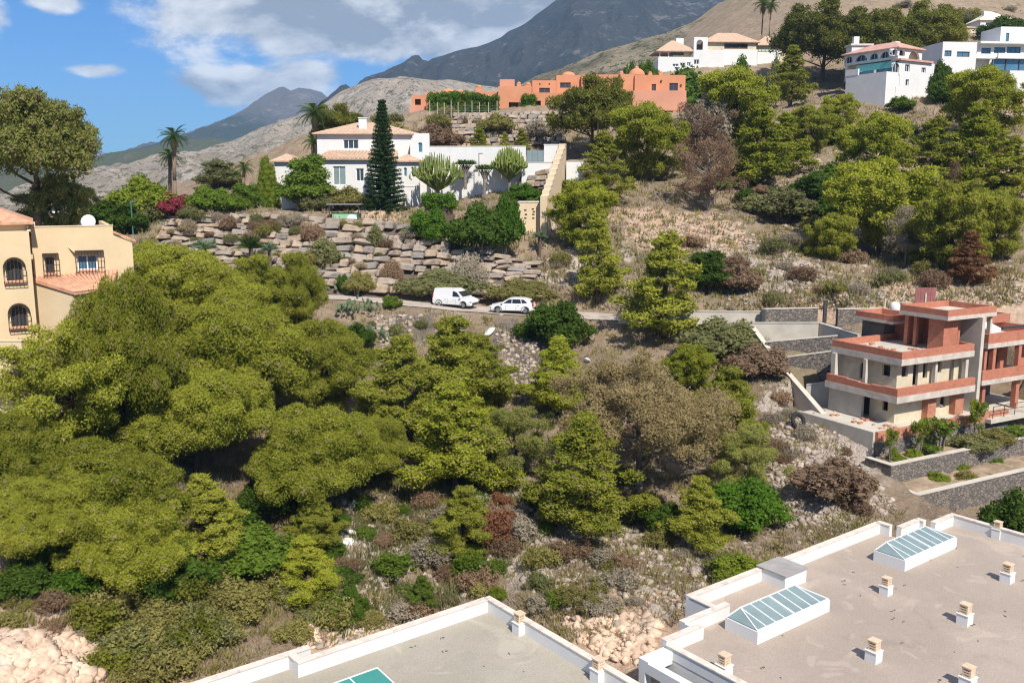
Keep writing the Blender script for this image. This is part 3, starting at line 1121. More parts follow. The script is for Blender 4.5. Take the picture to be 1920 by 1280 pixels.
def right_roof():
    h = empty('flat_roofed_house', (21.057, 42.2, 0), 'white house with wide pinkish gravel roof, two skylights and several chimneys', 'house', None, R(37.2))
    out = [(0, -18), (0, .12), (-1.9, .12), (-1.9, .75), (-3.7, .75), (-3.7, 1.65), (-16.85, 1.65), (-16.85, .35), (-18.6, .35), (-18.6, -.2), (-20.1, -.2), (-20.1, -18)]
    MB().prism(out[::-1], -24.5, -16.02).build('wall', M['white_render'], h)
    ins = [(-.1, -18), (-.1, 0), (-2.0, 0), (-2.0, .65), (-3.8, .65), (-3.8, 1.55), (-16.75, 1.55), (-16.75, .25), (-18.5, .25), (-18.5, -.3), (-20.0, -.3), (-20.0, -18)]
    MB().prism(ins[::-1], -16.02, -15.99).build('roof', M['roof_gravel_pink'], h)
    pw, cp = MB(), MB()
    e = 0.003
    for seg in ([(-.0, -18), (0, .12)], [(-.222, .12), (-1.9 + e, .12)], [(-1.9, .345), (-1.9, .75)], [(-2.122, .75), (-3.7 + e, .75)], [(-3.7, .97), (-3.7, 1.65)], [(-3.922, 1.65), (-16.85, 1.65)],
                [(-16.63, 1.427), (-16.63, .353)][::1], [(-16.1, .35), (-18.6, .35)], [(-18.18, -.2), (-20.1, -.2)]):
        if seg[0][0] == -16.63:
            pw.box(-16.85, -16.63, .353, 1.427, -16.02, -15.5)
            cp.box(-16.875, -16.605, .378, 1.402, -15.5, -15.455)
        else:
            parapet(pw, cp, seg, -16.02, -15.5, .22, -1 if seg[0][1] != seg[1][1] or True else 1)
    pw.box(-18.6, -18.38, -.197, .127, -16.02, -15.5)
    # low edge of the roof along the near left facade
    pw.box(-20.12, -19.9, -18, -.423, -16.02, -15.62)
    cp.box(-20.15, -19.87, -18, -.45, -15.62, -15.575)
    pw.build('parapet', M['white_render'], h)
    cp.build('coping', M['coping'], h)
    # flat hatch at the parapet
    hb = MB().box(-12.55, -11.15, .30, 1.42, -16.0, -15.42).build('roof_hatch', M['white_plain'], h)
    MB().box(-12.6, -11.1, .25, 1.70, -15.42, -15.36).build('hatch_lid', M['grey_flat'], hb)
    skylight(h, -17.0, -12.7, -1.85, -.40, -16.0, -15.52, -15.22, .5, 6, 'skylight_glass')
    skylight(h, -7.0, -2.75, -1.58, -.14, -16.0, -15.52, -15.22, .5, 6, 'skylight_glass')
    for u, w in ((-9.6, -2.3), (-9.6, -5.45), (-14.75, -4.95), (-4.6, -4.65), (-19.55, -2.5), (-13.9, -7.75), (-4.3, -8.4)):
        roof_vent(h, u, w, -16.0)
    roof_vent(h, -.1, -2.1, -16.0, .62)
    # open white frame and the dark glazed front at the lower left
    fr = MB().box(-21.3, -20.12, -.75, -.30, -16.15, -15.72)
    fr.box(-21.3, -21.0, -.60, -.32, -24.0, -16.15)
    fr.box(-21.3, -21.0, -12.0, -.75, -16.15, -15.78)
    fr.build('pergola_frame', M['white_plain'], h)
    MB().box(-20.16, -20.105, -1.2, -.5, -22, -16.5).build('dark_opening', M['roof_void'], h)  # near-black sheet, its colour gives the shade of the open gap
    f = window(h, -4.3, -1.5, -19.0, -16.75, -20.18, True, 2, .08, 'dark_metal')
    f = window(h, -9.3, -5.3, -19.0, -16.75, -20.18, True, 2, .08, 'dark_metal')


def left_roof():
    h = empty('flat_roofed_house', (-.875, 33.269, 0), 'white house with grey gravel roof and green skylight at the bottom of the photo', 'house', None, R(37.8))
    out = [(0, -16), (0, 0), (-7.5, 0), (-7.5, .7), (-19, .7), (-19, -16)]
    MB().prism(out[::-1], -24.5, -16.02).build('wall', M['white_render'], h)
    ins = [(-.1, -16), (-.1, -.1), (-7.6, -.1), (-7.6, .6), (-18.9, .6), (-18.9, -16)]
    MB().prism(ins[::-1], -16.02, -15.99).build('roof', M['roof_gravel_grey'], h)
    pw, cp = MB(), MB()
    parapet(pw, cp, [(0, -16), (0, 0)], -16.02, -15.5, .22, -1)
    parapet(pw, cp, [(-.222, 0), (-7.95, 0)], -16.02, -15.5, .22, -1)
    parapet(pw, cp, [(-7.15, .7), (-19, .7)], -16.02, -15.5, .22, -1)
    pw.box(-7.95, -7.73, .003, .477, -16.02, -15.5)
    cp.box(-7.975, -7.705, .028, .452, -15.5, -15.455)
    pw.build('parapet', M['white_render'], h)
    cp.build('coping', M['coping'], h)
    for w in (-2.25, -6.4, -11):
        roof_vent(h, -.29, w, -16.0, .58)
    skylight(h, -11.2, -5.9, -4.2, -1.8, -16.0, -15.66, -15.5, .06, 5, 'skylight_green')


def roof_litter(O, ang, u0, u1, w0, w1, n, seed):
    g = rng(seed)
    m = MB()
    for k in range(n):
        u, w = g.uniform(u0, u1), g.uniform(w0, w1)
        a = g.uniform(0, 3.14); L = g.uniform(.03, .14)
        m.tube((u, w, -15.975), (u + L * math.cos(a), w + L * math.sin(a), -15.965), .018, .012, 4)
        if k % 3 == 0:
            m.box(u + .1, u + .1 + g.uniform(.03, .09), w, w + g.uniform(.03, .09), -15.99, -15.96)
    o = m.build('twig_litter', M['gravel_dark'], None, False, O)
    o.rotation_euler = (0, 0, R(ang))
    tag(o, kind='stuff')


right_roof()
left_roof()
roof_litter((21.057, 42.2, 0), 37.2, -19, -1, -10, 0, 60, 2)
roof_litter((-.875, 33.269, 0), 37.8, -9, -.6, -7, -.6, 16, 3)


# ------------------------------------------------------------------ the unfinished house and its terraces
def site():
    O = (27.19, 63.593, 0)
    h = empty('unfinished_house', O, 'unfinished red brick house with bare concrete slabs and open storeys', 'house', None, R(28.5))
    P = lambda n, mb, m: mb.build(n, M[m], h)
    # roof terrace of the main block
    def ring(u0, u1, w0, w1, z0, z1, t=.25):
        m = MB()
        m.box(u0, u1, w0, w0 + t, z0, z1); m.box(u0, u1, w1 - t, w1, z0, z1)
        m.box(u0, u0 + t, w0 + t, w1 - t, z0, z1); m.box(u1 - t, u1, w0 + t, w1 - t, z0, z1)
        return m
    P('floor_slab', MB().box(-.03, 7.85, -.03, 6.3, -12.52, -12.08), 'slab_edge')
    P('brick_parapet', ring(0, 7.82, 0, 6.27, -12.08, -11.57), 'red_brick')
    P('screed', MB().box(.26, 7.56, .26, 6.0, -12.08, -12.05), 'concrete_pale')
    P('floor_slab', MB().box(-.63, 7.83, -.33, 6.2, -15.1, -14.63), 'slab_edge')
    m = MB().box(-.6, 7.8, -.3, -.05, -14.63, -14.06)
    # the left balcony wall is broken down in steps
    for k, (a, b, t) in enumerate(((-.047, 1.0, -14.06), (1.003, 2.0, -14.12), (2.003, 3.1, -14.2), (3.103, 4.2, -14.13), (4.203, 6.1, -14.07))):
        m.box(-.6, -.35, a, b, -14.63, t)
    P('brick_parapet', m, 'red_brick')
    # upper storey
    m = MB()
    holewall(m, .62, 7.6, -14.63, -12.52, .8, 1.0, [(1.1, 1.75, -13.6, -12.75), (2.3, 2.85, -14.55, -12.7), (3.35, 3.85, -13.9, -12.75), (4.7, 5.4, -13.65, -12.7), (6.3, 6.8, -14.5, -12.75)])
    holewall(m, 1.003, 6.1, -14.63, -12.52, .62, .82, [(3.5, 4.1, -14.2, -12.95, True), (1.4, 2.1, -13.6, -12.8)], True)
    P('plaster_wall', m, 'pale_plaster')
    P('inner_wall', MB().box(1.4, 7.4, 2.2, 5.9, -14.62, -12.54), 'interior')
    for q in ((-.2, .15, 5.7, 6.1), (-.15, .1, 2.9, 3.15), (4.05, 4.3, .3, .55), (7.3, 7.6, .2, .5)):
        P('column', MB().box(*q, -14.63, -12.52), 'concrete_pale')
    # ground storey
    m = MB()
    holewall(m, .5, 3.4, -16.86, -15.1, .7, .9)
    holewall(m, 4.3, 6.45, -16.86, -15.1, .7, .9, [(4.55, 4.95, -16.5, -15.35, True), (5.4, 6.05, -16.3, -15.3, True)])
    P('plaster_wall', m, 'pale_plaster')
    for q in ((3.4, 4.3, .2, .9), (6.45, 7.4, .2, .9)):
        P('brick_pier', MB().box(*q, -16.86, -15.1), 'block_terracotta')
    m = MB()
    holewall(m, .903, 2.9, -16.86, -15.1, .5, .7, [(1.3, 1.8, -16.1, -15.4)], True)
    P('plaster_wall', m, 'pale_plaster')
    P('concrete_wall', MB().box(-.35, -.1, 2.9, 6.0, -16.86, -15.1).box(-.1, 3, 5.75, 6.0, -16.86, -15.1), 'concrete')
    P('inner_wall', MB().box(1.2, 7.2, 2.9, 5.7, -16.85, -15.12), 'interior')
    # tower
    P('brick_parapet', ring(4.7, 10.2, .1, 4.2, -9.4, -8.95), 'red_brick')
    P('floor_slab', MB().box(4.67, 10.23, .07, 4.23, -9.68, -9.4), 'slab_edge')
    P('screed', MB().box(4.96, 9.94, .36, 3.94, -9.4, -9.37), 'concrete_pale')
    m = MB().box(5.2, 6.75, .7, .95, -12.08, -9.68).box(5.2, 5.45, .953, 2.0, -12.08, -9.68)
    m.box(5.2, 5.45, 3.05, 3.3, -12.08, -9.68).box(5.2, 5.45, 3.8, 4.1, -12.08, -9.68)
    m.box(5.45, 8.3, 3.85, 4.1, -12.08, -9.68).box(7.2, 7.45, 1.0, 3.85, -12.08, -9.68)
    P('brick_wall', m, 'red_brick')
    m = MB().box(8.35, 8.7, -.12, 2.4, -16.86, -9.66)
    P('concrete_fin', m, 'concrete_pale')
    for q in ((9.9, 10.1, .3, .6), (9.7, 9.95, 3.6, 3.9)):
        P('column', MB().box(*q, -12.1, -9.68), 'concrete_pale')
    # low rear block left of the tower
    P('brick_parapet', ring(5.0, 8.0, 5.0, 8.6, -10.4, -9.95), 'red_brick')
    P('floor_slab', MB().box(4.97, 8.03, 4.97, 8.63, -10.62, -10.4), 'slab_edge')
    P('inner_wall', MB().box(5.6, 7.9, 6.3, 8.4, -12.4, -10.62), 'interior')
    P('brick_wall', MB().box(6.9, 7.15, 5.2, 6.3, -12.08, -10.62), 'red_brick')
    # right wing
    P('floor_slab', MB().box(9.37, 16.5, -.03, 8.0, -12.1, -11.75), 'slab_edge')
    P('brick_parapet', ring(9.4, 16.47, 0, 7.97, -11.75, -11.02), 'red_brick')
    P('floor_slab', MB().box(8.72, 16.5, -.23, 8.0, -14.8, -14.45), 'slab_edge')
    P('brick_parapet', MB().box(8.75, 16.5, -.2, .05, -14.45, -13.74), 'red_brick')
    m = MB()
    holewall(m, 9.4, 16.4, -14.45, -12.1, 1.3, 1.55, [(10.9, 13.0, -14.45, -12.4), (13.8, 15.2, -14.45, -12.4)])
    m.box(9.4, 9.7, .2, 1.3, -14.45, -12.1)
    m.box(10.2, 10.55, .06, .4, -14.45, -12.1).box(13.3, 13.65, .06, .4, -14.45, -12.1)
    P('brick_wall', m, 'red_brick')
    for q in ((9.5, 9.85, .2, .6), (13.6, 14.0, .2, .6), (9.4, 9.65, .603, 7)):
        P('brick_pier', MB().box(*q, -17.2, -14.8), 'red_brick')
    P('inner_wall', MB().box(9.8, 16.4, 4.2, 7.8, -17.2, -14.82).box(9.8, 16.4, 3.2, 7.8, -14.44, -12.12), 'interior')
    P('ground_slab', MB().box(8.75, 17, -1.2, 8, -17.5, -17.2), 'concrete_pale')
    m = ring(11.0, 17.0, 3.4, 8.4, -11.0, -10.35)
    m.box(11.5, 12.2, 3.7, 4.4, -11.0, -10.1).box(13.0, 13.25, 3.75, 5.5, -11, -10.0)
    P('brick_wall', m, 'red_brick')
    P('tarpaulin', MB().poly([(11.0, 1.2, -11.0), (12.3, 1.0, -10.9), (12.6, 2.2, -10.6), (11.3, 2.5, -10.5), (11.0, 1.2, -11.3), (12.3, 1.0, -11.3), (12.6, 2.2, -11.3), (11.3, 2.5, -11.3)],
                             [(0, 1, 2, 3), (0, 4, 5, 1), (1, 5, 6, 2), (2, 6, 7, 3), (3, 7, 4, 0)]), 'white_plain')
    P('beam', MB().box(12.4, 16.5, .9, 1.1, -10.98, -10.82), 'dark_metal')
    # handrail of the lower porch
    rl = MB()
    for k in range(5):
        u = 9.2 + k * 1.3
        rl.tube((u, -1.0, -17.2), (u, -1.0, -16.3), .03)
    for z in (-16.3, -16.7):
        rl.tube((9.2, -1.0, z), (14.4, -1.0, z), .025)
    P('handrail', rl, 'dark_metal')
    # terrace in front: concrete flank, block fascia, slate foot
    P('terrace_slab', MB().box(-2.72, 8.9, -.45, 6.4, -17.05, -16.86), 'concrete_pale')
    P('fascia', MB().box(-2.75, 11.5, -.72, -.45, -17.45, -16.78), 'block_terracotta')
    P('terrace_wall', MB().box(-2.95, -2.72, -.45, 6.6, -21.0, -16.8), 'concrete')
    P('slate_foot', MB().box(-2.75, 11.5, -.74, -.47, -21.0, -17.45), 'slate_wall')
    rb = MB()
    g = rng(5)
    for k in range(46):
        if k < 26:
            u, w, z = g.uniform(-2.3, .3), g.uniform(-.2, 6), -16.86
        else:
            u, w, z = g.uniform(.5, 4.5), g.uniform(.4, 5.5), -12.05
        a = g.uniform(.06, .22)
        rb.box(u - a, u + a, w - a * .6, w + a * .6, z, z + a * .7)
    tag(P('rubble', rb, 'block_terracotta'), kind='stuff')
    xf = lambda u, w, z: (O[0] + u * math.cos(R(28.5)) - w * math.sin(R(28.5)), O[1] + u * math.sin(R(28.5)) + w * math.cos(R(28.5)), z)

    def pad(u0, u1, w0, w1, z, soft=1.0):
        global GZ
        c, s = math.cos(R(28.5)), math.sin(R(28.5))
        U = (GX - O[0]) * c + (GY - O[1]) * s
        Wd = -(GX - O[0]) * s + (GY - O[1]) * c
        d = np.maximum(np.maximum(u0 - U, U - u1), np.maximum(w0 - Wd, Wd - w1))
        q = 1 - sst(d, 0, soft)
        GZ = GZ * (1 - q) + z * q
    pad(-2.6, 17, -.3, 8.5, -17.6)
    pad(9, 22, 3, 9, -17.4)
    pad(-3.6, 24, -2.4, -.3, -18.8, .1)
    pad(-4.4, 26, -5.2, -2.4, -19.95, .1)
    pad(-4.4, 26, -12, -5.2, -21.2, .5)
    for nm, q, zt in (('terrace_ground', (-3.5, 24, -2.46, -.745), -18.52), ('terrace_ground', (-4.25, 26, -5.21, -2.86), -19.68)):
        g2 = rng(8)
        m = MB()
        nu = 60
        us = np.linspace(q[0], q[1], nu)
        zz = zt + .07 * g2.normal(size=(nu, 3))
        ws = (q[2], (q[2] + q[3]) / 2, q[3])
        m.poly([(us[i], ws[j], zz[i, j]) for i in range(nu) for j in range(3)], [(i * 3 + j, (i + 1) * 3 + j, (i + 1) * 3 + j + 1, i * 3 + j + 1) for i in range(nu - 1) for j in range(2)])
        o = m.build(nm, M['terrace_soil'], None, False, O)
        o.rotation_euler = (0, 0, R(28.5))
        tag(o, kind='structure')
    # slate terrace walls below the house
    for (lab, u0, u1, w, zt, zb, wl) in (('slate retaining wall of the upper planted terrace before the brick house', -3.9, 24, -2.85, -18.4, -20.6, -.72), ('lowest slate retaining wall, in front of the planted terraces', -4.65, 26, -5.6, -19.5, -22.5, -3.2)):
        t = empty('retaining_wall', O, lab, 'wall', 'slate terrace walls at the building site', R(28.5))
        MB().box(u0, u1, w, w + .4, zb, zt).box(u0, u0 + .4, w + .4, wl, zb, zt).build('masonry', M['slate_wall'], t)
        MB().box(u0 - .03, u1, w - .03, w + .43, zt, zt + .05).box(u0 - .03, u0 + .43, w + .43, wl, zt, zt + .05).build('coping', M['concrete_pale'], t)
    # behind the house: road wall, ramp walls, slate steps
    def wseg(name, lab, p, mats, t=.35, parts=('masonry', 'coping'), cat='wall', grp=None):
        """upright wall between two photograph points of its top edge at given distances"""
        (x0, y0, Y0), (x1, y1, Y1), hh = p
        a, b = at(x0, y0, Y0), at(x1, y1, Y1)
        d = b - a
        L = math.hypot(d[0], d[1])
        o = empty(name, (a[0], a[1], 0), lab, cat, grp, math.atan2(d[1], d[0]))
        m = MB().poly([(0, 0, a[2] - hh), (L, 0, b[2] - hh), (L, t, b[2] - hh), (0, t, a[2] - hh), (0, 0, a[2]), (L, 0, b[2]), (L, t, b[2]), (0, t, a[2])],
                      [(3, 2, 1, 0), (4, 5, 6, 7), (0, 1, 5, 4), (1, 2, 6, 5), (2, 3, 7, 6), (3, 0, 4, 7)])
        m.build(parts[0], M[mats[0]], o)
        m = MB().poly([(-.02, -.04, a[2]), (L + .02, -.04, b[2]), (L + .02, t + .04, b[2]), (-.02, t + .04, a[2]), (-.02, -.04, a[2] + .06), (L + .02, -.04, b[2] + .06), (L + .02, t + .04, b[2] + .06), (-.02, t + .04, a[2] + .06)],
                      [(3, 2, 1, 0), (4, 5, 6, 7), (0, 1, 5, 4), (1, 2, 6, 5), (2, 3, 7, 6), (3, 0, 4, 7)])
        m.build(parts[1], M[mats[1]], o)
        return o
    w = wseg
    w('boundary_wall', 'slate wall along the road, left of the gate opening', [(1432, 580, 80.5), (1534, 578, 81), 2.0], ('slate_wall', 'concrete_pale'))
    w('boundary_wall', 'slate wall along the road, right of the gate opening', [(1572, 580, 81), (1664, 579, 82), 3.4], ('slate_wall', 'concrete_pale'))
    w('boundary_wall', 'pale concrete road wall running left behind the layered pine', [(1160, 584, 84), (1428, 585, 81), 1.1], ('concrete_pale', 'concrete'))
    w('retaining_wall', 'pale concrete ramp wall below the road at the site', [(1402, 606, 79), (1535, 606, 77), 2.3], ('concrete_pale', 'concrete'))
    w('retaining_wall', 'upper slate step wall behind the brick house', [(1436, 642, 76), (1570, 630, 74), 2.0], ('slate_wall', 'concrete_pale'))
    w('retaining_wall', 'lower slate step wall behind the brick house', [(1462, 672, 74), (1575, 657, 72), 3.2], ('slate_wall', 'concrete_pale'))
    w('retaining_wall', 'concrete site wall stepping down the slope, left of the brick house', [(1404, 608, 79.2), (1448, 668, 74.5), 2.6], ('concrete', 'concrete_pale'))
    w('retaining_wall', 'lower end of the sloping concrete site wall, by the terrace', [(1449, 670, 74.4), (1545, 782, 66.9), 2.6], ('concrete', 'concrete_pale'))
    w('retaining_wall', 'white concrete wall under the brick house left end', [(1512, 722, 71), (1566, 716, 70), 3.2], ('concrete_pale', 'concrete'))
    # stair parapet going up to the gate
    w('stair_wall', 'sloping concrete stair wall beside the gate opening', [(1534, 606, 77.5), (1608, 628, 73), 1.6], ('concrete_pale', 'concrete'))
    for i, (px, top, Y, hh, lab) in enumerate(((1548, 563, 80.6, 2.2, 'thick dark gate post left of the opening in the slate wall'), (1431, 580, 80.4, 1.6, 'thin dark post at the left end of the slate road wall'))):
        p = at(px, top, Y)
        q = empty('gate_post', (p[0], p[1], p[2] - hh), lab, 'post')
        MB().box(-.14, .14, -.14, .14, 0, hh).build('post', M['dark_metal'], q)
        MB().box(-.17, .17, -.17, .17, hh, hh + .05).build('cap', M['grey_metal'], q)
    p = at(1660, 559, 82)
    q = empty('gate_post', (p[0], p[1], p[2] - 2.0), 'pale wooden stake beside the white bag above the brick house', 'post')
    MB().box(-.06, .06, -.06, .06, 0, 2.0).build('post', M['concrete_pale'], q)
    MB().box(-.07, .07, -.07, .07, 2.0, 2.03).build('cap', M['pallet_wood'], q)
    # red boarded screen and white bag behind the tower
    p = at(1716, 566, 84)
    q = empty('board_screen', (p[0], p[1], p[2] - .8), 'dark red boarded screen behind the brick house roof', 'screen', None, R(8))
    for k in range(4):
        MB().box(-.02 + k * .50, .46 + k * .50, 0, .06, 0, 2.1).build('board', M['pallet_wood'], q)
    MB().box(.9, 1.02, -.1, -.003, -.3, 1.6).build('batten', M['concrete_pale'], q)
    p = at(1678, 574, 82)
    q = MB().lathe(0, 0, [(.15, -.9), (.42, -.6), (.48, 0), (.36, .3), (.1, .42)], 10).build('rubble_bag', M['white_plain'], None, True, (p[0], p[1], p[2]))
    tag(q, 'white rubble bag beside the stake above the brick house', 'bag')
    # tyre and pipe dumped on the slope
    hp, ok = hit([1496], [800])
    t = MB()
    n, m_ = 20, 8
    pts = []
    for i in range(n):
        for j in range(m_):
            a, b = 6.283 * i / n, 6.283 * j / m_
            pts.append(((.5 + .16 * math.cos(b)) * math.cos(a), (.5 + .16 * math.cos(b)) * math.sin(a), .13 * math.sin(b)))
    t.poly(pts, [(i * m_ + j, ((i + 1) % n) * m_ + j, ((i + 1) % n) * m_ + (j + 1) % m_, i * m_ + (j + 1) % m_) for i in range(n) for j in range(m_)])
    q = t.build('tyre', M['tyre'], None, True, tuple(hp[0] + np.array([0, 0, .45])))
    q.rotation_euler = (R(62), R(12), R(20))
    tag(q, 'black tyre lying on the slope left of the brick house', 'tyre')
    hp, ok = hit([1505], [815])
    q = MB().tube((-.7, 0, 0), (.7, .1, .32), .06, .06, 8).build('pipe', M['white_plain'], None, False, tuple(hp[0] + np.array([0, 0, .15])))
    tag(q, 'short pale pipe lying beside the black tyre', 'pipe')


site()

# ------------------------------------------------------------------ houses placed by a corner (photograph column, distance) and a bearing
class PF:
    """local frame of a facade: u along it, w behind it; turns photograph points on its planes into metres"""
    def __init__(s, px, Y, deg, py=345):
        s.o = at(px, py, Y)
        a = R(deg)
        s.deg = deg
        s.d = np.array([math.cos(a), math.sin(a)])
        s.n = np.array([-math.sin(a), math.cos(a)])

    def f(s, px, py, w=0.0):
        r = ray(px, py)
        t = (s.o[:2] @ s.n + w) / (r[:2] @ s.n)
        p = r * t
        return float((p[:2] - s.o[:2]) @ s.d), float(p[2])

    def s(s, px, py, u=0.0):
        r = ray(px, py)
        t = (s.o[:2] @ s.d + u) / (r[:2] @ s.d)
        p = r * t
        return float((p[:2] - s.o[:2]) @ s.n), float(p[2])

    def root(s, name, label, cat, group=None):
        return empty(name, (s.o[0], s.o[1], 0), label, cat, group, R(s.deg))

    def rect(s, x0, y0, x1, y1, w=0.0):
        """u0,u1,z0,z1 of a photograph rectangle on the plane w"""
        xm = (x0 + x1) / 2
        ym = (y0 + y1) / 2
        return (s.f(x0, ym, w)[0], s.f(x1, ym, w)[0], s.f(xm, y1, w)[1], s.f(xm, y0, w)[1])

    def srect(s, x0, y0, x1, y1, u=0.0):
        a = s.s(x0, (y0 + y1) / 2, u)[0]
        b = s.s(x1, (y0 + y1) / 2, u)[0]
        xm = (x0 + x1) / 2
        return (min(a, b), max(a, b), s.s(xm, y1, u)[1], s.s(xm, y0, u)[1])


def hip(mb, u0, u1, w0, w1, ze, zr, ov=.4, th=.16, inset=None):
    u0 -= ov; u1 += ov; w0 -= ov; w1 += ov
    k = min(u1 - u0, w1 - w0) / 2 if inset is None else inset
    if u1 - u0 >= w1 - w0:
        wm = (w0 + w1) / 2
        r = [(u0 + k, wm, zr), (u1 - k, wm, zr)]
        p = [(u0, w0, ze), (u1, w0, ze), (u1, w1, ze), (u0, w1, ze)] + r
        f = [(0, 1, 5, 4), (1, 2, 5), (2, 3, 4, 5), (3, 0, 4)]
    else:
        um = (u0 + u1) / 2
        r = [(um, w0 + k, zr), (um, w1 - k, zr)]
        p = [(u0, w0, ze), (u1, w0, ze), (u1, w1, ze), (u0, w1, ze)] + r
        f = [(0, 1, 4), (1, 2, 5, 4), (2, 3, 5), (3, 0, 4, 5)]
    q = [(a, b, ze - th) for a, b, c in p[:4]]
    p = p + q
    f += [(6, 7, 1, 0), (7, 8, 2, 1), (8, 9, 3, 2), (9, 6, 0, 3), (9, 8, 7, 6)]
    return mb.poly(p, f)


def tile_rows(mb, a, b, c, d, pitch, r):
    """rounded tile rows lying on a slope: a,b along the top edge, d,c along the eave"""
    a, b, c, d = map(Vector, (a, b, c, d))
    n = max(2, int((b - a).length / pitch))
    nrm = (b - a).cross(d - a).normalized()
    if nrm.z < 0:
        nrm = -nrm
    for i in range(n):
        t = (i + .5) / n
        p = a.lerp(b, t); q = d.lerp(c, t)
        s = (b - a).normalized() * r
        pts = []
        for e in (p, q):
            pts += [tuple(e - s), tuple(e - s * .6 + nrm * r * .8), tuple(e + s * .6 + nrm * r * .8), tuple(e + s)]
        mb.poly(pts, [(0, 1, 5, 4), (1, 2, 6, 5), (2, 3, 7, 6), (4, 5, 6, 7), (3, 2, 1, 0)])


def grille(par, u0, u1, z0, z1, w, out=.28, n=6, arch=False):
    """wrought iron window cage standing out from the wall"""
    for k in range(n + 1):
        u = u0 + (u1 - u0) * k / n
        zt = z1
        if arch:
            c = (u0 + u1) / 2; r = (u1 - u0) / 2
            zt = z1 - r + math.sqrt(max(0, r * r - (u - c) ** 2))
        MB().tube((u, w - out, z0), (u, w - out, zt), .018, .018, 4).build('bar', M['iron'], par)
    m = MB()
    for z in (z0, (z0 + z1) / 2):
        m.tube((u0, w - out, z), (u1, w - out, z), .02, .02, 4)
        for u in (u0, u1):
            m.tube((u, w - out, z), (u, w, z), .02, .02, 4)
    if arch:
        c = (u0 + u1) / 2; r = (u1 - u0) / 2
        ps = [(c + r * math.cos(q), z1 - r + r * math.sin(q)) for q in [math.pi * k / 10 for k in range(11)]]
        for a, b in zip(ps[:-1], ps[1:]):
            m.tube((a[0], w - out, a[1]), (b[0], w - out, b[1]), .025, .025, 4)
            m.poly([(a[0], w - out, a[1]), (b[0], w - out, b[1]), (b[0], w, b[1]), (a[0], w, a[1]), (a[0], w - out, a[1] + .03), (b[0], w - out, b[1] + .03), (b[0], w, b[1] + .03), (a[0], w, a[1] + .03)],
                   [(3, 2, 1, 0), (4, 5, 6, 7), (0, 1, 5, 4), (2, 3, 7, 6)])
    else:
        m.tube((u0, w - out, z1), (u1, w - out, z1), .025, .025, 4)
        m.box(u0, u1, w - out, w, z1, z1 + .03)
    m.build('grille_frame', M['iron'], par)


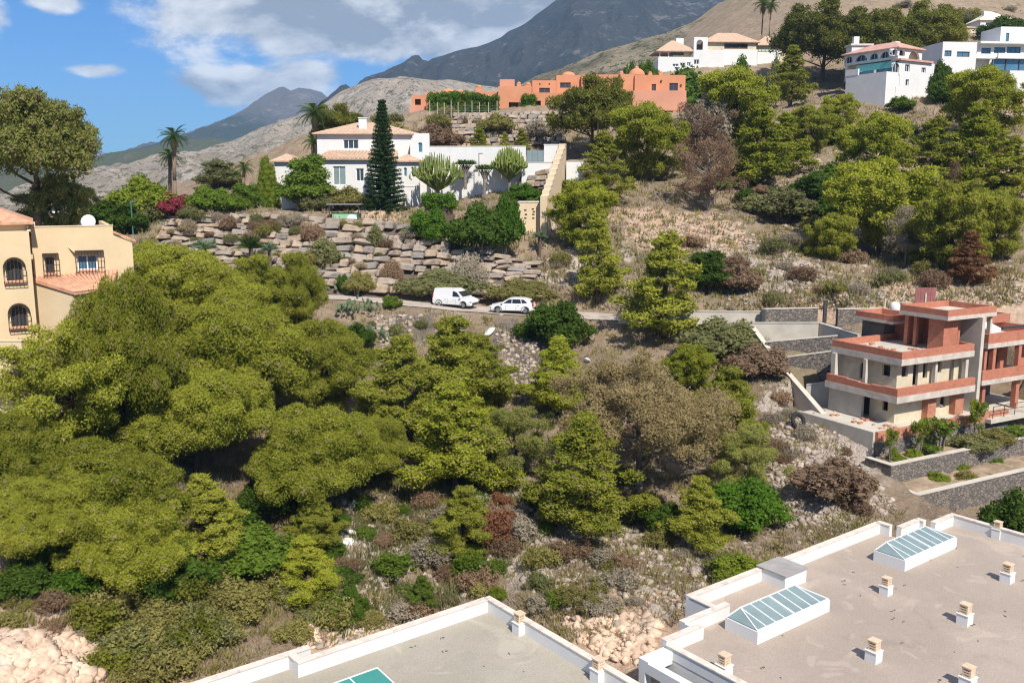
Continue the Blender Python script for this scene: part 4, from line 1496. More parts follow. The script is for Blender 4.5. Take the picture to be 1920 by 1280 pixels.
def cream_house():
    F = PF(50, 54, 27)
    h = F.root('cream_house', 'cream rendered house with iron window cages and clay tiled roofs at the left', 'house')
    u1 = F.f(213, 450)[0]; u2 = F.f(248, 460)[0]
    zt = F.f(130, 425)[1]
    zb = -13.5
    m = MB()
    w1 = F.rect(85, 482, 102, 512); w2 = F.rect(145, 478, 183, 506)
    holewall(m, 0, u1, zb, zt, 0, .35, [w1, w2])
    za, zd = F.f(213, 437)[1], F.f(248, 454)[1]
    m.poly([(u1, 0, zb), (u2, 0, zb), (u2, .35, zb), (u1, .35, zb), (u1, 0, za), (u2, 0, zd), (u2, .35, zd), (u1, .35, za)], [(3, 2, 1, 0), (4, 5, 6, 7), (0, 1, 5, 4), (1, 2, 6, 5), (2, 3, 7, 6), (3, 0, 4, 7)])
    m.box(-2.5, u1, .35, 9, zb, zt - .5)
    m.box(u2 - .3, u2, .353, 7, zb, zd)
    m.box(-.003, .25, .353, 9, zt - .497, zt)
    m.box(u1 - .25, u1 - .003, .353, 9, zt - .497, zt)
    m.build('wall', M['cream_render'], h)
    MB().box(-.02, u1 + .03, -.03, .3, zt, zt + .06).build('coping', M['cream_light'], h)
    m = MB().poly([(u1, -.12, za), (u2 + .2, -.12, zd), (u2 + .2, .5, zd), (u1, .5, za), (u1, -.12, za + .14), (u2 + .2, -.12, zd + .14), (u2 + .2, .5, zd + .14), (u1, .5, za + .14)],
                  [(3, 2, 1, 0), (4, 5, 6, 7), (0, 1, 5, 4), (1, 2, 6, 5), (2, 3, 7, 6), (3, 0, 4, 7)])
    m.build('verge_tiles', M['clay_tile'], h)
    f = window(h, *w1, .18, False, 1, .06, 'brown_wood')
    grille(h, w1[0] - .12, w1[1] + .25, w1[2] - .15, w1[3] + .2, 0, .35, 5)
    f = window(h, *w2, .18, False, 1, .07, 'white_frame', 'blue_glass')
    grille(h, w2[0] - .1, w2[1] + .35, w2[2] - .1, w2[3] + .25, 0, .38, 9)
    MB().box(w1[0] - .1, w1[1] + .1, -.12, -.003, w1[2] - .1, w1[2]).build('sill', M['terracotta_pale'], h)
    MB().box(w2[0] - .1, w2[1] + .1, -.12, -.003, w2[2] - .1, w2[2]).build('sill', M['terracotta_pale'], h)
    # little sun blind beside the wide window
    MB().poly([(w2[0] - .45, 0, w2[3] + .55), (w2[0] - .1, 0, w2[3] + .2), (w2[0] - .1, -.35, w2[3] + .15), (w2[0] - .45, -.05, w2[3] + .5)], [(0, 1, 2, 3)]).build('blind_bracket', M['cream_light'], h)
    # left block with arched windows
    wl = -1.6
    a = F.rect(11, 487, 42, 526, wl); b = F.rect(20, 573, 51, 612, wl)
    ue = F.f(50, 540, wl)[0] + .35
    m = MB()
    zL = F.f(20, 434, wl)[1]
    holewall(m, -7, ue, zb, zL, wl, wl + .35, [(*a, True), (*b, True)])
    m.box(-7, ue - .25, wl + .35, -.003, zb, zL)
    m.build('wall', M['cream_render'], h)
    for q in (a, b):
        f = window(h, q[0], q[1], q[2], q[3] - .02, wl + .2, False, 1, .07, 'brown_wood')
        grille(h, q[0] - .12, q[1] + .18, q[2] - .1, q[3] + .12, wl, .32, 6, True)
        MB().box(q[0] - .15, q[1] + .15, wl - .18, wl - .003, q[2] - .14, q[2] - .02).build('sill', M['terracotta_pale'], h)
    # round-cornered upper stage with hipped tile roof
    ut = F.f(48, 425, -.6)[0]
    z0 = F.f(25, 420, -.6)[1]; z1 = F.f(0, 399, -.6)[1]
    MB().box(-6, ut, -.9, 5, zL - .2, z0).build('upper_wall', M['cream_light'], h)
    m = hip(MB(), -6, ut, -.9, 5, z0 + .12, z1 + .9, .4, .14)
    m.build('roof', M['clay_tile'], h)
    k = 3.3
    m = MB()
    tile_rows(m, (-6.4 + k, 2.05, z1 + .92), (ut + .4 - k, 2.05, z1 + .92), (ut + .4, -1.3, z0 + .13), (-6.4, -1.3, z0 + .13), .26, .1)
    tag(m.build('tile_row', M['clay_tile'], h), kind='stuff')
    # lean-to with tile roof
    p0 = F.f(52, 526); p1 = F.f(140, 553, -2.0); p2 = F.f(188, 545, -1.5); p3 = F.f(205, 510)
    P0 = (p0[0], 0.0, p0[1]); P1 = (p1[0], -2.0, p1[1]); P2 = (p2[0] + .6, -1.5, p2[1]); P3 = (p3[0] + .5, 0.0, p3[1])
    m = MB()
    q = [(P0[0] + .2, -.003), (P1[0] - .12, P1[1] + .25), (P2[0] - .2, -1.25), (P2[0] - .2, -.003)]
    m.poly([(x, y, zb) for x, y in q] + [(q[0][0], q[0][1], P0[2] - .1), (q[1][0], q[1][1], P1[2] + .02), (q[2][0], q[2][1], P2[2] - .02), (q[3][0], q[3][1], P3[2] - .3)],
           [(3, 2, 1, 0), (4, 5, 6, 7), (0, 1, 5, 4), (1, 2, 6, 5), (2, 3, 7, 6), (3, 0, 4, 7)])
    m.build('lean_to_wall', M['cream_light'], h)
    dz = (0, 0, .12)
    top = [P0, P1, P2, P3]
    m = MB().poly([tuple(np.add(p, dz)) for p in top] + top, [(0, 1, 2, 3), (7, 6, 5, 4), (0, 4, 5, 1), (1, 5, 6, 2), (2, 6, 7, 3), (3, 7, 4, 0)])
    rf = m.build('roof', M['clay_tile'], h)
    m = MB()
    lift = lambda p: tuple(np.add(p, (0, 0, .125)))
    tile_rows(m, lift(P0), lift(P3), lift(P2), lift(P1), .24, .095)
    tag(m.build('tile_row', M['clay_tile'], rf), kind='stuff')
    # garden wall with flowers at the bottom left
    F2 = PF(0, 50, 0)
    t = F2.root('garden_wall', 'pale cream garden wall with pink flowers at the left picture edge', 'wall')
    r_ = F2.rect(-60, 640, 42, 690)
    MB().box(r_[0], r_[1], 0, .3, -14, r_[3]).build('masonry', M['cream_light'], t)
    MB().box(r_[0], r_[1] + .03, -.03, .33, r_[3], r_[3] + .06).build('coping', M['cream_light'], t)
    # satellite dish
    p = at(168, 421, 56)
    d = empty('satellite_dish', tuple(p), 'white satellite dish on the flat roof of the cream house', 'dish')
    MB().lathe(0, 0, [(.02, .0), (.25, .03), (.42, .1), (.43, .12), (.25, .06), (.02, .03)], 14).build('reflector', M['white_plain'], d, True)
    d.children[0].rotation_euler = (R(75), 0, R(10))
    d.children[0].location = (0, -.1, .15)
    MB().tube((0, 0, -.6), (0, 0, .1), .03).build('mast', M['grey_metal'], d)


def white_villa():
    F = PF(597, 121, 4)
    h = F.root('white_villa', 'white two storey villa with clay tiled roofs behind the dark Norfolk pine', 'house')
    ze = F.f(690, 252)[1]
    uR = F.f(778, 270)[0]
    zg = F.f(690, 385)[1] - 1.5
    zl = F.f(640, 298)[1]
    m = MB()
    r1 = F.rect(644, 262, 672, 279); r2 = F.rect(709, 258, 716, 276)
    holewall(m, 0, uR, zl - .5, ze, 0, .35, [r1])
    m.box(0, uR, .35, 9.5, zg, ze)
    m.build('wall', M['white_render'], h)
    window(h, *r1, .15, False, 2, .07)
    hip(MB(), 0, uR, 0, 9.5, ze + .12, F.f(670, 229, 4)[1], .55).build('roof', M['clay_tile_far'], h)
    # chimney
    c = F.rect(673, 221, 688, 248, 2.0)
    ch = MB().box(c[0], c[1], 1.6, 2.6, ze, c[3] - .1).build('chimney', M['white_plain'], h)
    MB().box(c[0] - .08, c[1] + .08, 1.52, 2.68, c[3] - .1, c[3]).build('chimney_cap', M['white_plain'], ch)
    # lower storey stands forward
    wl = -2.8
    b = F.rect(600, 302, 742, 384, wl); d1 = F.rect(625, 312, 648, 347, wl)
    zle = F.f(650, 299, wl)[1]
    m = MB()
    holewall(m, b[0], b[1], zg, zle, wl, wl + .35, [(d1[0], d1[1], d1[2], d1[3]), F.rect(668, 316, 682, 340, wl)])
    m.box(b[0], b[1], wl + .35, -.003, zg, zle)
    m.build('lower_wall', M['white_render'], h)
    window(h, *d1, wl + .15, False, 1, .07, 'white_frame', 'pale_glass')
    window(h, *F.rect(668, 316, 682, 340, wl), wl + .15, False, 1, .07)
    zt = F.f(650, 283, 0)[1]
    rf = MB().poly([(b[0] - .5, wl - .5, zle + .1), (b[1] + .2, wl - .5, zle + .1), (b[1] + .2, -.01, zt), (b[0] + .8, -.01, zt), (b[0] - .5, wl - .5, zle - .06), (b[1] + .2, wl - .5, zle - .06), (b[1] + .2, -.01, zle - .06), (b[0] + .8, -.01, zle - .06)],
                   [(0, 1, 2, 3), (7, 6, 5, 4), (0, 4, 5, 1), (1, 5, 6, 2), (3, 7, 4, 0)]).build('roof', M['clay_tile_far'], h)
    m = MB()
    tile_rows(m, (b[0] + .8, -.02, zt + .01), (b[1] + .2, -.02, zt + .01), (b[1] + .2, wl - .5, zle + .11), (b[0] - .5, wl - .5, zle + .11), .42, .13)
    tag(m.build('tile_row', M['clay_tile_far'], rf), kind='stuff')
    # right lower bay, further forward
    wb = -4.2
    e = F.rect(741, 303, 787, 386, wb)
    wins = [F.rect(757, 314, 763, 331, wb), F.rect(771, 313, 776, 331, wb)]
    m = MB()
    holewall(m, e[0], e[1], zg, e[3], wb, wb + .35, [(*q, True) for q in wins])
    m.box(e[0], e[1], wb + .35, -.003, zg, e[3])
    m.box(e[0] - .05, e[1] + .05, wb - .05, wb - .003, F.f(760, 350, wb)[1], F.f(760, 350, wb)[1] + .12)
    m.build('bay_wall', M['white_render'], h)
    for q in wins:
        window(h, *q, wb + .15, False, 0, .06, 'white_frame', 'blue_glass')
    hip(MB(), e[0], e[1], wb, 3, e[3] + .1, e[3] + 1.0, .45).build('roof', M['clay_tile_far'], h)
    # turret with curved shoulder and arched window
    wt = -1.6
    t0 = F.f(769, 270, wt)[0]; t1 = F.f(805, 270, wt)[0]
    zt0 = F.f(780, 250, wt)[1]; zsh = F.f(770, 272, wt)[1]
    aw = F.rect(784, 267, 792, 286, wt)
    m = MB()
    tm = t0 + (t1 - t0) * .32
    holewall(m, tm, t1, zg, zt0, wt, wt + .35, [(*aw, True)])
    m.box(tm, t1, wt + .35, 3, zg, zt0)
    for k in range(5):
        f0, f1 = k / 5, (k + 1) / 5
        m.box(t0 + (tm - t0) * f0, t0 + (tm - t0) * f1, wt, 3, zg, zsh + (zt0 - zsh) * math.sin(f1 * math.pi / 2))
    m.build('turret', M['white_render'], h)
    window(h, *aw, wt + .15, False, 0, .06, 'white_frame', 'blue_glass')
    # left wing
    l = F.rect(516, 303, 556, 390, -1.5)
    MB().box(l[0], l[1], -1.5, 6, zg, l[3]).build('wing_wall', M['white_render'], h)
    hip(MB(), l[0], l[1], -1.5, 6, l[3] + .1, F.f(535, 288, 0)[1], .5).build('roof', M['clay_tile_far'], h)
    # terrace wall at the foot, left
    q = F.rect(528, 365, 570, 392, -4.5)
    MB().box(q[0], q[1], -4.5, -4.2, zg, q[3]).build('terrace_wall', M['white_plain'], h)
    # long white garden wall to the right
    G = PF(806, 119, -2)
    t = G.root('garden_wall', 'long white garden wall running right from the white villa', 'wall')
    g_ = G.rect(806, 275, 986, 335)
    MB().box(0, g_[1], 0, .35, g_[2] - 3, g_[3]).build('masonry', M['white_render'], t)
    MB().box(-.01, g_[1] + .03, -.03, .38, g_[3], g_[3] + .08).build('coping', M['coping'], t)
    t = empty('mesh_fence', (0, 0, 0), 'grey framed glass fence between the white garden wall and the white gate pier', 'fence')
    t.location = (G.o[0], G.o[1], 0); t.rotation_euler = (0, 0, R(-2))
    p = G.rect(988, 281, 1019, 308)
    for k in range(4):
        u = p[0] + (p[1] - p[0]) * k / 3
        MB().box(u - .05, u + .05, -.05, .05, p[2] - 1, p[3]).build('post', M['grey_metal'], t)
        if k < 3:
            MB().box(u + .05, u + (p[1] - p[0]) / 3 - .05, -.015, .015, p[2] + .1, p[3] - .08).build('panel', M['pale_glass'], t)
    t = G.root('gate_pier', 'broad white pier at the right end of the garden wall fence', 'wall')
    p = G.rect(1020, 272, 1046, 310)
    MB().box(p[0], p[1], 0, 1.2, p[2] - 2.5, p[3]).build('pier', M['white_render'], t)
    MB().box(p[0] - .05, p[1] + .05, -.05, 1.25, p[3], p[3] + .1).build('cap', M['white_plain'], t)
    t = G.root('low_wall', 'low white wall under the glass fence', 'wall')
    p = G.rect(978, 305, 1044, 322, -.8)
    MB().box(p[0], p[1], -.8, -.5, p[2] - 6, p[3]).build('masonry', M['white_plain'], t)
    MB().box(p[0] - .03, p[1] + .03, -.84, -.46, p[3], p[3] + .07).build('coping', M['coping'], t)
    t = G.root('boundary_wall', 'white wall end to the right of the cream garden steps', 'wall')
    p = G.rect(1062, 303, 1095, 320, -1)
    MB().box(p[0], p[1], -1, -.7, p[2] - 2, p[3]).build('masonry', M['white_render'], t)
    MB().box(p[0] - .03, p[1] + .03, -1.04, -.66, p[3], p[3] + .07).build('coping', M['coping'], t)
    # cream wall stepping down the bank
    t = empty('stepped_wall', (0, 0, 0), 'cream wall stepping down the bank right of the white villa', 'wall')
    n = 11
    for k in range(n):
        f0 = k / n
        px0 = 1056 - 36 * f0; py0 = 272 + 105 * f0 ** 1.05
        a = at(px0, py0, 119 - 15 * f0); b = at(1056 - 36 * (k + 1) / n, 300, 119 - 15 * (k + 1) / n)
        d = np.array([b[0] - a[0], b[1] - a[1]])
        L = np.hypot(*d)
        s = empty('step', (a[0], a[1], 0))
        s.parent = t
        s.rotation_euler = (0, 0, math.atan2(d[1], d[0]))
        m = MB().box(0, L - .003, -.4, .4, a[2] - 5, a[2])
        m.build('step_block', M['cream_light'], s)
        MB().box(-.02, L * .45, -.44, .44, a[2], a[2] + .12).build('step_cap', M['coping'], s)
    # cream retaining panel with weep holes
    K = PF(968, 105, 6)
    t = K.root('retaining_panel', 'cream retaining panel with weep holes beneath the stepped wall', 'wall')
    p = K.rect(968, 380, 1023, 419)
    MB().box(0, p[1], 0, .5, p[2] - 1.2, p[3]).build('panel', M['cream_light'], t)
    MB().box(-.05, p[1] + .05, -.06, .56, p[3], p[3] + .18).build('coping', M['coping'], t)
    for (a, b) in ((985, 394), (999, 392), (986, 402), (1000, 402), (985, 409), (1000, 409), (1001, 397)):
        q = K.f(a, b)
        MB().box(q[0] - .13, q[0] + .13, -.03, -.003, q[1] - .07, q[1] + .07).build('weep_hole', M['roof_void'], t)


def terracotta_house():
    F = PF(770, 163, 0)
    h = F.root('terracotta_building', 'long terracotta pink building with domes and turrets on the hill', 'building')
    T_ = lambda n, mb, mt='terracotta_render', p=None: mb.build(n, M[mt], p or h)

    def block(x0, y0, x1, y1, w, dep, wins=(), mat='terracotta_render', zdrop=2.0, name='wall'):
        r = F.rect(x0, y0, x1, y1, w)
        hs = [F.rect(*q[:4], w) for q in wins]
        m = MB()
        holewall(m, r[0], r[1], r[2] - zdrop, r[3], w, w + .4, hs)
        m.box(r[0], r[1], w + .403 if not hs else w + 1.2, w + dep, r[2] - zdrop, r[3])
        if hs:
            m.box(r[0], r[0] + .3, w + .4, w + 1.2, r[2] - zdrop, r[3]); m.box(r[1] - .3, r[1], w + .4, w + 1.2, r[2] - zdrop, r[3])
            m.box(r[0] + .3, r[1] - .3, w + .4, w + 1.2, r[3] - .3, r[3])
        o = T_(name, m, mat)
        for q, z in zip(wins, hs):
            k = q[4] if len(q) > 4 else 'win'
            if k == 'win':
                window(h, *z, w + .15, False, 1, .1, 'brown_wood')
            elif k == 'white':
                window(h, *z, w + .15, False, 1, .12, 'white_frame', 'pale_glass')
            else:
                MB().box(z[0], z[1], w + 1.0, w + 1.15, z[2], z[3]).build('porch_back', M['interior'], h)
        return r

    def turret(x0, y0, x1, y1, w):
        r = F.rect(x0, y0, x1, y1, w)
        c = (r[0] + r[1]) / 2; q = (r[1] - r[0]) / 2
        o = T_('turret', MB().box(r[0], r[1], w, w + 2 * q, r[2] - .5, r[3] - q * .9))
        n = 10
        MB().lathe(c, w + q, [(q * 1.0, r[3] - q * .9), (q * .9, r[3] - q * .45), (q * .55, r[3] - q * .12), (.02, r[3])], n).build('cap', M['terracotta_render'], o, True)

    def dome(x0, y0, x1, y1, w):
        r = F.rect(x0, y0, x1, y1, w)
        c = (r[0] + r[1]) / 2; q = (r[1] - r[0]) / 2; hh = r[3] - r[2]
        T_('dome', MB().lathe(c, w + q, [(q * math.cos(a), r[2] + hh * math.sin(a)) for a in [math.pi / 2 * k / 6 for k in range(6)]] + [(.02, r[3])], 16)).data.polygons.foreach_set('use_smooth', [True] * (16 * 6 + 2))
    block(772, 178, 799, 204, 1, 6, [(778, 186, 789, 197, 'porch')])
    block(768, 199, 798, 216, -.5, 1.4, mat='terracotta_pale')
    block(799, 172, 935, 208, 2.5, 7)
    dome(828, 165, 852, 173, 3.5)
    dome(855, 167, 868, 172, 4)
    turret(893, 159, 904, 172, 4)
    block(934, 162, 997, 206, 0, 9, [(954, 192, 972, 205, 'porch'), (976, 192, 988, 205, 'porch')])
    block(937, 149, 965, 166, 1.5, 3, mat='terracotta_pale')
    turret(969, 153, 977, 166, 1.2)
    turret(985, 154, 996, 168, 1)
    block(998, 151, 1046, 176, 4, 6, [(1011, 165, 1031, 174)])
    block(990, 174, 1077, 206, 1, 2.8, [(1004, 189, 1014, 205, 'porch'), (1022, 194, 1040, 205), (1044, 189, 1056, 205, 'white')])
    block(1043, 141, 1090, 176, 3.9, 6.5, [(1050, 155, 1070, 165)])
    dome(1053, 133, 1080, 142, 4.5)
    block(1090, 140, 1165, 206, 3, 7)
    block(1163, 139, 1190, 206, 1.5, 8)
    dome(1180, 126, 1212, 142, 3)
    turret(1190, 124, 1199, 133, 4.6)
    block(1190, 141, 1285, 184, 1, 8, [(1222, 158, 1230, 170), (1255, 156, 1271, 171)])
    r = F.rect(1186, 170, 1287, 186, -1.2)
    block(1186, 170, 1287, 185, -1.2, 2.1, mat='terracotta_pale')
    block(1163, 184, 1245, 208, -1.1, 2)
    block(1262, 184, 1287, 210, -1.15, 2)
    block(1245, 184, 1262, 208, .3, 1.2, mat='interior')
    for a, b in ((1216, 134), (1236, 133), (1162, 133)):
        turret(a, b, a + 7, b + 9, 2.2)
    for (a, b) in ((1208, 175), (1240, 152), (1220, 180), (1277, 160), (1060, 160), (1066, 160), (1012, 158), (1030, 158), (968, 178), (930, 185)):
        q = F.f(a, b, .9)
        MB().box(q[0] - .14, q[0] + .14, .78, .99, q[1] - .14, q[1] + .14).build('beam_end', M['brown_wood'], h)
    # fence of pale posts and glass on the terrace edge
    G = PF(806, 155, 3)
    t = G.root('terrace_fence', 'row of pale posts with glass panels along the terracotta building terrace', 'fence')
    xs = [806, 820, 833, 846, 859, 872, 885, 899, 916, 932]
    ps = [G.f(x, 205) for x in xs]
    for i, (u, z) in enumerate(ps):
        zt = G.f(xs[i], 192 - 3 * (i % 3 == 0))[1]; zb = G.f(xs[i], 216)[1]
        MB().box(u - .045, u + .045, -.045, .045, zb - .3, zt).build('post', M['concrete'], t)
        if i:
            for k in range(5):
                zz = zb + (G.f(xs[i], 199)[1] - zb) * k / 4
                MB().box(ps[i - 1][0] + .05, u - .05, -.012, .012, zz - .012, zz + .012).build('wire', M['grey_metal'], t)
    # clipped tall hedge behind the fence
    for i, (a, b, c, d) in enumerate(((802, 172, 850, 214), (846, 174, 892, 213), (888, 180, 935, 211))):
        tree_hedge(F, a, b, c, d, -2.6, ['left third of the tall hedge before the terracotta building', 'middle third of the tall hedge before the terracotta building', 'right, lower third of the tall hedge before the terracotta building'][i], 'hedge_green')
    tree_hedge(F, 979, 181, 1004, 206, -1.5, 'square clipped bush at the terracotta building porch', 'hedge_green')


HEDGES = []


def tree_hedge(F, x0, y0, x1, y1, w, label, mat):
    HEDGES.append((F, x0, y0, x1, y1, w, label, mat))


def upper_villa():
    F = PF(1233, 217, 3)
    h = F.root('white_villa', 'white hilltop villa with an arched tower between two tiled roofs', 'house')
    zg = F.f(1300, 140)[1] - 5
    a = F.rect(1234, 107, 1300, 131); b = F.rect(1300, 94, 1358, 131)
    wins = [F.rect(1261, 120, 1272, 125), F.rect(1275, 118, 1285, 124), F.rect(1288, 117, 1295, 124)]
    m = MB()
    holewall(m, a[0], a[1], zg, a[3], 0, .4, wins)
    holewall(m, a[1] + .003, b[1], zg, b[3], 0, .4, [F.rect(1301, 112, 1311, 121)])
    m.box(a[0], a[1], .403, 9, zg, a[3] - .6); m.box(a[1] + .003, b[1], .403, 9, zg, b[3] - .6)
    m.build('wall', M['white_render'], h)
    for q in wins + [F.rect(1301, 112, 1311, 121)]:
        window(h, *q, .15, False, 1, .1)
    # left pavilion
    p = F.rect(1236, 95, 1299, 108, 2)
    m = MB().box(p[0] + 3.5, p[1], 3, 8, zg, p[3] + .4)
    m.build('pavilion_wall', M['pale_plaster'], h)
    q = F.rect(1258, 97, 1282, 104, 2.9)
    window(h, q[0], q[1], q[2], q[3], 2.9, False, 3, .12, 'brown_wood')
    hip(MB(), p[0], p[1], 2, 9, F.f(1250, 96, 2)[1], F.f(1275, 76, 5)[1], .8).build('roof', M['clay_tile_far'], h)
    for u in (p[0] + .2, p[0] + 2.2):
        MB().box(u - .12, u + .12, 2.1, 2.34, p[2] - 1, p[3]).build('column', M['white_plain'], h)
    c = F.rect(1268, 72, 1282, 77, 5)
    MB().box(c[0], c[1], 5, 6.2, c[2] - 1, c[3]).build('chimney', M['white_plain'], h)
    # tower with arch
    t = F.rect(1301, 70, 1327, 102, 1.2); ar = F.rect(1306, 75, 1318, 98, 1.2)
    m = MB()
    holewall(m, t[0], t[1], t[2] - 2, t[3], 1.2, 1.7, [(*ar, True)])
    m.box(t[0], t[1], 3.2, 3.6, t[2] - 2, t[3]).box(t[0], t[0] + .3, 1.7, 3.2, t[2] - 2, t[3]).box(t[1] - .3, t[1], 1.7, 3.2, t[2] - 2, t[3])
    m.build('arch_tower', M['white_render'], h)
    MB().box(t[0] + .3, t[1] - .3, 2.9, 3.15, t[2], t[3]).build('inner_wall', M['interior'], h)
    # main house
    w_ = F.rect(1322, 80, 1418, 101, 2.5); q = F.rect(1358, 82, 1402, 92, 2.5)
    m = MB()
    holewall(m, w_[0], w_[1], w_[2] - 3, w_[3], 2.5, 2.9, [q])
    m.box(w_[0], w_[1], 4.2, 10, w_[2] - 3, w_[3]).box(w_[0], w_[0] + .3, 2.9, 4.2, w_[2] - 3, w_[3])
    m.build('wall', M['pale_plaster'], h)
    window(h, *q, 2.6, False, 2, .18, 'brown_wood', 'window_glass')
    hip(MB(), w_[0], w_[1], 2.5, 10, w_[3] + .1, F.f(1370, 62, 6)[1], .7).build('roof', M['clay_tile_far'], h)
    r = F.rect(1418, 86, 1472, 100, 4)
    MB().box(r[0] + .003, r[1], 4, 10, zg, r[3]).build('wall', M['pale_plaster'], h)
    hip(MB(), r[0], r[1], 4, 10, r[3] + .1, F.f(1440, 67, 6)[1], .7).build('roof', M['clay_tile_far'], h)
    b = F.rect(1356, 93, 1420, 102, 1.2)
    MB().box(b[0] + .003, b[1], 1.2, 1.5, zg, b[3]).box(b[1] - .3, b[1], 1.5, 2.4, zg, b[3]).build('balcony_wall', M['white_plain'], h)
    b = F.rect(1420, 98, 1455, 118, 2.2)
    MB().box(b[0] + .003, b[1], 2.2, 2.5, zg, b[3]).build('terrace_wall', M['white_plain'], h)
    b = F.rect(1456, 95, 1462, 112, 2.0)
    MB().box(b[0], b[1], 2.0, 2.7, zg, b[3]).build('gate_pier', M['white_plain'], h)
    b = F.rect(1420, 90, 1456, 99, 2.9)
    for k in range(6):
        u = b[0] + .2 + (b[1] - b[0] - .4) * k / 5
        MB().box(u - .05, u + .05, 2.85, 2.95, b[2] - 1, b[3]).build('fence_post', M['green_metal'], h)
    for z in (b[2] + .2, b[3] - .1):
        MB().box(b[0] + .2, b[1] - .2, 2.8, 2.845, z - .05, z + .05).build('fence_rail', M['green_metal'], h)


def arcade_house():
    F = PF(1668, 158, 30)
    h = F.root('arcaded_house', 'white house with rows of arches, pink roof and teal lower terrace', 'house')
    zg = F.f(1668, 185)[1] - 6
    zt = F.f(1690, 90)[1]; zm = F.f(1690, 111)[1]
    uR = F.f(1729, 100)[0]; wL = F.s(1584, 103)[0]
    m = MB()
    ra = [F.rect(1673, 90, 1683, 108), F.rect(1686, 91, 1697, 108), F.rect(1704, 94, 1725, 110)]
    holewall(m, 0, uR, zm, zt, 0, .35, [(q[0], q[1], zm + .5 if i < 2 else zm + .02, min(q[3], zt - .25), True) for i, q in enumerate(ra)])
    la = [F.srect(1651, 95, 1667, 110), F.srect(1631, 96, 1647, 113), F.srect(1603, 101, 1626, 122), F.srect(1584, 107, 1598, 125)]
    holewall(m, .35, wL, zm - .02, zt, 0, .35, [(max(q[0], .6), q[1], zm + .4, zt - .3, True) for q in la], True)
    m.build('arcade_wall', M['white_render'], h)
    for q in la:
        window(h, max(q[0], .6), q[1], zm + .4, zt - .3, .5, True, 2, .08)
    for q in ra[:2]:
        window(h, q[0], q[1], zm + .5, min(q[3], zt - .25), .5, False, 1, .08)
    MB().box(.9, uR, .9, wL, zm - .5, zt - .02).build('inner_wall', M['pale_plaster'], h)
    hip(MB(), 0, uR, 0, wL, zt + .08, zt + 1.5, .45).build('roof', M['pink_roof'], h)
    c = F.rect(1679, 78, 1688, 86, 3)
    MB().box(c[0], c[1], 3, 3.8, zt, c[3]).build('chimney', M['white_plain'], h)
    MB().box(-.5, uR + 1.8, -1.0, .9, zm - .35, zm - .05).build('roof_edge', M['pink_roof'], h)
    # lower storey, right block
    uS = F.f(1746, 130)[0]
    lw = [F.rect(1675, 118, 1686, 140, -.6), F.rect(1697, 121, 1706, 135, -.6), F.rect(1728, 127, 1736, 137, -.6), F.rect(1698, 149, 1704, 161, -.6), F.rect(1672, 162, 1679, 180, -.6)]
    m = MB()
    holewall(m, 0, uS, zg, zm - .36, -.6, -.2, [(*lw[0], True)] + lw[1:])
    m.box(0, uS, 0.1, 7, zg, zm - .52).box(0, .3, -.2, .1, zg, zm - .52).box(uS - .3, uS, -.2, .1, zg, zm - .52)
    m.build('wall', M['white_render'], h)
    for i, q in enumerate(lw):
        window(h, *q, -.4, False, 1 if i < 3 else 0, .08, 'white_frame' if i != 4 else 'brown_wood')
    # teal terrace on the left with piers
    z0 = F.s(1640, 139, -.4)[1]; zc0 = zm - .36
    w1 = F.s(1609, 130, 0)[0]
    m = MB().box(-.6, -.25, .1, w1, zc0 - 1.0, zc0)
    m.build('fascia', M['teal_paint'], h)
    for w in (.3, w1 * .5, w1 - .3):
        MB().box(-.58, -.3, w - .2, w + .2, z0 - .2, zc0 - 1.003).build('pier', M['white_plain'], h)
    MB().box(-.05, .0, .11, w1, z0 - .2, zc0 - 1.0).build('window_band', M['blue_glass'], h)
    # big plain base block
    a = F.s(1629, 150, -3.2)[0]
    zb = F.s(1629, 140, -3.2)[1]
    f = F.s(1586, 150, -3.2)[0]
    MB().box(-3.2, -.003, -.5, f, zg, z0 - .2).build('base_wall', M['white_render'], h)
    MB().box(-3.25, -2.95, f - 2.5, f + .1, z0 - .197, z0 + .8).build('terrace_parapet', M['white_plain'], h)
    # upper white building behind
    G = PF(1580, 185, 0)
    t = G.root('white_house', 'small white building and chimney showing behind the arcaded house roof', 'house')
    r = G.rect(1597, 86, 1634, 100)
    MB().box(r[0], r[1], 0, 3, r[2] - 5, r[3]).build('wall', M['white_render'], t)
    MB().box(r[0] - .3, r[1] + .3, -.3, 3.3, r[3], r[3] + .35).build('roof', M['coping'], t)
    r = G.rect(1603, 68, 1613, 86)
    MB().box(r[0], r[1], .5, 1.6, r[2], r[3]).build('chimney', M['white_plain'], t)


